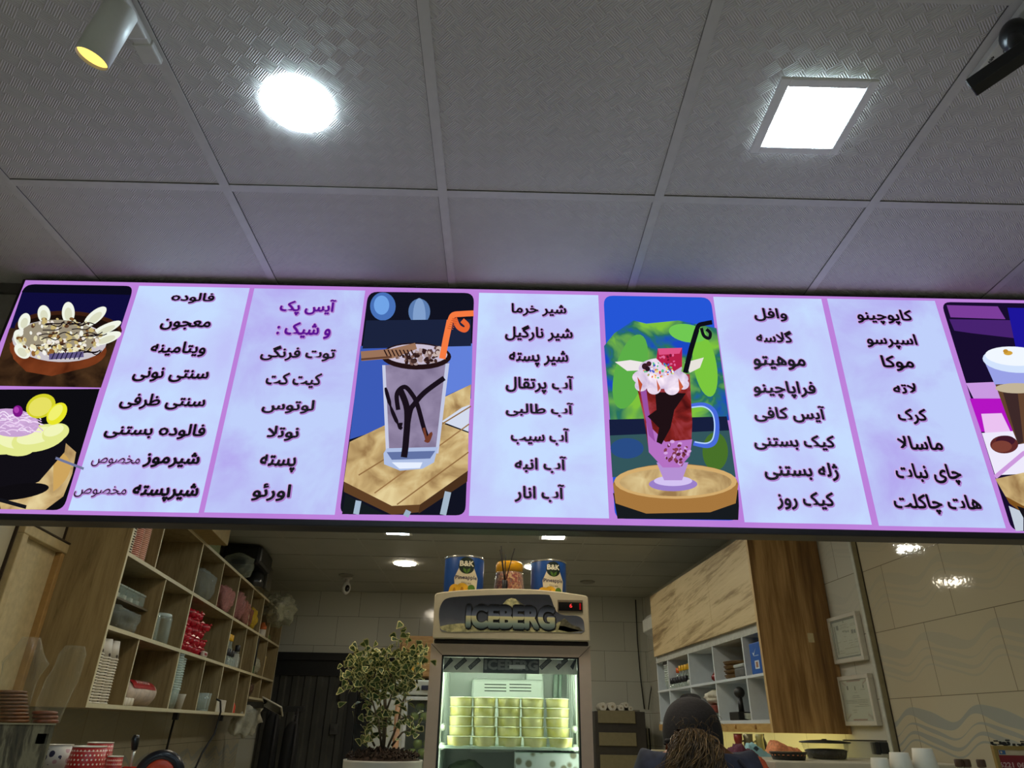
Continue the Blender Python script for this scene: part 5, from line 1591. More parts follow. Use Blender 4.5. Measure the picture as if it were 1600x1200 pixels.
YC = M((222, 168, 18), 0.35); BC = M((20, 20, 26), 0.35); SG = CLEAR((200, 210, 200), 0.22, 0.04)
pos = ['nearest', 'second', 'third', 'farthest']
y0_ = cap_bottle('syrup_bottle', 'tall clear bottle with yellow cap on the left shelves, nearest of its row', put(-0.085, 2.40, Z1), 0, 0.20, 0.034, YC, SG, 'yellow capped bottles on the left shelves', 0.04)
for k in (1, 2, 3): dup(y0_, put(-0.085, 2.40 + k * 0.078, Z1), 0, 'tall clear bottle with yellow cap on the left shelves, %s of its row' % pos[k])
b0_ = cap_bottle('syrup_bottle', 'short clear bottle with black cap on the left shelves, nearest of its row', put(-0.035, 2.38, Z1), 0, 0.075, 0.032, BC, SG, 'black capped bottles on the left shelves', 0.04)
for k in (1, 2, 3): dup(b0_, put(-0.035, 2.38 + k * 0.078, Z1), 0, 'short clear bottle with black cap on the left shelves, %s of its row' % pos[k])
t = cap_bottle('syrup_bottle', 'mid high clear bottle with black cap behind the short black capped row', put(-0.03, 2.685, Z1), 0, 0.13, 0.03, BC, SG, None, 0.04)
mb = MB(); mb.box((-0.05, -0.006, 0), (0.03, 0.006, 0.10), 0, bev=0.003)
tag(mb.build('menu_card', M((206, 206, 194), 0.5), loc=put(-0.02, 2.60, Z1 + 0.0), rz=LF.a), 'small white card standing beside the black capped bottles', 'card')

# far columns
t = thing('storage_box', 'black upright box in the far middle cell of the left shelves', 'box', put(-0.09, 3.36, Z1 + 0.07), LF.a)
mb = MB(); mb.box((-0.07, -0.08, 0), (0.07, 0.08, 0.235), 0, bev=0.004); mb.build('carton', M((20, 20, 20), 0.4), t)
mb = MB(); mb.box((0.0702, -0.05, 0.05), (0.0706, 0.05, 0.16), 0); mb.build('printed_label', M((46, 46, 48), 0.4), t)
mb = MB(); mb.lathe([(0.075, 0), (0.08, 0.005), (0.08, 0.060), (0.072, 0.0685)], (0, 0, 0), 24, 0)
tag(mb.build('storage_tin', M((50, 84, 40), 0.4, var=0.15), loc=put(-0.09, 3.36, Z1)), 'round green tin under the black upright box', 'tin')
bag('plastic_bag', 'pale bag beside the black upright box', -0.08, 3.58, Z1, 0.13, 0.18, 0.19, film((176, 172, 146), 0.8), 12)
t = thing('straw_pack', 'pack of pale straws at the far end of the middle shelf', 'straws', put(-0.08, 3.98, Z1), LF.a)
rn = random.Random(2)
for k in range(12):
    mb = MB(); mb.tube([(rn.uniform(-.03, .03), rn.uniform(-.06, .06), 0.004), (rn.uniform(-.05, .05), rn.uniform(-.11, .11), 0.20)], 0.004, 6); mb.build('straw', M((206, 180, 120), 0.5) if k % 4 else BC, t)
t = thing('sauce_bottle', 'orange and white squeeze bottle at the far end of the upper shelf', 'bottle', put(-0.05, 3.62, Z2))
mb = MB(); mb.lathe([(0.034, 0), (0.036, 0.006), (0.036, 0.07)], (0, 0, 0), 20, 0); mb.build('bottle_body', M((214, 206, 188), 0.4), t)
mb = MB(); mb.lathe([(0.0362, 0.07), (0.036, 0.10), (0.020, 0.12), (0.018, 0.135)], (0, 0, 0), 20, 0); mb.build('cap', M((206, 112, 60), 0.4), t)
mb = MB(); mb.lathe([(0.05, 0), (0.055, 0.005), (0.055, 0.05), (0.052, 0.055), (0.045, 0.05)], (0, 0, 0), 20, 0)
tag(mb.build('small_bowl', M((118, 124, 66), 0.4), loc=put(-0.08, 3.95, Z2)), 'small olive green bowl at the far end of the upper shelf', 'bowl')
mb = MB(); mb.box((-0.10, -0.14, 0), (0.0, 0.14, 0.085), 0, bev=0.004)
tag(mb.build('paper_box', M((204, 200, 184), 0.5), loc=put(-0.03, 2.50, ZB_), rz=LF.a), 'low white box on the bottom shelf next to the orange bottle', 'box')
t = thing('sauce_bottle', 'small orange red bottle at the far end of the bottom shelf', 'bottle', put(-0.04, 2.87, ZB_))
mb = MB(); mb.lathe([(0.034, 0), (0.036, 0.006), (0.034, 0.05), (0.020, 0.08)], (0, 0, 0), 18, 0); mb.build('bottle_body', M((206, 72, 52), 0.35), t)
mb = MB(); mb.lathe([(0.019, 0.078), (0.016, 0.105)], (0, 0, 0), 14, 0); mb.build('nozzle', M((216, 96, 70), 0.35), t)
bag('brown_bag', 'brown mottled bag in the far lower cell', -0.06, 3.38, 1.80, 0.12, 0.22, 0.14, film((96, 70, 52), 0.85), 14)

# ---- on top of the shelves
t = thing('cardboard_box', 'brown cardboard box overhanging the top of the left shelves', 'box', put(-0.17, 0.88, Z3), LF.a)
CB = M((150, 124, 72), 0.7, var=0.06)
mb = MB(); mb.box((-0.12, -0.28, 0), (0.29, 0.34, 0.20), 0, bev=0.003); mb.build('carton', CB, t)
mb = MB(); mb.box((-0.02, -0.2805, 0.10), (0.12, -0.2801, 0.14), 0); mb.build('printed_label', M((60, 48, 30), 0.6), t)
mb = MB()
mb.box((-0.012, -0.20, 0), (0.0, 0.25, 0.275), 0, bev=0.003)
tag(mb.build('plastic_sheet', CLEAR((150, 156, 112), 0.75, 0.2, bump=0.2), loc=put(-0.10, 1.62, Z3), rz=LF.a), 'greenish translucent sheet standing on top of the left shelves', 'sheet')
t = thing('drink_dispenser', 'black canister machine on top of the left shelves near the ceiling', 'dispenser', put(-0.08, 2.72, Z3), LF.a)
mb = MB(); mb.box((-0.14, -0.34, 0.12), (0.17, 0.16, 0.275), 0, bev=0.03); mb.build('housing', M((24, 24, 24), 0.35), t)
mb = MB(); mb.lathe([(0.075, 0), (0.08, 0.006), (0.08, 0.13)], (0.06, 0.06, 0), 28, 0); mb.build('canister', M((44, 44, 42), 0.2), t)
mb = MB(); mb.box((0.13, 0.10, 0.0), (0.16, 0.30, 0.20), 0, bev=0.006); mb.build('side_bracket', M((70, 66, 54), 0.4), t)
bag('plastic_bag', 'clear bag on the shelf top before the black canister machine', -0.05, 2.30, Z3, 0.2, 0.32, 0.20, CLEAR((190, 198, 180), 0.10, 0.06, bump=0.7, scale=30), 17)
bag('plastic_bag', 'thin translucent bag sagging off the far end of the shelf top', 0.05, 3.75, Z3 - 0.20, 0.30, 0.55, 0.30, CLEAR((190, 190, 165), 0.35, 0.2, bump=0.7, scale=20), 19, neck=0.8, lump=0.5)
# ---- below the far end of the shelves
bag('plastic_bag', 'bunch of white plastic bags hanging below the far end of the shelves', -0.02, 3.42, 1.47, 0.22, 0.34, 0.31, CLEAR((206, 204, 186), 0.6, 0.25, bump=0.8, scale=24), 23, neck=0.3, lump=0.45)
a = at_y(427, 1103, 6.6)
t = thing('tablet', 'white edged tablet lying tilted beyond the shelf end', 'tablet', (a.x, 6.6, a.z))
X = Matrix.Rotation(R(24), 4, 'Y') @ Matrix.Rotation(R(-22), 4, 'X')
mb = MB(); mb.box((-0.10, -0.10, -0.012), (0.10, 0.10, 0.0), 0, X=X, bev=0.004); mb.build('case', M((190, 186, 168), 0.4), t)
mb = MB(); mb.box((-0.088, -0.088, -0.0132), (0.088, 0.088, -0.0122), 0, X=X); mb.build('screen', M((26, 26, 28), 0.2), t)
mb = MB(); mb.box((-0.30, 0.0, -0.02), (-0.09, 0.03, 0.03), 0); mb.build('wall_arm', M((60, 58, 52), 0.5), t)


def coat(label, u0, u1, vtop, yy, seed, strap=True):
    a, b = at_y(u0, vtop, yy), at_y(u1, vtop, yy)
    W = b.x - a.x; cx = (a.x + b.x) / 2
    t = thing('coat', label, 'coat', (cx, yy, 0), 0, 'dark coats on the hooks')
    mb = MB(); N = 28; rings = []
    ztop = a.z
    prof = [(0.0, 0.25), (0.03, 0.55), (0.08, 0.85), (0.2, 0.95), (0.5, 1.0), (0.75, 1.05), (1.0, 1.08)]
    vs = []; fs = []
    for t_, k in prof:
        for i in range(N):
            an = 2 * PI * i / N
            fold = 1 + 0.10 * math.sin(5 * an + seed) * t_ + 0.05 * noise.noise(Vector((an, t_ * 3, seed)))
            vs.append((math.cos(an) * W / 2 * k * fold, math.sin(an) * 0.07 * (0.5 + 0.5 * k) * fold, ztop - t_ * 0.75))
    for j in range(len(prof) - 1):
        for i in range(N):
            i2 = (i + 1) % N
            fs.append((j * N + i, j * N + i2, (j + 1) * N + i2, (j + 1) * N + i))
    mb.add(vs, fs, 0, True); mb.poly([vs[i] for i in range(N)], 0)
    mb.build('cloth', M((13, 13, 13), 0.85, var=0.2, scale=12), t)
    mb = MB(); mb.tube([(W * 0.32, -0.05, ztop - 0.02), (W * 0.40, -0.085, ztop - 0.25), (W * 0.36, -0.08, ztop - 0.5)], 0.012, 8); mb.build('strap', M((22, 22, 22), 0.7), t)
    mb = MB(); mb.tube([(0, 0, ztop - 0.01), (0, 0.01, ztop + 0.05), (0, 0.06, ztop + 0.05)], 0.005, 6); mb.build('hanging_loop', M((60, 60, 60), 0.5), t)
    return t


coat('black coat hanging nearest the white plastic bags', 416, 441, 1112, 7.0, 1)
coat('black coat with a strap hanging in front of the metal door', 445, 471, 1127, 7.0, 3)
a, b = at_y(405, 1106, 7.1), at_y(475, 1118, 7.1)
mb = MB(); mb.box((a.x, 7.07, a.z - 0.03), (b.x, 7.10, a.z + 0.02), 0, bev=0.004); mb.tube([(a.x + 0.1, 7.085, 0), (a.x + 0.1, 7.085, a.z)], 0.02, 10); mb.tube([(b.x - 0.06, 7.085, 0), (b.x - 0.06, 7.085, a.z)], 0.02, 10)
tag(mb.build('coat_rack', M((28, 28, 28), 0.5)), 'dark coat rack bar behind the hanging coats', 'coat rack')

def onL(u, v, x):
    d = ray(u, v)
    return CAM + d * ((LF.w(x, 0, 0) - CAM).dot(LF.xv) / d.dot(LF.xv))


# cables and waffle tools under the shelves
mb = MB(); mb.tube([onL(276, 1110, -0.27), onL(268, 1140, -0.27), onL(258, 1180, -0.27), onL(254, 1215, -0.27)], 0.008, 8)
tag(mb.build('power_cable', M((16, 16, 16), 0.5)), 'straight black cable slanting down below the left shelves', 'cable')
mb = MB(); mb.tube([LF.w(0.012, 2.15, ZB_ + 0.08), LF.w(0.03, 2.19, ZB_ + 0.07), LF.w(0.03, 2.26, ZB_), LF.w(0.02, 2.24, 1.52), LF.w(-0.02, 2.16, 1.40), LF.w(-0.06, 2.1, 1.2)], 0.007, 8)
tag(mb.build('power_cable', M((14, 14, 14), 0.5)), 'curving black cable hanging over the edge of the bottom shelf', 'cable')
for k, s in enumerate((1.46, 2.62)):
    mb = MB(); mb.box((-0.03, -0.02, -0.04), (0.0, 0.02, 0.0), 0, bev=0.003)
    tag(mb.build('shelf_clip', M((20, 20, 20), 0.5), loc=LF.w(-0.03, s, ZB_ - T - 0.0006), rz=LF.a), ['small black clip under the shelf beside the straight cable', 'small black clip under the shelf beyond the curving cable'][k], 'clip', 'black clips under the shelf')

# ---- left counter: cone holder, cones in bags, cups, tools
CT = 1.3005
WOODG = wood('grey_swirl_wood', [(0.35, (40, 34, 22)), (0.47, (84, 74, 52)), (0.54, (132, 120, 90)), (0.65, (96, 86, 62))], scale=(7, 7, 1.4), freq=2.2, dist=2.4, fine=0.15)
yh = 1.85
b = at_y(86, 1133, yh)
H = b.z
t = thing('cone_holder', 'grey wood grain cone holder box at the lower left corner', 'holder', (b.x, yh, CT), R(30))
mb = MB(); Wd = 0.27; hh_ = H - CT; sc_ = 1.78 / 1065
hu0, hu1 = -18 * sc_, -4.5 * sc_
hz1, hz0 = hh_ - 11 * sc_, hh_ - 24 * sc_
mb.box((-Wd, 0, 0), (hu0, 0.012, hh_), 0); mb.box((hu1, 0, 0), (0, 0.012, hh_), 0); mb.box((hu0, 0, hz1), (hu1, 0.012, hh_), 0); mb.box((hu0, 0, 0), (hu1, 0.012, hz0), 0)
mb.box((-Wd, 0.012, 0), (-Wd + 0.012, 0.12, hh_), 0); mb.box((-0.012, 0.012, 0), (0, 0.12, hh_), 0); mb.box((-Wd, 0.11, 0), (0, 0.12, hh_), 0)
mb.build('box_wall', WOODG, t, fix=False)
mb = MB(); mb.box((-Wd - 0.002, -0.003, hh_ + 0.0001), (0.002, 0.122, hh_ + 0.003), 0)
mb.build('top_plate', M((150, 138, 106), 0.25), t)
HOLEY = CLEAR((210, 200, 170), 0.04, 0.06, bump=1.0, scale=26, edge=0.22)


def cones(label_b, u, v0, v1, wpx, yy, tilt, n, grp, where, c):
    p0 = at_y(u, v0, yy); r = wpx / 2 * yy * 0.93 / 1065
    zt = at_y(u + tilt, v1, yy).z
    CM = M(c, 0.45, var=0.12, scale=60, bump=0.2)
    first = None
    z0 = H + 0.0036
    step = (zt - z0 - 0.03) / n
    dx = (at_y(u + tilt, v1, yy).x - p0.x) / n
    for k in range(n):
        lb = 'brown wafer cone in a nested stack inside %s' % where
        loc = (p0.x + dx * k, yy, z0 + k * step)
        if first is None:
            first = thing('wafer_cone', lb, 'cone', loc, 0, grp)
            mb = MB(); mb.lathe([(r * 0.92, 0.0), (r, 0.003), (r * 0.96, step * 0.8), (r * 0.7, step * 0.95), (r * 0.5, step * 0.98)], (0, 0, 0), 28, 0); mb.build('rim', CM, first)
            mb = MB(); mb.lathe([(r * 0.66, step * 0.1), (r * 0.66, step * 0.9), (0.001, step * 0.9)], (0, 0, 0), 24, 0); mb.build('wafer', M((c[0] * .7, c[1] * .6, c[2] * .5), 0.5), first)
        else: dup(first, loc, k, lb)
    return p0.x, dx * n, r, zt


x_, d_, r_, zt_ = cones('', 18, 1131, 1058, 44, 1.88, 4, 9, 'wafer cones in the left bag', 'the left clear bag', (126, 78, 40))
yy = 1.88
mb = MB()
f = lambda a, j: 1 + 0.12 * math.sin(5 * a + j * 1.7) + 0.08 * noise.noise(Vector((math.cos(a) * 2, math.sin(a) * 2, j)))
mb.lathe([(r_ * 1.05, 0), (r_ * 1.1, 0.08), (r_ * 1.12, zt_ - H), (r_ * 1.35, zt_ - H + 0.03), (r_ * 0.9, zt_ - H + 0.055), (r_ * 0.55, zt_ - H + 0.09)], (0, 0, 0), 40, 0, wob=f)
tag(mb.build('plastic_bag', HOLEY, loc=(x_ + d_ * 0.5, yy, H + 0.0036)), 'clear plastic bag around the left stack of wafer cones', 'bag')
x_, d_, r_, zt_ = cones('', 70, 1131, 1090, 34, 1.93, 5, 3, 'wafer cones in the right bag', 'the tall right clear bag', (132, 74, 46))
yy = 1.93
mb = MB()
zz = at_y(120, 1012, yy).z - H; xx = at_y(118, 1012, yy).x - x_
sk = Matrix.Identity(4); sk[0][2] = xx / zz
mb.lathe([(r_ * 1.0, 0), (r_ * 1.15, 0.05), (r_ * 1.25, 0.10), (r_ * 1.1, zz * 0.7), (r_ * 1.0, zz * 0.9), (r_ * 0.75, zz)], (0, 0, 0), 40, 0, X=sk, wob=f)
tag(mb.build('plastic_bag', HOLEY, loc=(x_, yy, H + 0.0036)), 'tall clear plastic bag leaning right around a few wafer cones', 'bag')

# polka dot cups and white ice cream cups
POL = NT('polka_dot_paper')
uvv = POL.coord()
x__, y__, z__ = POL.sep(uvv)[:3]
ang = POL.math('ARCTAN2', y__, x__)
gx = POL.math('MULTIPLY', ang, 4.2); gz = POL.math('MULTIPLY', z__, 100.0)
row = POL.math('FLOOR', gz)
gx2 = POL.math('ADD', gx, POL.math('MULTIPLY', row, 0.5))
fx_ = POL.math('SUBTRACT', POL.math('FRACT', POL.math('ADD', gx2, 50.0)), 0.5); fz_ = POL.math('SUBTRACT', POL.math('FRACT', gz), 0.5)
dd = POL.math('SQRT', POL.math('ADD', POL.math('MULTIPLY', fx_, fx_), POL.math('MULTIPLY', fz_, fz_)))
POL.set(Base_Color=POL.mix(POL.math('LESS_THAN', dd, 0.22), rgb((176, 34, 28)), rgb((232, 214, 190))), Roughness=0.4)
PRN = NT('white_cup_with_print')
x__, y__, z__ = PRN.sep(PRN.coord())[:3]
vv = PRN.n('ShaderNodeTexVoronoi'); vv.inputs['Scale'].default_value = 60; PRN.link(PRN.coord(), vv.inputs['Vector'])
ff = PRN.math('MULTIPLY', PRN.math('LESS_THAN', vv.outputs['Distance'], 0.42), PRN.math('COMPARE', z__, 0.034, 0.018))
PRN.set(Base_Color=PRN.mix(ff, rgb((214, 206, 192)), PRN.ramp(PRN.sep(vv.outputs['Color'])[0], [(0.3, (44, 40, 66)), (0.5, (196, 120, 50)), (0.7, (190, 150, 150))])), Roughness=0.45)


def counter_cups(u, vtop, wpx, yy, n, mat, rim, grp, labelf, h, step):
    p = at_y(u, vtop, yy)
    r = wpx / 2 * (yy * 0.893 + (p.z - 1.6) * 0.449) / 1065
    first = None
    top = p.z
    zb = CT
    for k in range(n):
        z = top - h - k * step
        if first is None:
            first = thing('paper_cup', labelf(k), 'cup', (p.x, yy, z), 0, grp)
            mb = MB(); mb.lathe([(r * 1.22, h * 0.06), (r * 1.0, h * 0.97)], (0, 0, 0), 28, 0); mb.build('cup_wall', mat, first)
            mb = MB(); mb.lathe([(r * 1.20, 0), (r * 1.28, 0.0006), (r * 1.28, h * 0.05), (r * 1.2, h * 0.06)], (0, 0, 0), 28, 0); mb.build('rolled_rim', rim, first)
            mb = MB(); mb.lathe([(r * 1.0, h * 0.965), (r * 1.03, h * 0.97), (r * 1.03, h), (r * 0.95, h), (r * 0.94, h * 0.97), (0.001, h * 0.97)], (0, 0, 0), 28, 0); mb.build('base_ring', rim, first)
        else: dup(first, (p.x, yy, z), 0, labelf(k))
        if z - step < zb + 0.0: break
    return first


nst = lambda what: (lambda k: ('top ' if k == 0 else '') + what)
K = lambda a, b: (lambda k: a if k == 0 else b)
counter_cups(95, 1163, 36, 2.05, 9, PRN.m, WRIM, 'white cups, left stack on the left counter', K('top white printed cup of the left stack before the polka dots', 'white printed cup nested below in the left stack'), 0.062, 0.009)
counter_cups(118, 1168, 26, 2.12, 9, PRN.m, WRIM, 'white cups, second stack on the left counter', K('top white printed cup half hidden behind the red polka dots', 'white printed cup nested behind the red polka dots'), 0.062, 0.009)
counter_cups(141, 1165.5, 47, 2.0, 9, POL.m, WRIM, 'polka dot cups, front stack', K('top red polka dot cup of the front stack', 'red polka dot cup nested lower in the front stack'), 0.075, 0.011)
counter_cups(158, 1159.5, 36, 2.2, 9, POL.m, WRIM, 'polka dot cups, back stack', K('top red polka dot cup of the taller back stack', 'red polka dot cup nested lower in the taller back stack'), 0.075, 0.011)
counter_cups(181, 1181, 22, 2.15, 9, POL.m, WRIM, 'polka dot cups, short stack', K('top red polka dot cup of the low right stack', 'red polka dot cup nested lower in the low right stack'), 0.075, 0.011)
yy = 2.2
p0, p1 = at_y(205, 1192, yy), at_y(205, 1148, yy)
t = thing('scoop_spatula', 'upright spatula with black handle and red blade on the left counter', 'spatula', (p0.x, yy, CT))
zb, zm, zt = at_y(205, 1195, yy).z - CT, at_y(205, 1172, yy).z - CT, p1.z - CT
mb = MB(); mb.tube([(0, 0, zm), (-0.001, 0, zm + 0.01), (-0.004, 0, zt - 0.01), (-0.004, 0, zt)], [0.0075, 0.009, 0.011, 0.007], 12); mb.build('handle', M((14, 14, 14), 0.3), t)
mb = MB(); mb.tube([(0.001, 0, zb - 0.01), (0, 0, zm + 0.005)], 0.004, 10); mb.build('shaft', M((206, 200, 184), 0.25, metal=0.6), t)
mb = MB(); mb.box((-0.022, -0.006, 0.0), (0.026, 0.006, zb - 0.004), 0, bev=0.005); mb.build('blade', M((178, 40, 20), 0.4), t)
p = at_y(250, 1212, yy)
t = thing('waffle_maker', 'round black and orange waffle maker standing on the left counter', 'waffle maker', (p.x, yy, CT), R(14))
rO = 34 * 2.02 / 1065; zc = p.z - CT
X = Matrix.Translation((0, 0, zc)) @ Matrix.Rotation(R(90), 4, 'X')
mb = MB(); mb.lathe([(rO * 0.80, -0.07), (rO * 0.84, -0.06), (rO * 0.84, 0.005)], (0, 0, 0), 40, 0, X=X); mb.build('steel_drum', M((150, 128, 96), 0.25, metal=0.7), t)
mb = MB(); mb.lathe([(rO * 0.92, 0.006), (rO, 0.010), (rO, 0.022), (rO * 0.7, 0.030), (rO * 0.66, 0.026)], (0, 0, 0), 48, 0, X=X); mb.build('black_ring', M((18, 20, 28), 0.3), t)
mb = MB(); mb.lathe([(rO * 0.66, 0.024), (rO * 0.60, 0.030), (0.2 * rO, 0.032), (0.18 * rO, 0.026), (0.001, 0.026)], (0, 0, 0), 40, 0, X=X); mb.build('orange_disc', M((192, 62, 26), 0.4), t)
mb = MB(); mb.box((-rO * 0.5, -0.05, 0), (rO * 0.5, 0.07, max(0.01, zc - rO * 0.8)), 0, bev=0.006); mb.build('stand', M((24, 24, 24), 0.5), t)

# ================================================================ wooden cabinet on the right wall
WOOD_F = wood('streaked_walnut_front', [(0.30, (104, 84, 56)), (0.41, (150, 126, 86)), (0.50, (196, 174, 130)), (0.75, (212, 192, 150))], scale=(1, 0.2, 3.0), freq=3.6, dist=0.7, fine=0.25, rot=(R(5), 0, 0))
WOOD_E = wood('walnut_side', [(0.30, (92, 66, 40)), (0.43, (140, 106, 64)), (0.54, (188, 152, 102)), (0.75, (202, 170, 120))], scale=(4.2, 4.2, 0.32), freq=1.6, dist=0.9, fine=0.22)
WHT = M((202, 208, 210), 0.4, var=0.015)
LEDGE = wood('pine_rail', [(0.3, (150, 112, 58)), (0.6, (190, 154, 92)), (0.8, (204, 170, 110))], scale=(2, 2, 9), freq=2.0)
cb = thing('wall_cabinet', 'wooden wall cabinet with white open cubbyholes on the right wall', 'cabinet', RC.o, RC.a)
CD = 0.405
CZ0, CZ1, CZM, CZT, CZ2, CZ3 = 1.595, 1.657, 1.886, 2.095, 2.147, 2.636
CS = 2.205
mb = MB(); mb.box((-0.012, -0.026, CZ0), (CD, -0.004, CEIL - 0.004), 0); mb.build('side_panel', WOOD_E, cb)
mb = MB(); mb.box((-0.0125, -0.0042, CZ0), (-0.0105, -0.0, CZ3), 0); mb.box((-0.0130, -0.0265, CZ0), (-0.0118, -0.004, CEIL - 0.004), 0); mb.build('edge_band', M((190, 160, 110), 0.5), cb)
mb = MB()
mb.box((0.02, 0.0, CZ2), (CD, CS, CZ3), 0); mb.box((0.02, CS, CZ1 - 0.05), (CD, CS + 0.018, CZ3), 0)
mb.build('carcass', WHT, cb)
sec = [0.0, 0.735, 1.47, CS]
for i in range(3):
    mb = MB(); mb.box((0.0, sec[i] + 0.0015, CZ2), (0.0195, sec[i + 1] - 0.0015, CZ3), 0, bev=0.001); mb.build('flap_door', WOOD_F, cb)
mb = MB(); mb.box((0.012, 0, CZT), (CD, CS, CZT + 0.016), 0); mb.box((0.022, 0, CZT + 0.016), (0.034, CS, CZ2), 0); mb.build('valance', M((176, 176, 166), 0.4), cb)
mb = MB(); mb.box((0.010, 0, CZ1 - 0.018), (CD, CS, CZ1), 0); mb.build('cubby_shelf', WHT, cb)
mb = MB(); mb.box((0.010, 0, CZM - 0.014), (CD, CS, CZM), 0); mb.build('cubby_shelf', WHT, cb)
mb = MB(); mb.box((CD - 0.09, 0, CZ1), (CD - 0.08, CS, CZT), 0); mb.build('back_panel', WHT, cb)
for s in (0.287, 0.805, 1.322, 1.858):
    mb = MB(); mb.box((0.010, s, CZ1), (CD - 0.09, s + 0.016, CZM - 0.014), 0); mb.box((0.010, s, CZM), (CD - 0.09, s + 0.016, CZT), 0); mb.build('divider', WHT, cb)
mb = MB(); mb.box((0.0, 0.0, CZ0), (0.018, CS, CZ1 - 0.0185), 0); mb.build('bottom_rail', LEDGE, cb)
for s in (0.22, 0.52):
    mb = MB(); mb.tube([(-0.004, s, CZ0 + 0.036), (-0.004, s, CZ0 + 0.016)], 0.006, 10); mb.build('cup_hook', M((150, 110, 56), 0.4), cb)
mb = MB(); mb.box((0.20, 0.05, CZ0 + 0.03), (0.23, 2.1, CZ0 + 0.04), 0); mb.build('led_strip', EM((255, 236, 150), 15.0), cb)
t = tag(MB().box((0, 0, 0), (0.034, 0.002, 0.048), 0, bev=0.0008).build('paper_tag', M((206, 192, 150), 0.6), loc=RC.w(0.255, -0.0284, 2.04), rz=RC.a), 'small pale tag stuck on the wooden cabinet side', 'tag')


def rput(x, s, z): return RC.w(x, s, z + 0.0006)


# blue tin in the nearest upper cubby
t = thing('square_tin', 'blue square tin with white tick mark in the nearest upper cubbyhole', 'tin', rput(0.02, 0.075, CZM), RC.a)
BLU = M((28, 88, 170), 0.35, var=0.05)
hb = 0.165
mb = MB(); mb.box((0, 0, 0), (0.14, 0.155, hb), 0, bev=0.006); mb.build('tin_body', BLU, t)
mb = MB()
mb.prism([(-0.0006, 0.115, hb * 0.70), (-0.0006, 0.098, hb * 0.58), (-0.0006, 0.062, hb * 0.80), (-0.0006, 0.096, hb * 0.66)], (-0.0003, 0, 0), 0)
mb.box((-0.001, 0.03, hb * 0.57), (-0.0004, 0.095, hb * 0.585), 0)
mb.box((-0.001, 0.035, hb * 0.16), (-0.0004, 0.095, hb * 0.42), 0); mb.box((-0.0016, 0.05, hb * 0.2), (-0.0008, 0.08, hb * 0.38), 1)
for z_ in (0.3, 0.42, 0.72, 0.82): mb.box((0.02, -0.0006, hb * z_), (0.05, -0.0001, hb * (z_ + 0.06)), 0)
mb.build('printed_label', [M((206, 220, 232), 0.5), M((160, 120, 90), 0.5)], t)
# woven trays, grey box, dark frame, red jar in the second and third upper cubbies
first = None
WOV = wood('woven_cane', [(0.3, (74, 54, 28)), (0.7, (130, 100, 58))], scale=(14, 14, 40), freq=3)
for k in range(4):
    lb = 'round woven tray in the upper cubbyhole, %s of the pile' % ['lowest', 'second lowest', 'second highest', 'topmost'][k]
    if first is None:
        first = thing('woven_tray', lb, 'tray', rput(0.16, 0.64, CZM), 0, 'woven trays')
        mb = MB(); mb.lathe([(0.12, 0), (0.135, 0.010), (0.138, 0.022), (0.132, 0.022), (0.118, 0.006), (0.001, 0.005)], (0, 0, 0), 32, 0, wob=lambda a, j: 1 + 0.008 * math.cos(36 * a)); mb.build('weave', WOV, first)
        mb = MB(); mb.lathe([(0.133, 0.019), (0.142, 0.021), (0.142, 0.0245), (0.133, 0.0255)], (0, 0, 0), 32, 0); mb.build('rim', M((104, 78, 42), 0.6, var=0.2), first)
    else: dup(first, rput(0.16, 0.64, CZM + 0.0262 * k), 0.3 * k, lb)
t = thing('cutlery_box', 'grey glass box with pale lid before the woven trays', 'box', rput(0.015, 0.335, CZM), RC.a)
mb = MB()
mb.box((0.0, 0, 0), (0.10, 0.15, 0.05), 0, bev=0.008); mb.build('tray', M((92, 96, 98), 0.25), t)
mb = MB(); mb.box((-0.004, -0.004, 0.0505), (0.104, 0.154, 0.072), 0, bev=0.009); mb.build('lid', CLEAR((176, 182, 178), 0.75, 0.15), t)
t = thing('photo_frame', 'dark upright frame leaning at the divider behind the grey box', 'frame', rput(0.12, 0.315, CZM), RC.a)
mb = MB()
for a, b in (((0, 0, 0), (0.16, 0.012, 0.014)), ((0, 0, 0.13), (0.16, 0.012, 0.145)), ((0, 0, 0.014), (0.016, 0.012, 0.13)), ((0.144, 0, 0.014), (0.16, 0.012, 0.13))): mb.box(a, b, 0)
mb.build('frame_border', M((24, 22, 20), 0.4), t)
mb = MB(); mb.box((0.016, 0.004, 0.014), (0.144, 0.009, 0.13), 0); mb.build('picture', M((60, 56, 48), 0.3), t)
t = thing('red_jar', 'dark red glass jar beside the divider in the upper cubbyholes', 'jar', rput(0.05, 0.868, CZM))
mb = MB(); mb.lathe([(0.03, 0), (0.042, 0.012), (0.044, 0.03), (0.028, 0.05)], (0, 0, 0), 22, 0); mb.build('bowl', M((120, 14, 16), 0.12, var=0.1), t)
mb = MB(); mb.lathe([(0.027, 0.0502), (0.022, 0.062), (0.006, 0.068), (0.006, 0.074)], (0, 0, 0), 18, 0); mb.build('lid', M((150, 90, 80), 0.2), t)
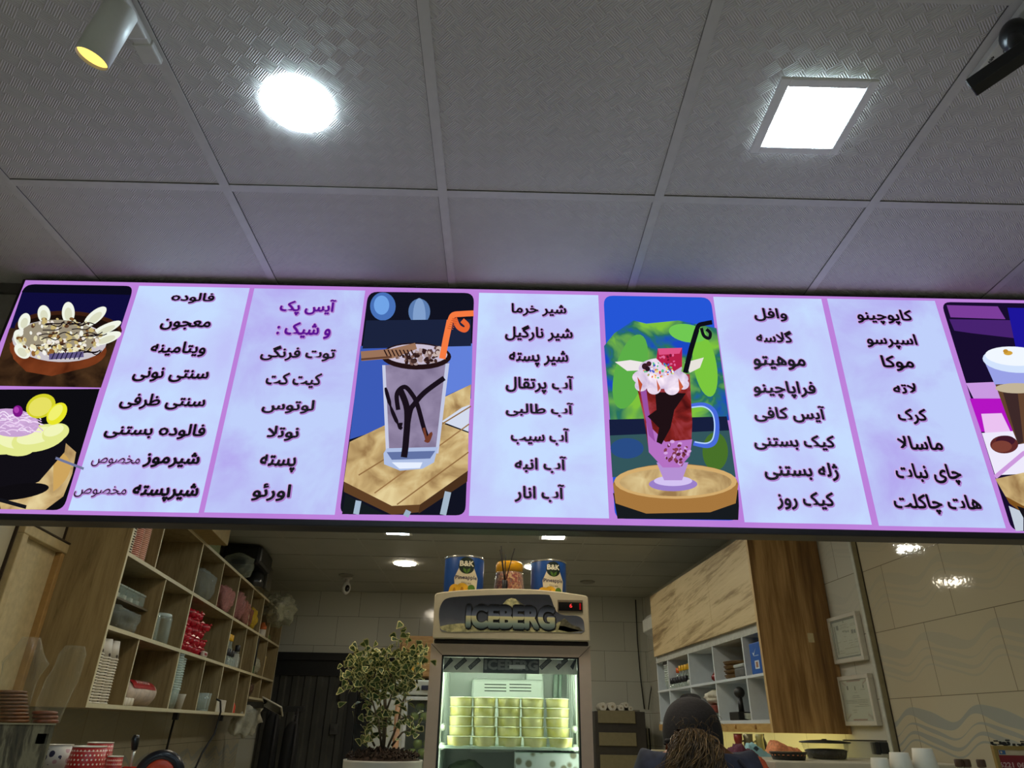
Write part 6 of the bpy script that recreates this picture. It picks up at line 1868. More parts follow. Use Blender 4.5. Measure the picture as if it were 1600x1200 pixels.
# rows of bottles with yellow and black caps, clear cups
ord6 = ['nearest', 'second nearest', 'third', 'fourth', 'fifth', 'farthest']
first = None
for k in range(6):
    lb = 'bottle with yellow cap in the right cubbyholes, %s of its row' % ord6[k]
    loc = rput(0.075, 1.455 + k * 0.070, CZM)
    cap = YC
    if first is None: first = cap_bottle('syrup_bottle', lb, loc, 0, 0.125, 0.028, YC, SG, 'yellow capped bottles on the right', 0.03)
    elif k < 5: dup(first, loc, 0, lb)
    else: cap_bottle('syrup_bottle', 'bottle with orange cap at the far end of the yellow capped row', loc, 0, 0.115, 0.028, M((206, 90, 30), 0.35), SG, None, 0.03)
first = None
for k in range(6):
    lb = 'bottle with black cap in the right cubbyholes, %s of its row' % ord6[k]
    loc = rput(0.02, 1.455 + k * 0.070, CZM)
    if first is None: first = cap_bottle('syrup_bottle', lb, loc, 0, 0.035, 0.026, BC, SG, 'black capped bottles on the right', 0.034)
    else: dup(first, loc, 0, lb)
mb = MB(); mb.ball((0, 0, 0.02), (0.02, 0.02, 0.02), 0, 16, 10)
tag(mb.build('glass_stopper', CLEAR((220, 226, 220), 0.5, 0.04), loc=rput(0.02, 1.375, CZM)), 'small clear glass ball at the near end of the black capped row', 'stopper')
first = None
for i in range(4):
    for k in range(8):
        loc = rput(0.05 + 0.062 * (i % 2), 1.925 + 0.075 * (i // 2) + 0.02 * (i % 2), CZM + k * 0.0165)
        lb = 'clear glittering cup nested in the four stacks at the far end of the cubbyholes'
        if first is None:
            first = thing('plastic_cup', lb, 'cup', loc, 0, 'clear cup stacks in the far cubbyhole')
            mb = MB(); mb.lathe([(0.022, 0), (0.030, 0.062)], (0, 0, 0), 16, 0); mb.build('cup_wall', CL, first)
            mb = MB(); mb.lathe([(0.0295, 0.062), (0.033, 0.063), (0.033, 0.066), (0.030, 0.067)], (0, 0, 0), 16, 0); mb.build('rolled_rim', CLEAR((236, 240, 236), 0.7, 0.1), first)
        else: dup(first, loc, 0, lb)
mb = MB(); mb.box((0, 0, 0), (0.13, 0.14, 0.028), 0, bev=0.004)
tag(mb.build('black_tray', BC, loc=rput(0.03, 1.93, CZM + 0.184), rz=RC.a), 'small black tray lying on the far clear cup stacks', 'tray')
# lower cubbies
t = thing('ball_headed_stamp', 'black ball headed stand on a square foot in the lower cubbyhole', 'stand', rput(0.03, 0.56, CZ1), RC.a)
DB = M((18, 17, 16), 0.5)
mb = MB(); mb.box((-0.02, -0.075, 0), (0.08, 0.075, 0.045), 0, bev=0.004); mb.build('foot', DB, t)
mb = MB(); mb.tube([(0.03, 0, 0.045), (0.03, 0.0, 0.125)], [0.017, 0.014], 14); mb.build('stem', DB, t)
mb = MB(); mb.ball((0.03, 0, 0.152), 0.032, 0, 20, 14); mb.build('ball_head', M((30, 28, 26), 0.5), t)
first = None
for k in range(5):
    lb = 'small white plate beside the ball headed stand, %s of the pile' % ['lowest', 'second', 'third', 'fourth', 'topmost'][k]
    if first is None:
        first = thing('plate', lb, 'plate', rput(0.07, 0.375, CZ1), 0, 'white plates in the lower cubbyhole')
        mb = MB(); mb.lathe([(0.04, 0), (0.042, 0.002), (0.066, 0.009), (0.064, 0.010), (0.04, 0.004), (0.001, 0.004)], (0, 0, 0), 28, 0); mb.build('dish', M((214, 218, 206), 0.2), first)
        mb = MB(); mb.lathe([(0.036, -0.0002), (0.040, -0.0002), (0.040, 0.0015)], (0, 0, 0), 24, 0); mb.build('foot_ring', M((190, 194, 184), 0.3), first)
    else: dup(first, rput(0.07, 0.375, CZ1 + 0.0062 * k), 0, lb)


def rbag(name, label, x, s, z, w, d, h, mat, seed, cat):
    o = bag(name, label, 0, 0, 0, w, d, h, mat, seed, neck=0.8, lump=0.25, cat=cat)
    o.location = rput(x, s, z); o.rotation_euler = (0, 0, RC.a)
    return o


rbag('cloth_bundle', 'bundle of white cloth in the lower cubbyhole beside the cap', 0.10, 1.02, CZ1 + 0.09, 0.16, 0.30, 0.11, M((190, 184, 164), 0.7, var=0.08), 31, 'cloth')
mb = MB(); mb.box((0.02, 0.90, 0.0), (0.18, 1.15, 0.045), 0, bev=0.006); mb.box((0.01, 0.88, 0.046), (0.19, 1.17, 0.089), 1, bev=0.006)
tag(mb.build('storage_box', [M((170, 190, 180), 0.4), M((120, 50, 40), 0.5)], loc=RC.w(0, 0, CZ1 + 0.0006), rz=RC.a), 'low two tone box under the white cloth bundle', 'box')
mb = MB(); mb.lathe([(0.03, 0), (0.032, 0.004), (0.032, 0.13), (0.024, 0.15)], (0, 0, 0), 18, 0); mb.lathe([(0.024, 0.15), (0.026, 0.152), (0.026, 0.185), (0.02, 0.188)], (0, 0, 0), 18, 1)
tag(mb.build('syrup_bottle', [SG, YC], loc=rput(0.10, 1.74, CZ1)), 'lone bottle with yellow cap in the lower cubbyhole left of the cap', 'bottle')


# ---- certificates in white frames
def certificate(label, s0, s1, z0, z1, ink, dark):
    t = thing('certificate_frame', label, 'certificate', RW.w(-0.0315, 0, 0), RW.a, None)
    fw = 0.020
    mb = MB()
    for a, b in (((-0.028, s0, z0), (0, s1, z0 + fw)), ((-0.028, s0, z1 - fw), (0, s1, z1)), ((-0.028, s0, z0 + fw), (0, s0 + fw, z1 - fw)), ((-0.028, s1 - fw, z0 + fw), (0, s1, z1 - fw))): mb.box(a, b, 0, bev=0.002)
    mb.build('frame_border', M((206, 202, 188), 0.4, var=0.01), t)
    mb = MB(); x = -0.020
    mb.box((x, s0 + fw, z0 + fw), (-0.002, s1 - fw, z1 - fw), 0)
    W, H = s1 - s0 - 2 * fw, z1 - z0 - 2 * fw
    S = lambda u, v: (x - 0.0006, s1 - fw - u * W, z0 + fw + v * H)       # u from the left as seen, v upward
    rect = lambda u0, v0, u1, v1, m: mb.poly([S(u0, v0), S(u1, v0), S(u1, v1), S(u0, v1)], m)
    if dark:
        rect(0.03, 0.95, 0.97, 0.985, 1); rect(0.03, 0.02, 0.97, 0.05, 1); rect(0.03, 0.05, 0.06, 0.95, 1); rect(0.945, 0.05, 0.97, 0.3, 1); rect(0.945, 0.75, 0.97, 0.95, 1)
        for k in range(3): rect(0.10 + 0.025 * k, 0.12, 0.112 + 0.025 * k, 0.86, 1)
        rect(0.20, 0.74, 0.29, 0.86, 1); rect(0.76, 0.58, 0.84, 0.68, 1); rect(0.86, 0.58, 0.92, 0.67, 1); rect(0.5, 0.9, 0.53, 0.94, 1)
        put_text(mb, shape_fa('پروانه'), 0.42 * W, 0.68 * W, 0.63 * H, 0.72 * H, lambda a, b: S(a / W, b / H), 1, 0.04, nud=(-1, 0, 0))
        lines = [(0.36, 0.64, 0.84), (0.40, 0.62, 0.79), (0.34, 0.70, 0.755), (0.78, 0.95, 0.82), (0.78, 0.94, 0.78), (0.44, 0.54, 0.54), (0.16, 0.30, 0.42), (0.40, 0.54, 0.42), (0.62, 0.74, 0.42), (0.84, 0.95, 0.42), (0.60, 0.74, 0.36), (0.84, 0.95, 0.36), (0.66, 0.76, 0.30), (0.40, 0.94, 0.24), (0.40, 0.90, 0.10), (0.2, 0.34, 0.20), (0.2, 0.38, 0.14)]
    else:
        for (u, v) in ((0.05, 0.84), (0.80, 0.84), (0.05, 0.05), (0.80, 0.05)):
            for k in range(5):
                du = 0.03 * k if u < 0.5 else 0.12 - 0.03 * k
                dv = (0.10 - 0.02 * k) if v > 0.5 else 0.02 * k
                mb.tube([S(u + du, v + dv), S(u + du + 0.04, v + dv + 0.035), S(u + du + 0.01, v + dv + 0.06)], 0.0011, 4, 1)
        rect(0.25, 0.955, 0.75, 0.985, 1); rect(0.25, 0.02, 0.75, 0.055, 1); rect(0.02, 0.3, 0.03, 0.7, 1); rect(0.97, 0.3, 0.98, 0.7, 1)
        rect(0.22, 0.76, 0.27, 0.86, 2); rect(0.50, 0.74, 0.53, 0.84, 2); rect(0.80, 0.78, 0.83, 0.85, 2)
        lines = [(0.47, 0.57, 0.68), (0.38, 0.62, 0.60), (0.36, 0.66, 0.56), (0.12, 0.90, 0.50), (0.12, 0.90, 0.465), (0.12, 0.88, 0.43), (0.56, 0.90, 0.39), (0.40, 0.90, 0.35), (0.30, 0.44, 0.26), (0.32, 0.42, 0.21), (0.70, 0.86, 0.74)]
    rn = random.Random(int(z0 * 100))
    for a, b, v in lines:
        u = a
        while u < b - 0.01:
            e = min(b, u + rn.uniform(0.03, 0.09)); rect(u, v, e, v + 0.010, 2); u = e + 0.012
    mb.build('printed_sheet', [M((196, 194, 174), 0.6, var=0.01), ink, M((70, 66, 56), 0.7)], t, fix=False)
    mb = MB(); mb.box((-0.0245, s0 + fw, z0 + fw), (-0.0232, s1 - fw, z1 - fw), 0); mb.build('glass_pane', CLEAR((220, 224, 214), 0.02, 0.04), t)


def onR(u, v, x):
    d = ray(u, v)
    q = CAM + d * ((RW.w(x, 0, 0) - CAM).dot(RW.xv) / d.dot(RW.xv)) - RW.o
    return q.dot(RW.yv), q.z


def corners(*px):
    P = [onR(u, v, -0.0595) for u, v in px]
    return (P[1][0] + P[2][0]) / 2, (P[0][0] + P[3][0]) / 2, (P[2][1] + P[3][1]) / 2, (P[0][1] + P[1][1]) / 2


certificate('upper white framed certificate with a dark green printed border', *corners((1291, 967), (1335, 954.5), (1350, 1031), (1304, 1038)), M((40, 52, 40), 0.6), True)
certificate('lower white framed certificate with a reddish ornamental border', *corners((1305.5, 1058), (1355, 1052.5), (1370, 1133.5), (1320, 1134.5)), M((150, 96, 78), 0.6), False)

# ================================================================ right counter
WHC = M((206, 200, 180), 0.4, var=0.02)
zt = at_y(1300, 1191.5, 3.0).z
x0 = at_y(1211, 1191, 3.0).x
mb = MB(); mb.box((x0, 3.101, 0), (1.84, 3.62, zt - 0.045), 0); mb.box((x0, 3.0, zt - 0.04), (1.84, 3.62, zt), 0, bev=0.004); mb.box((x0 + 0.02, 3.05, 1.302), (1.84, 3.1, zt - 0.045), 1)
tag(mb.build('raised_counter', [WHC, M((90, 60, 70), 0.5)]), 'raised white counter top in front of the bean hopper', 'counter')
mb = MB(); mb.box((1.02, 3.66, 0), (1.80, 4.6, 1.455), 0, bev=0.006)
o = tag(mb.build('back_counter', M((190, 184, 160), 0.4)), 'long back counter under the wooden cabinet', 'counter')
mb = MB(); mb.box((0.80, 2.9, 0), (x0 - 0.005, 3.62, 1.43), 0, bev=0.01); mb.box((0.80, 2.9, 1.4302), (x0 - 0.01, 2.92, 1.445), 1)
tag(mb.build('coffee_machine', [M((150, 148, 140), 0.3, metal=0.5), M((40, 40, 40), 0.4)]), 'steel coffee machine under the heap of cloths', 'coffee machine')


def cloth(name, label, u0, u1, vtop, vbot, yy, seed, mat, peak=0.5, sharp=1.0, zbase=None, dep=0.11, cat='cloth'):
    a = at_y(u0, vbot, yy); b = at_y(u1, vbot, yy)
    W = b.x - a.x; zb = zbase if zbase is not None else a.z
    H = at_y((u0 + u1) / 2, vtop, yy).z - zb
    nx, ny = 36, 20
    vs = []; fs = []
    for j in range(ny + 1):
        for i in range(nx + 1):
            u, v = i / nx, j / ny
            env = min(1.0, (math.sin(PI * u) * 2.2) ** 0.5, (math.sin(PI * v) * 2.2) ** 0.6)
            hump = math.exp(-((u - peak) / (0.34 * sharp)) ** 2)
            rd = 1 - abs(noise.noise(Vector((u * 3.2 + seed, v * 2.5 + seed * 2, seed))) * 2.0)
            r2 = 1 - abs(noise.noise(Vector((u * 8 + seed * 3, v * 5, seed * 2))) * 2.0)
            h = env * H * (0.18 + 0.42 * hump + 0.34 * rd + 0.03 * r2)
            vs.append((a.x + W * u - (a.x + b.x) / 2, (v - 0.5) * 2 * dep, max(0.0, h)))
    for j in range(ny):
        for i in range(nx):
            p = j * (nx + 1) + i
            fs.append((p, p + 1, p + nx + 2, p + nx + 1))
    mb = MB(); mb.add(vs, fs, 0, True)
    nb = len(vs)
    mb.add([(v[0], v[1], 0) for v in vs if True], [f[::-1] for f in fs], 0, True)
    o = mb.build(name, mat, loc=((a.x + b.x) / 2, yy, zb + 0.0008))
    return tag(o, label, cat)


TEX = lambda c, v=0.12: M(c, 0.9, var=v, scale=120, bump=0.5)
cloth('kitchen_cloth', 'crumpled purple maroon cloth right behind the person', 1133, 1188, 1160, 1195, 3.42, 1.3, TEX((92, 40, 60)), 0.42, zbase=1.432)
PAT = NT('blue_patterned_cloth')
vv = PAT.n('ShaderNodeTexVoronoi'); vv.inputs['Scale'].default_value = 16; vv.distance = 'MANHATTAN'; PAT.link(PAT.coord(), vv.inputs['Vector'])
PAT.set(Base_Color=PAT.ramp(vv.outputs['Distance'], [(0.22, (24, 40, 50)), (0.30, (140, 190, 200)), (0.8, (156, 200, 206))]), Roughness=0.9)
cloth('kitchen_cloth', 'light blue cloth with dark pattern between maroon and salmon cloths', 1160, 1214, 1158, 1188, 3.56, 2.7, PAT.m, 0.3, dep=0.05, zbase=1.432)
cloth('kitchen_cloth', 'peaked salmon coloured cloth left of the bean hopper', 1202, 1255, 1155, 1190, 3.56, 4.1, TEX((232, 150, 104)), 0.22, 0.8, zbase=zt + 0.0005, dep=0.05)
cloth('kitchen_cloth', 'brick red cloth spread low in front of the other cloths', 1134, 1197, 1178, 1200, 3.03, 5.2, TEX((196, 92, 62)), 0.8, 1.6, zbase=1.432, dep=0.10)
cloth('kitchen_cloth', 'small yellow cloth corner peeping behind the blue cloth', 1164, 1182, 1160, 1175, 3.60, 6.3, TEX((212, 190, 40)), 0.5, zbase=1.432, dep=0.018)
# perforated basket
bw0, bw1 = at_y(1206, 1185, 3.2).x, at_y(1259, 1185, 3.2).x
t = thing('perforated_basket', 'round black basket with a row of holes on the raised counter', 'basket', ((bw0 + bw1) / 2, 3.2, zt + 0.0006))
rb = (bw1 - bw0) / 2; hb = at_y(1232, 1177, 3.2).z - zt
N = 44; vs = []; fs = []
mb = MB()
zz = [0, hb * 0.55, hb * 0.82, hb]
rr = [rb * 0.9, rb * 0.96, rb * 0.99, rb]
for i in range(N):
    a = 2 * PI * i / N
    for z_, r_ in zip(zz, rr): vs.append((r_ * math.cos(a), r_ * math.sin(a), z_))
for i in range(N):
    i2 = (i + 1) % N
    for j in range(3):
        if j == 1 and i % 2 == 0: continue
        fs.append((i * 4 + j, i2 * 4 + j, i2 * 4 + j + 1, i * 4 + j + 1))
mb.add(vs, fs, 0, True); mb.lathe([(rr[0], 0.0), (rr[0], 0.003)], (0, 0, 0), N, 0)
mb.build('basket_wall', M((26, 24, 22), 0.45), t)
mb = MB(); mb.lathe([(rb, hb), (rb * 1.04, hb + 0.001), (rb * 1.04, hb + 0.005), (rb * 0.99, hb + 0.005)], (0, 0, 0), N, 0); mb.build('rim', M((30, 28, 26), 0.4), t)
# bean hopper
hw0, hw1 = at_y(1254, 1170, 3.35).x, at_y(1326, 1170, 3.35).x
t = thing('bean_hopper', 'clear coffee bean hopper with black lid and dark beans', 'hopper', ((hw0 + hw1) / 2, 3.35, zt + 0.0006))
rh = (hw1 - hw0) / 2; hh = at_y(1290, 1160, 3.35).z - zt
mb = MB(); mb.lathe([(rh * 0.78, 0), (rh * 0.97, hh * 0.95)], (0, 0, 0), 36, 0); mb.build('hopper_wall', CLEAR((206, 200, 170), 0.03, 0.04, edge=0.3), t)
BEAN = NT('dark_coffee_beans'); vv = BEAN.n('ShaderNodeTexVoronoi'); vv.inputs['Scale'].default_value = 90; BEAN.link(BEAN.coord(), vv.inputs['Vector'])
BEAN.set(Base_Color=BEAN.ramp(vv.outputs['Distance'], [(0.1, (30, 20, 14)), (0.6, (9, 7, 6))]), Roughness=0.45); BEAN.bump(vv.outputs['Distance'], 0.8, 0.004)
mb = MB(); mb.lathe([(rh * 0.74, 0.002), (rh * 0.86, hh * 0.52), (rh * 0.7, hh * 0.60), (0.001, hh * 0.64)], (0, 0, 0), 36, 0); mb.build('beans', BEAN.m, t)
mb = MB(); mb.lathe([(rh * 0.98, hh * 0.95), (rh * 1.04, hh * 0.96), (rh * 1.04, hh * 1.04), (rh * 0.6, hh * 1.12), (0.012, hh * 1.14), (0.010, hh * 1.2), (0.001, hh * 1.2)], (0, 0, 0), 36, 0); mb.build('lid', M((22, 20, 18), 0.35), t)
# glass board with black clamp
a, b = at_y(1318, 1158, 3.5), at_y(1386, 1160, 3.5)
t = thing('splash_screen', 'upright glass splash screen with a black clamp beside the bean hopper', 'screen', (a.x, 3.5, zt + 0.0006))
Hs = a.z - zt; Ws = min(b.x, 1.83) - a.x
mb = MB(); mb.box((0, 0, 0), (Ws, 0.008, Hs), 0); mb.build('glass_panel', CLEAR((190, 190, 172), 0.30, 0.05), t)
mb = MB(); mb.box((0, -0.002, Hs + 0.0003), (Ws, 0.010, Hs + 0.006), 0); mb.build('top_edge', M((70, 66, 54), 0.4), t)
mb = MB(); mb.box((Ws - 0.066, -0.02, Hs * 0.25), (Ws - 0.045, 0.03, Hs * 0.97), 0, bev=0.004); mb.box((Ws - 0.044, -0.02, Hs * 0.3), (Ws - 0.005, 0.03, Hs * 0.99), 0, bev=0.004); mb.build('clamp', M((26, 28, 30), 0.4), t)
# utensils under the cabinet
for (u, v0, v1, wpx, c, nm, lab, cat) in ((1153, 1138, 1152, 13, (132, 44, 34), 'hanging_bowl', 'round red bowl hanging under the cabinet rail', 'bowl'), (1170, 1141, 1163, 17, (132, 126, 100), 'milk_jug', 'grey steel milk jug under the cabinet rail', 'jug'), (1188, 1141, 1166, 14, (176, 170, 110), 'mug', 'pale yellow mug under the cabinet rail', 'mug'), (1201, 1141, 1172, 9, (30, 30, 24), 'bottle', 'dark narrow bottle under the cabinet rail', 'bottle')):
    yy = 4.05
    q = at_y(u, v1, yy); r = wpx / 2 * 3.6 / 1065; top = at_y(u, v0, yy).z
    zb = 1.4556
    h = min(top, 1.588) - zb
    t = thing(nm, lab, cat, (q.x, yy + (0.06 if nm == 'bottle' else 0), zb))
    mt = M(c, 0.3, metal=0.5 if nm == 'milk_jug' else 0.0)
    mb = MB()
    if nm == 'hanging_bowl':
        mb.lathe([(0.006, 0), (0.006, h * 0.5), (r * 0.6, h * 0.55), (r, h * 0.8), (r, h), (r * 0.93, h), (r * 0.5, h * 0.62), (0.001, h * 0.6)], (0, 0, 0), 24, 0)
    elif nm == 'bottle':
        mb.lathe([(r, 0), (r, h * 0.7), (r * 0.5, h * 0.85), (r * 0.5, h)], (0, 0, 0), 20, 0)
    else:
        mb.lathe([(r * 0.9, 0), (r, h * 0.3), (r * 0.8, h * 0.8), (r * 0.9, h), (r * 0.84, h), (r * 0.75, h * 0.8), (r * 0.93, h * 0.3), (0.001, 0.006)], (0, 0, 0), 24, 0)
    mb.build('vessel', mt, t)
    if nm in ('milk_jug', 'mug'):
        mb = MB(); mb.tube([(-r * 0.8, 0, h * 0.75), (-r * 1.5, 0, h * 0.7), (-r * 1.5, 0, h * 0.35), (-r * 0.95, 0, h * 0.3)], 0.005, 8); mb.build('handle', mt, t)
    else:
        mb = MB(); mb.lathe([(r * (0.52 if nm == 'bottle' else 1.0), h * 0.96), (r * (0.58 if nm == 'bottle' else 1.06), h * 0.97), (r * (0.58 if nm == 'bottle' else 1.06), h * 1.0), (r * (0.45 if nm == 'bottle' else 0.95), h * 1.002)], (0, 0, 0), 20, 0); mb.build('rim', M((c[0] * .8, c[1] * .8, c[2] * .8), 0.3), t)

# white cups upside down, bottles and card poster on the service counter
PW = M((216, 206, 184), 0.55, var=0.02)
for (u, v, wpx, lab) in ((1373, 1184, 22, 'lowest of the three white upside down cups on the right counter'), (1404, 1175.5, 25, 'middle high white upside down cup on the right counter'), (1440, 1169, 26, 'tallest white upside down cup next to the small bottles')):
    yy = 2.1
    q = at_y(u, v, yy); r = wpx / 2 * 2.0 / 1065; h = q.z - CT
    t = thing('paper_cup', lab, 'cup', (q.x, yy, CT), 0, None)
    hb = 0.10
    mb = MB(); mb.lathe([(r * 1.62, h - hb + 0.004), (r * 1.02, h - 0.001), (r * 0.97, h), (r * 0.9, h - 0.006), (0.001, h - 0.006)], (0, 0, 0), 32, 0); mb.build('cup_wall', PW, t)
    mb = MB(); mb.lathe([(r * 1.62, h - hb - 0.002), (r * 1.68, h - hb), (r * 1.68, h - hb + 0.004), (r * 1.6, h - hb + 0.005)], (0, 0, 0), 32, 0); mb.build('rolled_rim', PW, t)
    n_ = max(1, int((h - hb) / 0.012))
    for k in range(n_):
        z_ = (h - hb - 0.004) * k / n_
        mb = MB(); mb.lathe([(r * 1.5, z_), (r * 1.68, z_ + 0.0005), (r * 1.68, z_ + 0.006), (r * 1.5, z_ + (h - hb) / n_)], (0, 0, 0), 24, 0); mb.build('lower_cup_rim', PW, t)
first = None
for (u, v, lab) in ((1497, 1186.5, 'small clear bottle with brown cap, leftmost of three on the right counter'), (1508, 1185.5, 'small clear bottle with brown cap, middle of three on the right counter'), (1531, 1184.5, 'small clear bottle with brown cap standing nearest the red card poster')):
    yy = 2.55
    q = at_y(u, v, yy)
    if first is None:
        h = q.z - CT - 0.018
        first = cap_bottle('small_bottle', lab, (q.x, yy, CT), 0, h, 0.020, M((74, 52, 34), 0.5), CLEAR((210, 206, 180), 0.25, 0.04), 'brown capped bottles on the right counter', 0.016)
    else: dup(first, (q.x, yy, CT), 0, lab)
yy = 2.1
a = at_y(1551, 1165, yy)
Wp, Hp = 0.20, a.z - CT
t = thing('card_poster', 'red bank card poster in an olive frame with black lettering on top', 'poster', (a.x, yy, CT))
OL = M((140, 112, 52), 0.5)
e = 0.010
mb = MB(); mb.box((0, 0, Hp - e), (Wp, 0.012, Hp), 0, bev=0.001); mb.box((0, 0, 0), (e, 0.012, Hp - e), 0, bev=0.001); mb.box((Wp - e, 0, 0), (Wp, 0.012, Hp - e), 0, bev=0.001); mb.box((e, 0, 0), (Wp - e, 0.012, e), 0, bev=0.001); mb.box((0.02, 0.012, 0), (Wp - 0.02, 0.06, 0.006), 0)
mb.build('frame_border', OL, t)
PX = 1065 / 2.0
mb = MB(); yf = 0.003
mb.box((e, yf, e), (Wp - e, 0.010, Hp - e), 0)
zc = lambda v: at_y(1575, v, yy).z - CT
xc = lambda u, v: at_y(u, v, yy).x - a.x
mb.box((xc(1561, 1175), yf - 0.0006, zc(1180)), (Wp - e - 0.004, yf, zc(1171.5)), 1)
mb.box((xc(1562, 1175), yf - 0.0012, zc(1179)), (xc(1571.5, 1175), yf - 0.0004, zc(1172.5)), 2); mb.lathe([(0.0001, 0), (0.0028, 0.0001)], (0, 0, 0), 16, 1, X=Matrix.Translation((xc(1565, 1175), yf - 0.0013, zc(1175.5))) @ Matrix.Rotation(R(90), 4, 'X'))
put_text(mb, '6221 061', xc(1563, 1195), xc(1606, 1195), zc(1199.5), zc(1191), lambda x, z: (x, yf - 0.0008, z), 3, 0.03)
mb.build('printed_card', [M((120, 22, 28), 0.4), M((186, 164, 130), 0.5), M((52, 84, 120), 0.4), M((190, 150, 140), 0.5)], t, fix=False)
mb = MB()
z0, z1 = Hp - 0.004, at_y(1575, 1155.5, yy).z - CT
for k, dy in enumerate((0.002, 0.008)):
    put_text(mb, shape_fa('بستنی توت'), xc(1550, 1160), xc(1626, 1160), z0, z1, lambda x, z: (x, dy, z), 0, 0.04)
mb.build('standing_letters', M((18, 16, 12), 0.5), t, fix=False)

# ================================================================ person at the counter, seen from behind
PX_, PY_ = 0.625, 2.40
pp = thing('person', 'person seen from behind in a dark cap with curly brown ponytail', 'person', (PX_, PY_, 0))
hc = at_y(1087, 1138, PY_) - Vector((PX_, PY_, 0))           # centre of the head
hx, hz = hc.x, hc.z - 0.02
V = []; Ed = []; Ra = []


def jt(p, r, par=None):
    V.append(p); Ra.append(r if isinstance(r, tuple) else (r, r))
    if par is not None: Ed.append((par, len(V) - 1))
    return len(V) - 1


SZ = hz - 0.052
pel = jt((0, 0, 0.93), (0.15, 0.11)); wai = jt((0, 0.01, 1.10), (0.13, 0.10), pel); che = jt((0, 0.02, SZ - 0.14), (0.16, 0.11), wai)
nck = jt((0.0, 0.015, SZ + 0.01), (0.062, 0.062), che); hd0 = jt((hx * 0.7, 0.04, hz - 0.06), (0.058, 0.06), nck)
for s in (-1, 1):
    sh_ = jt((s * 0.125, 0.015, SZ - 0.065), (0.045, 0.05), che); elb = jt((s * 0.215, 0.05, SZ - 0.32), 0.042, sh_); wr = jt((s * 0.17, 0.28, SZ - 0.38), 0.028, elb)
    pm = jt((s * 0.155, 0.345, SZ - 0.385), (0.034, 0.018), wr)
    for k, (dx, L) in enumerate(((-0.030, 0.070), (-0.010, 0.082), (0.010, 0.078), (0.030, 0.062))):
        k0 = jt((s * 0.155 + dx, 0.385, SZ - 0.385), 0.0095, pm); k1 = jt((s * 0.155 + dx * 1.1, 0.385 + L * 0.5, SZ - 0.395), 0.0085, k0); jt((s * 0.155 + dx * 1.1, 0.385 + L * 0.85, SZ - 0.42), 0.007, k1)
    th = jt((s * 0.155 - s * 0.045, 0.34, SZ - 0.40), 0.0105, pm); jt((s * 0.155 - s * 0.07, 0.375, SZ - 0.415), 0.0085, th)
    hp_ = jt((s * 0.095, 0, 0.86), 0.085, pel); kn = jt((s * 0.10, 0.015, 0.48), 0.058, hp_); an = jt((s * 0.105, -0.01, 0.09), 0.040, kn); toe = jt((s * 0.115, 0.13, 0.035), (0.042, 0.032), an)


def skinned(name, verts, edges, radii, levels=2, root=0):
    me = bpy.data.meshes.new(name); me.from_pydata(verts, edges, [])
    o = bpy.data.objects.new(name, me); COL.objects.link(o)
    sk_ = o.modifiers.new('skin', 'SKIN')
    for i, r in enumerate(radii):
        me.skin_vertices[0].data[i].radius = r if isinstance(r, tuple) else (r, r)
    me.skin_vertices[0].data[root].use_root = True
    sb = o.modifiers.new('sub', 'SUBSURF'); sb.levels = levels; sb.render_levels = levels
    dg = bpy.context.evaluated_depsgraph_get()
    m2 = o.evaluated_get(dg).to_mesh()
    vs = [v.co.copy() for v in m2.vertices]; fs = [list(p.vertices) for p in m2.polygons]
    o.evaluated_get(dg).to_mesh_clear()
    bpy.data.objects.remove(o); bpy.data.meshes.remove(me)
    return vs, fs


SKIN = M((150, 96, 66), 0.55, var=0.06)
vs, fs = skinned('body', V, Ed, Ra)
mb = MB(); mb.add(vs, fs, 0, True)
TILT = R(16)
HX = Matrix.Translation((hx, 0.05, hz)) @ Matrix.Rotation(-TILT, 4, 'X')


def head_f(d):
    k = 1.0
    if d.y > 0.75 and -0.35 < d.z < 0.15: k += 0.10 * max(0, 1 - abs(d.x) * 5) * max(0, 1 - abs(d.z + 0.12) * 4)
    if d.z < -0.4: k *= 1 - 0.12 * (-d.z - 0.4)
    if d.y > 0.6 and 0.0 < d.z < 0.25 and 0.2 < abs(d.x) < 0.5: k -= 0.03
    return k


mb.ball((0, 0, 0), (0.074, 0.094, 0.112), 0, 32, 22, X=HX, f=head_f)
for s in (-1, 1):
    mb.ball((s * 0.078, -0.005, -0.02), (0.010, 0.020, 0.032), 0, 14, 10, X=HX)
    mb.ball((s * 0.085, -0.008, -0.018), (0.005, 0.014, 0.024), 0, 12, 8, X=HX)
mb.build('body', SKIN, pp)
mb = MB()
for s in (-1, 1): mb.ball((s * 0.03, 0.082, 0.012), (0.012, 0.008, 0.008), 0, 12, 8, X=HX); mb.ball((s * 0.03, 0.0885, 0.012), (0.005, 0.003, 0.005), 1, 10, 6, X=HX)
mb.build('eyes', [M((210, 206, 196), 0.3), M((40, 26, 18), 0.3)], pp)
mb = MB(); mb.ball((0, 0.086, -0.055), (0.024, 0.008, 0.007), 0, 14, 8, X=HX); mb.build('lips', M((140, 74, 66), 0.5), pp)
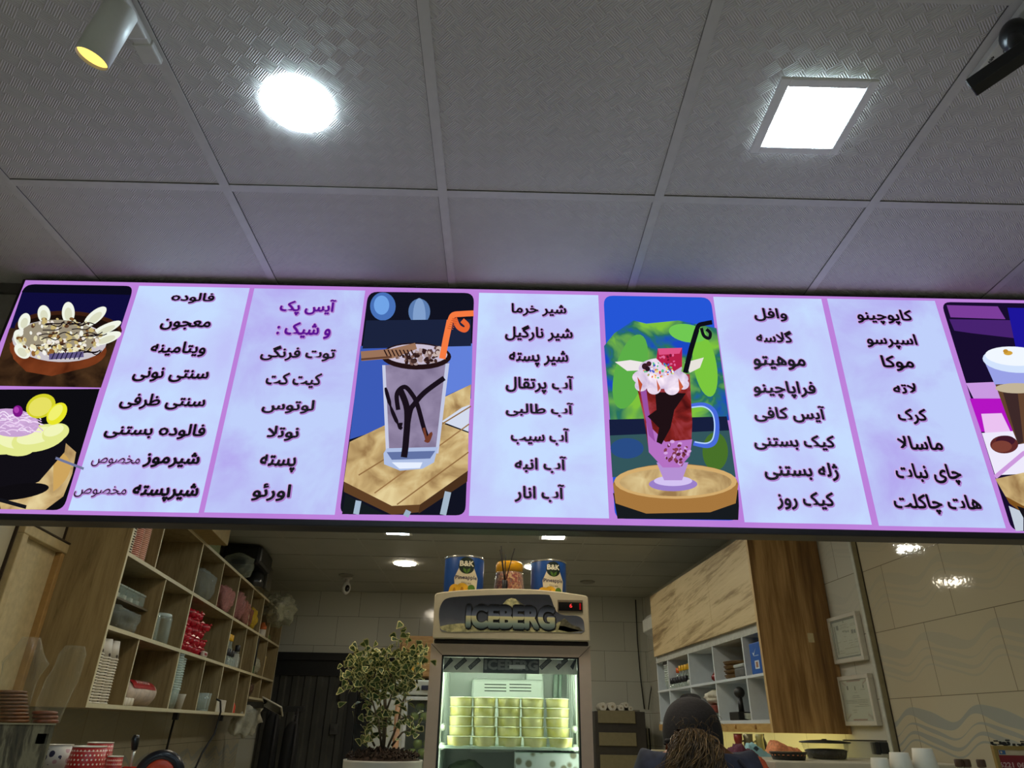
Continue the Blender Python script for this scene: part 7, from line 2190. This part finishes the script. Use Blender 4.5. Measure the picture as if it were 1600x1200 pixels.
# shirt
V2 = [(0, 0, 0.90), (0, 0.01, 1.10), (0, 0.015, SZ - 0.14), (0, 0.012, SZ - 0.02)]; E2 = [(0, 1), (1, 2), (2, 3)]; R2 = [(0.175, 0.135), (0.160, 0.128), (0.185, 0.138), (0.105, 0.095)]
for s in (-1, 1):
    b_ = len(V2)
    V2 += [(s * 0.150, 0.015, SZ - 0.045), (s * 0.200, 0.04, SZ - 0.24), (s * 0.222, 0.055, SZ - 0.33)]; R2 += [(0.075, 0.078), (0.062, 0.062), (0.058, 0.058)]
    E2 += [(2, b_), (b_, b_ + 1), (b_ + 1, b_ + 2)]
vs, fs = skinned('shirt', V2, E2, R2)
mb = MB(); mb.add(vs, fs, 0, True); mb.build('shirt', M((44, 48, 66), 0.85, var=0.12, scale=40, bump=0.2), pp)
mb = MB(); mb.tube([(-0.10, -0.072, SZ - 0.01), (-0.14, -0.085, SZ - 0.06), (-0.16, -0.10, SZ - 0.16)], 0.005, 8); mb.tube([(0.10, -0.072, SZ - 0.01), (0.14, -0.085, SZ - 0.06), (0.16, -0.10, SZ - 0.16)], 0.005, 8)
mb.build('shoulder_seams', M((26, 28, 40), 0.9), pp)
V3 = [(0, 0, 0.95)]; E3 = []; R3 = [(0.165, 0.125)]
for s in (-1, 1):
    b_ = len(V3)
    V3 += [(s * 0.098, 0, 0.84), (s * 0.102, 0.012, 0.48), (s * 0.106, -0.008, 0.12)]; R3 += [0.102, 0.078, 0.066]; E3 += [(0, b_), (b_, b_ + 1), (b_ + 1, b_ + 2)]
vs, fs = skinned('trousers', V3, E3, R3)
mb = MB(); mb.add(vs, fs, 0, True); mb.build('trousers', M((30, 30, 34), 0.85), pp)
for s in (-1, 1):
    mb = MB(); mb.ball((s * 0.112, 0.05, 0.045), (0.05, 0.135, 0.045), 0, 20, 12); mb.box((s * 0.112 - 0.045, -0.07, 0.0), (s * 0.112 + 0.045, 0.17, 0.018), 0, bev=0.006); mb.build('shoe', M((24, 22, 22), 0.5), pp)
# cap
CAPM = M((46, 43, 46), 0.9, var=0.08, scale=120, bump=0.25)
CX = Matrix.Translation((hx, 0.045, hz + 0.002)) @ Matrix.Rotation(-R(17), 4, 'Z') @ Matrix.Rotation(-R(4), 4, 'X')
mb = MB(); N = 40; rows_ = 14; vs = []; fs = []
for j in range(rows_ + 1):
    t = j / rows_
    ph = t * R(100)
    for i in range(N):
        a = 2 * PI * i / N
        seam = 1 + 0.010 * abs(math.sin(3 * a)) * math.sin(ph)
        r_ = math.sin(ph) ** 0.85
        vs.append((0.094 * r_ * math.cos(a) * seam, 0.108 * r_ * math.sin(a) * seam, 0.110 * math.cos(ph) * (1 if ph < PI / 2 else 1.6)))
for j in range(rows_):
    for i in range(N):
        a = 2 * PI * (i + 0.5) / N
        if j >= rows_ - 2 and math.sin(a) < -0.90: continue          # opening over the strap at the back
        i2 = (i + 1) % N
        fs.append((j * N + i, (j + 1) * N + i, (j + 1) * N + i2, j * N + i2))
mb.add(vs, fs, 0, True, X=CX)
cp_ = mb.build('cap', CAPM, pp)
mb = MB(); mb.ball((0, 0, 0.110), (0.009, 0.009, 0.005), 0, 12, 8, X=CX); mb.build('cap_button', CAPM, cp_)
mb = MB()
vs = []; fs = []
for i in range(21):
    a = R(-40 + 80 * i / 20) + PI / 2
    for k, (ro, zo_) in enumerate(((0.62, 0.096), (0.80, 0.114), (0.92, 0.124))):
        e_ = math.sin(PI * i / 20) ** 0.5
        r2_ = 0.55 + (ro - 0.55) * e_
        vs.append((0.088 * r2_ * math.cos(a), 0.104 * r2_ * math.sin(a), 0.092 + (zo_ + 0.008 - 0.092) * e_))
for i in range(20):
    for k in range(2): fs.append((i * 3 + k, (i + 1) * 3 + k, (i + 1) * 3 + k + 1, i * 3 + k + 1))
nv = len(vs)
mb.add(vs + [(v[0], v[1], v[2] - 0.004) for v in vs], fs + [[nv + q for q in f[::-1]] for f in fs], 0, True, X=CX)
mb.build('cap_brim', M((24, 23, 24), 0.9), cp_)
mb = MB(); mb.tube([CX @ Vector((0.094 * math.cos(a), 0.108 * math.sin(a), -0.022)) for a in [R(212 + 116 * i / 14) for i in range(15)]], 0.006, 8); mb.build('cap_strap', CAPM, cp_)
# curly hair
rn = random.Random(77)
HB = [M((62, 44, 26), 0.5, var=0.2), M((92, 68, 38), 0.45, var=0.2), M((124, 94, 56), 0.4, var=0.2)]
mb = MB()
root = Vector((hx - 0.030, -0.066, hz + 0.010))
mb.ball((hx - 0.042, -0.072, hz - 0.098), (0.078, 0.042, 0.088), 0, 20, 14, f=lambda d: 1 + 0.12 * noise.noise(d * 5))
for k in range(620):
    a = rn.uniform(-1, 1)
    p = root + Vector((a * 0.060, rn.uniform(-0.012, 0.01), rn.uniform(-0.012, 0.012) - 0.02 * a * a))
    end = Vector((hx - 0.058 + a * 0.100 + rn.gauss(0, 0.020), -0.085 + rn.uniform(-0.035, 0.03), hz - rn.uniform(0.10, 0.30)))
    pts = []
    n_ = 13; ph = rn.random() * 6; am = rn.uniform(0.010, 0.024); fq = rn.uniform(6, 16)
    for i in range(n_):
        t = i / (n_ - 1)
        q = p.lerp(end, t) + Vector((am * math.sin(fq * t + ph) * t ** 0.5, -0.050 * math.sin(PI * t) + am * math.cos(fq * t + ph) * t ** 0.5, 0.020 * math.sin(PI * min(1, t * 1.6)) * (1 - t)))
        pts.append(q)
    mb.tube(pts, [0.00125 * (1 - 0.5 * i / n_) for i in range(n_)], 5, rn.choice([0, 0, 1, 1, 2]), cap=False)
for k in range(36):
    a = rn.uniform(-1, 1); p = root + Vector((a * 0.05, -0.02, rn.uniform(-0.05, 0.02)))
    pts = [p + Vector((a * 0.03 * t + 0.008 * math.sin(6 * t + k), -0.03 * t, 0.03 * math.sin(PI * t * 0.8))) for t in [i / 7 for i in range(8)]]
    mb.tube(pts, 0.0006, 4, 1, cap=False)
mb.build('hair', HB, pp, fix=False)
# chair behind the left shoulder
a = at_y(1003, 1178, 3.0)
ch = thing('bar_chair', 'beige backed chair just left of the person', 'chair', (a.x + 0.17, 3.0, 0))
zt_ = at_y(1010, 1171, 3.0).z
mb = MB(); mb.box((-0.14, 0.0, zt_ - 0.26), (0.14, 0.035, zt_), 0, bev=0.015); mb.build('backrest', M((160, 150, 116), 0.6), ch)
mb = MB(); mb.box((-0.17, -0.34, 0.72), (0.17, 0.03, 0.77), 0, bev=0.015); mb.build('seat', M((150, 140, 108), 0.6), ch)
for sx in (-0.165, 0.165):
    mb = MB(); mb.tube([(sx, 0.018, 0), (sx, 0.018, zt_ - 0.05)], 0.011, 10); mb.tube([(sx, 0.018, zt_ - 0.05), (sx * 0.8, 0.018, zt_ - 0.05)], 0.010, 10); mb.build('back_post', M((150, 96, 74), 0.4), ch)
    mb = MB(); mb.tube([(sx, -0.32, 0), (sx, -0.32, 0.72)], 0.011, 10); mb.build('leg', M((150, 96, 74), 0.4), ch)
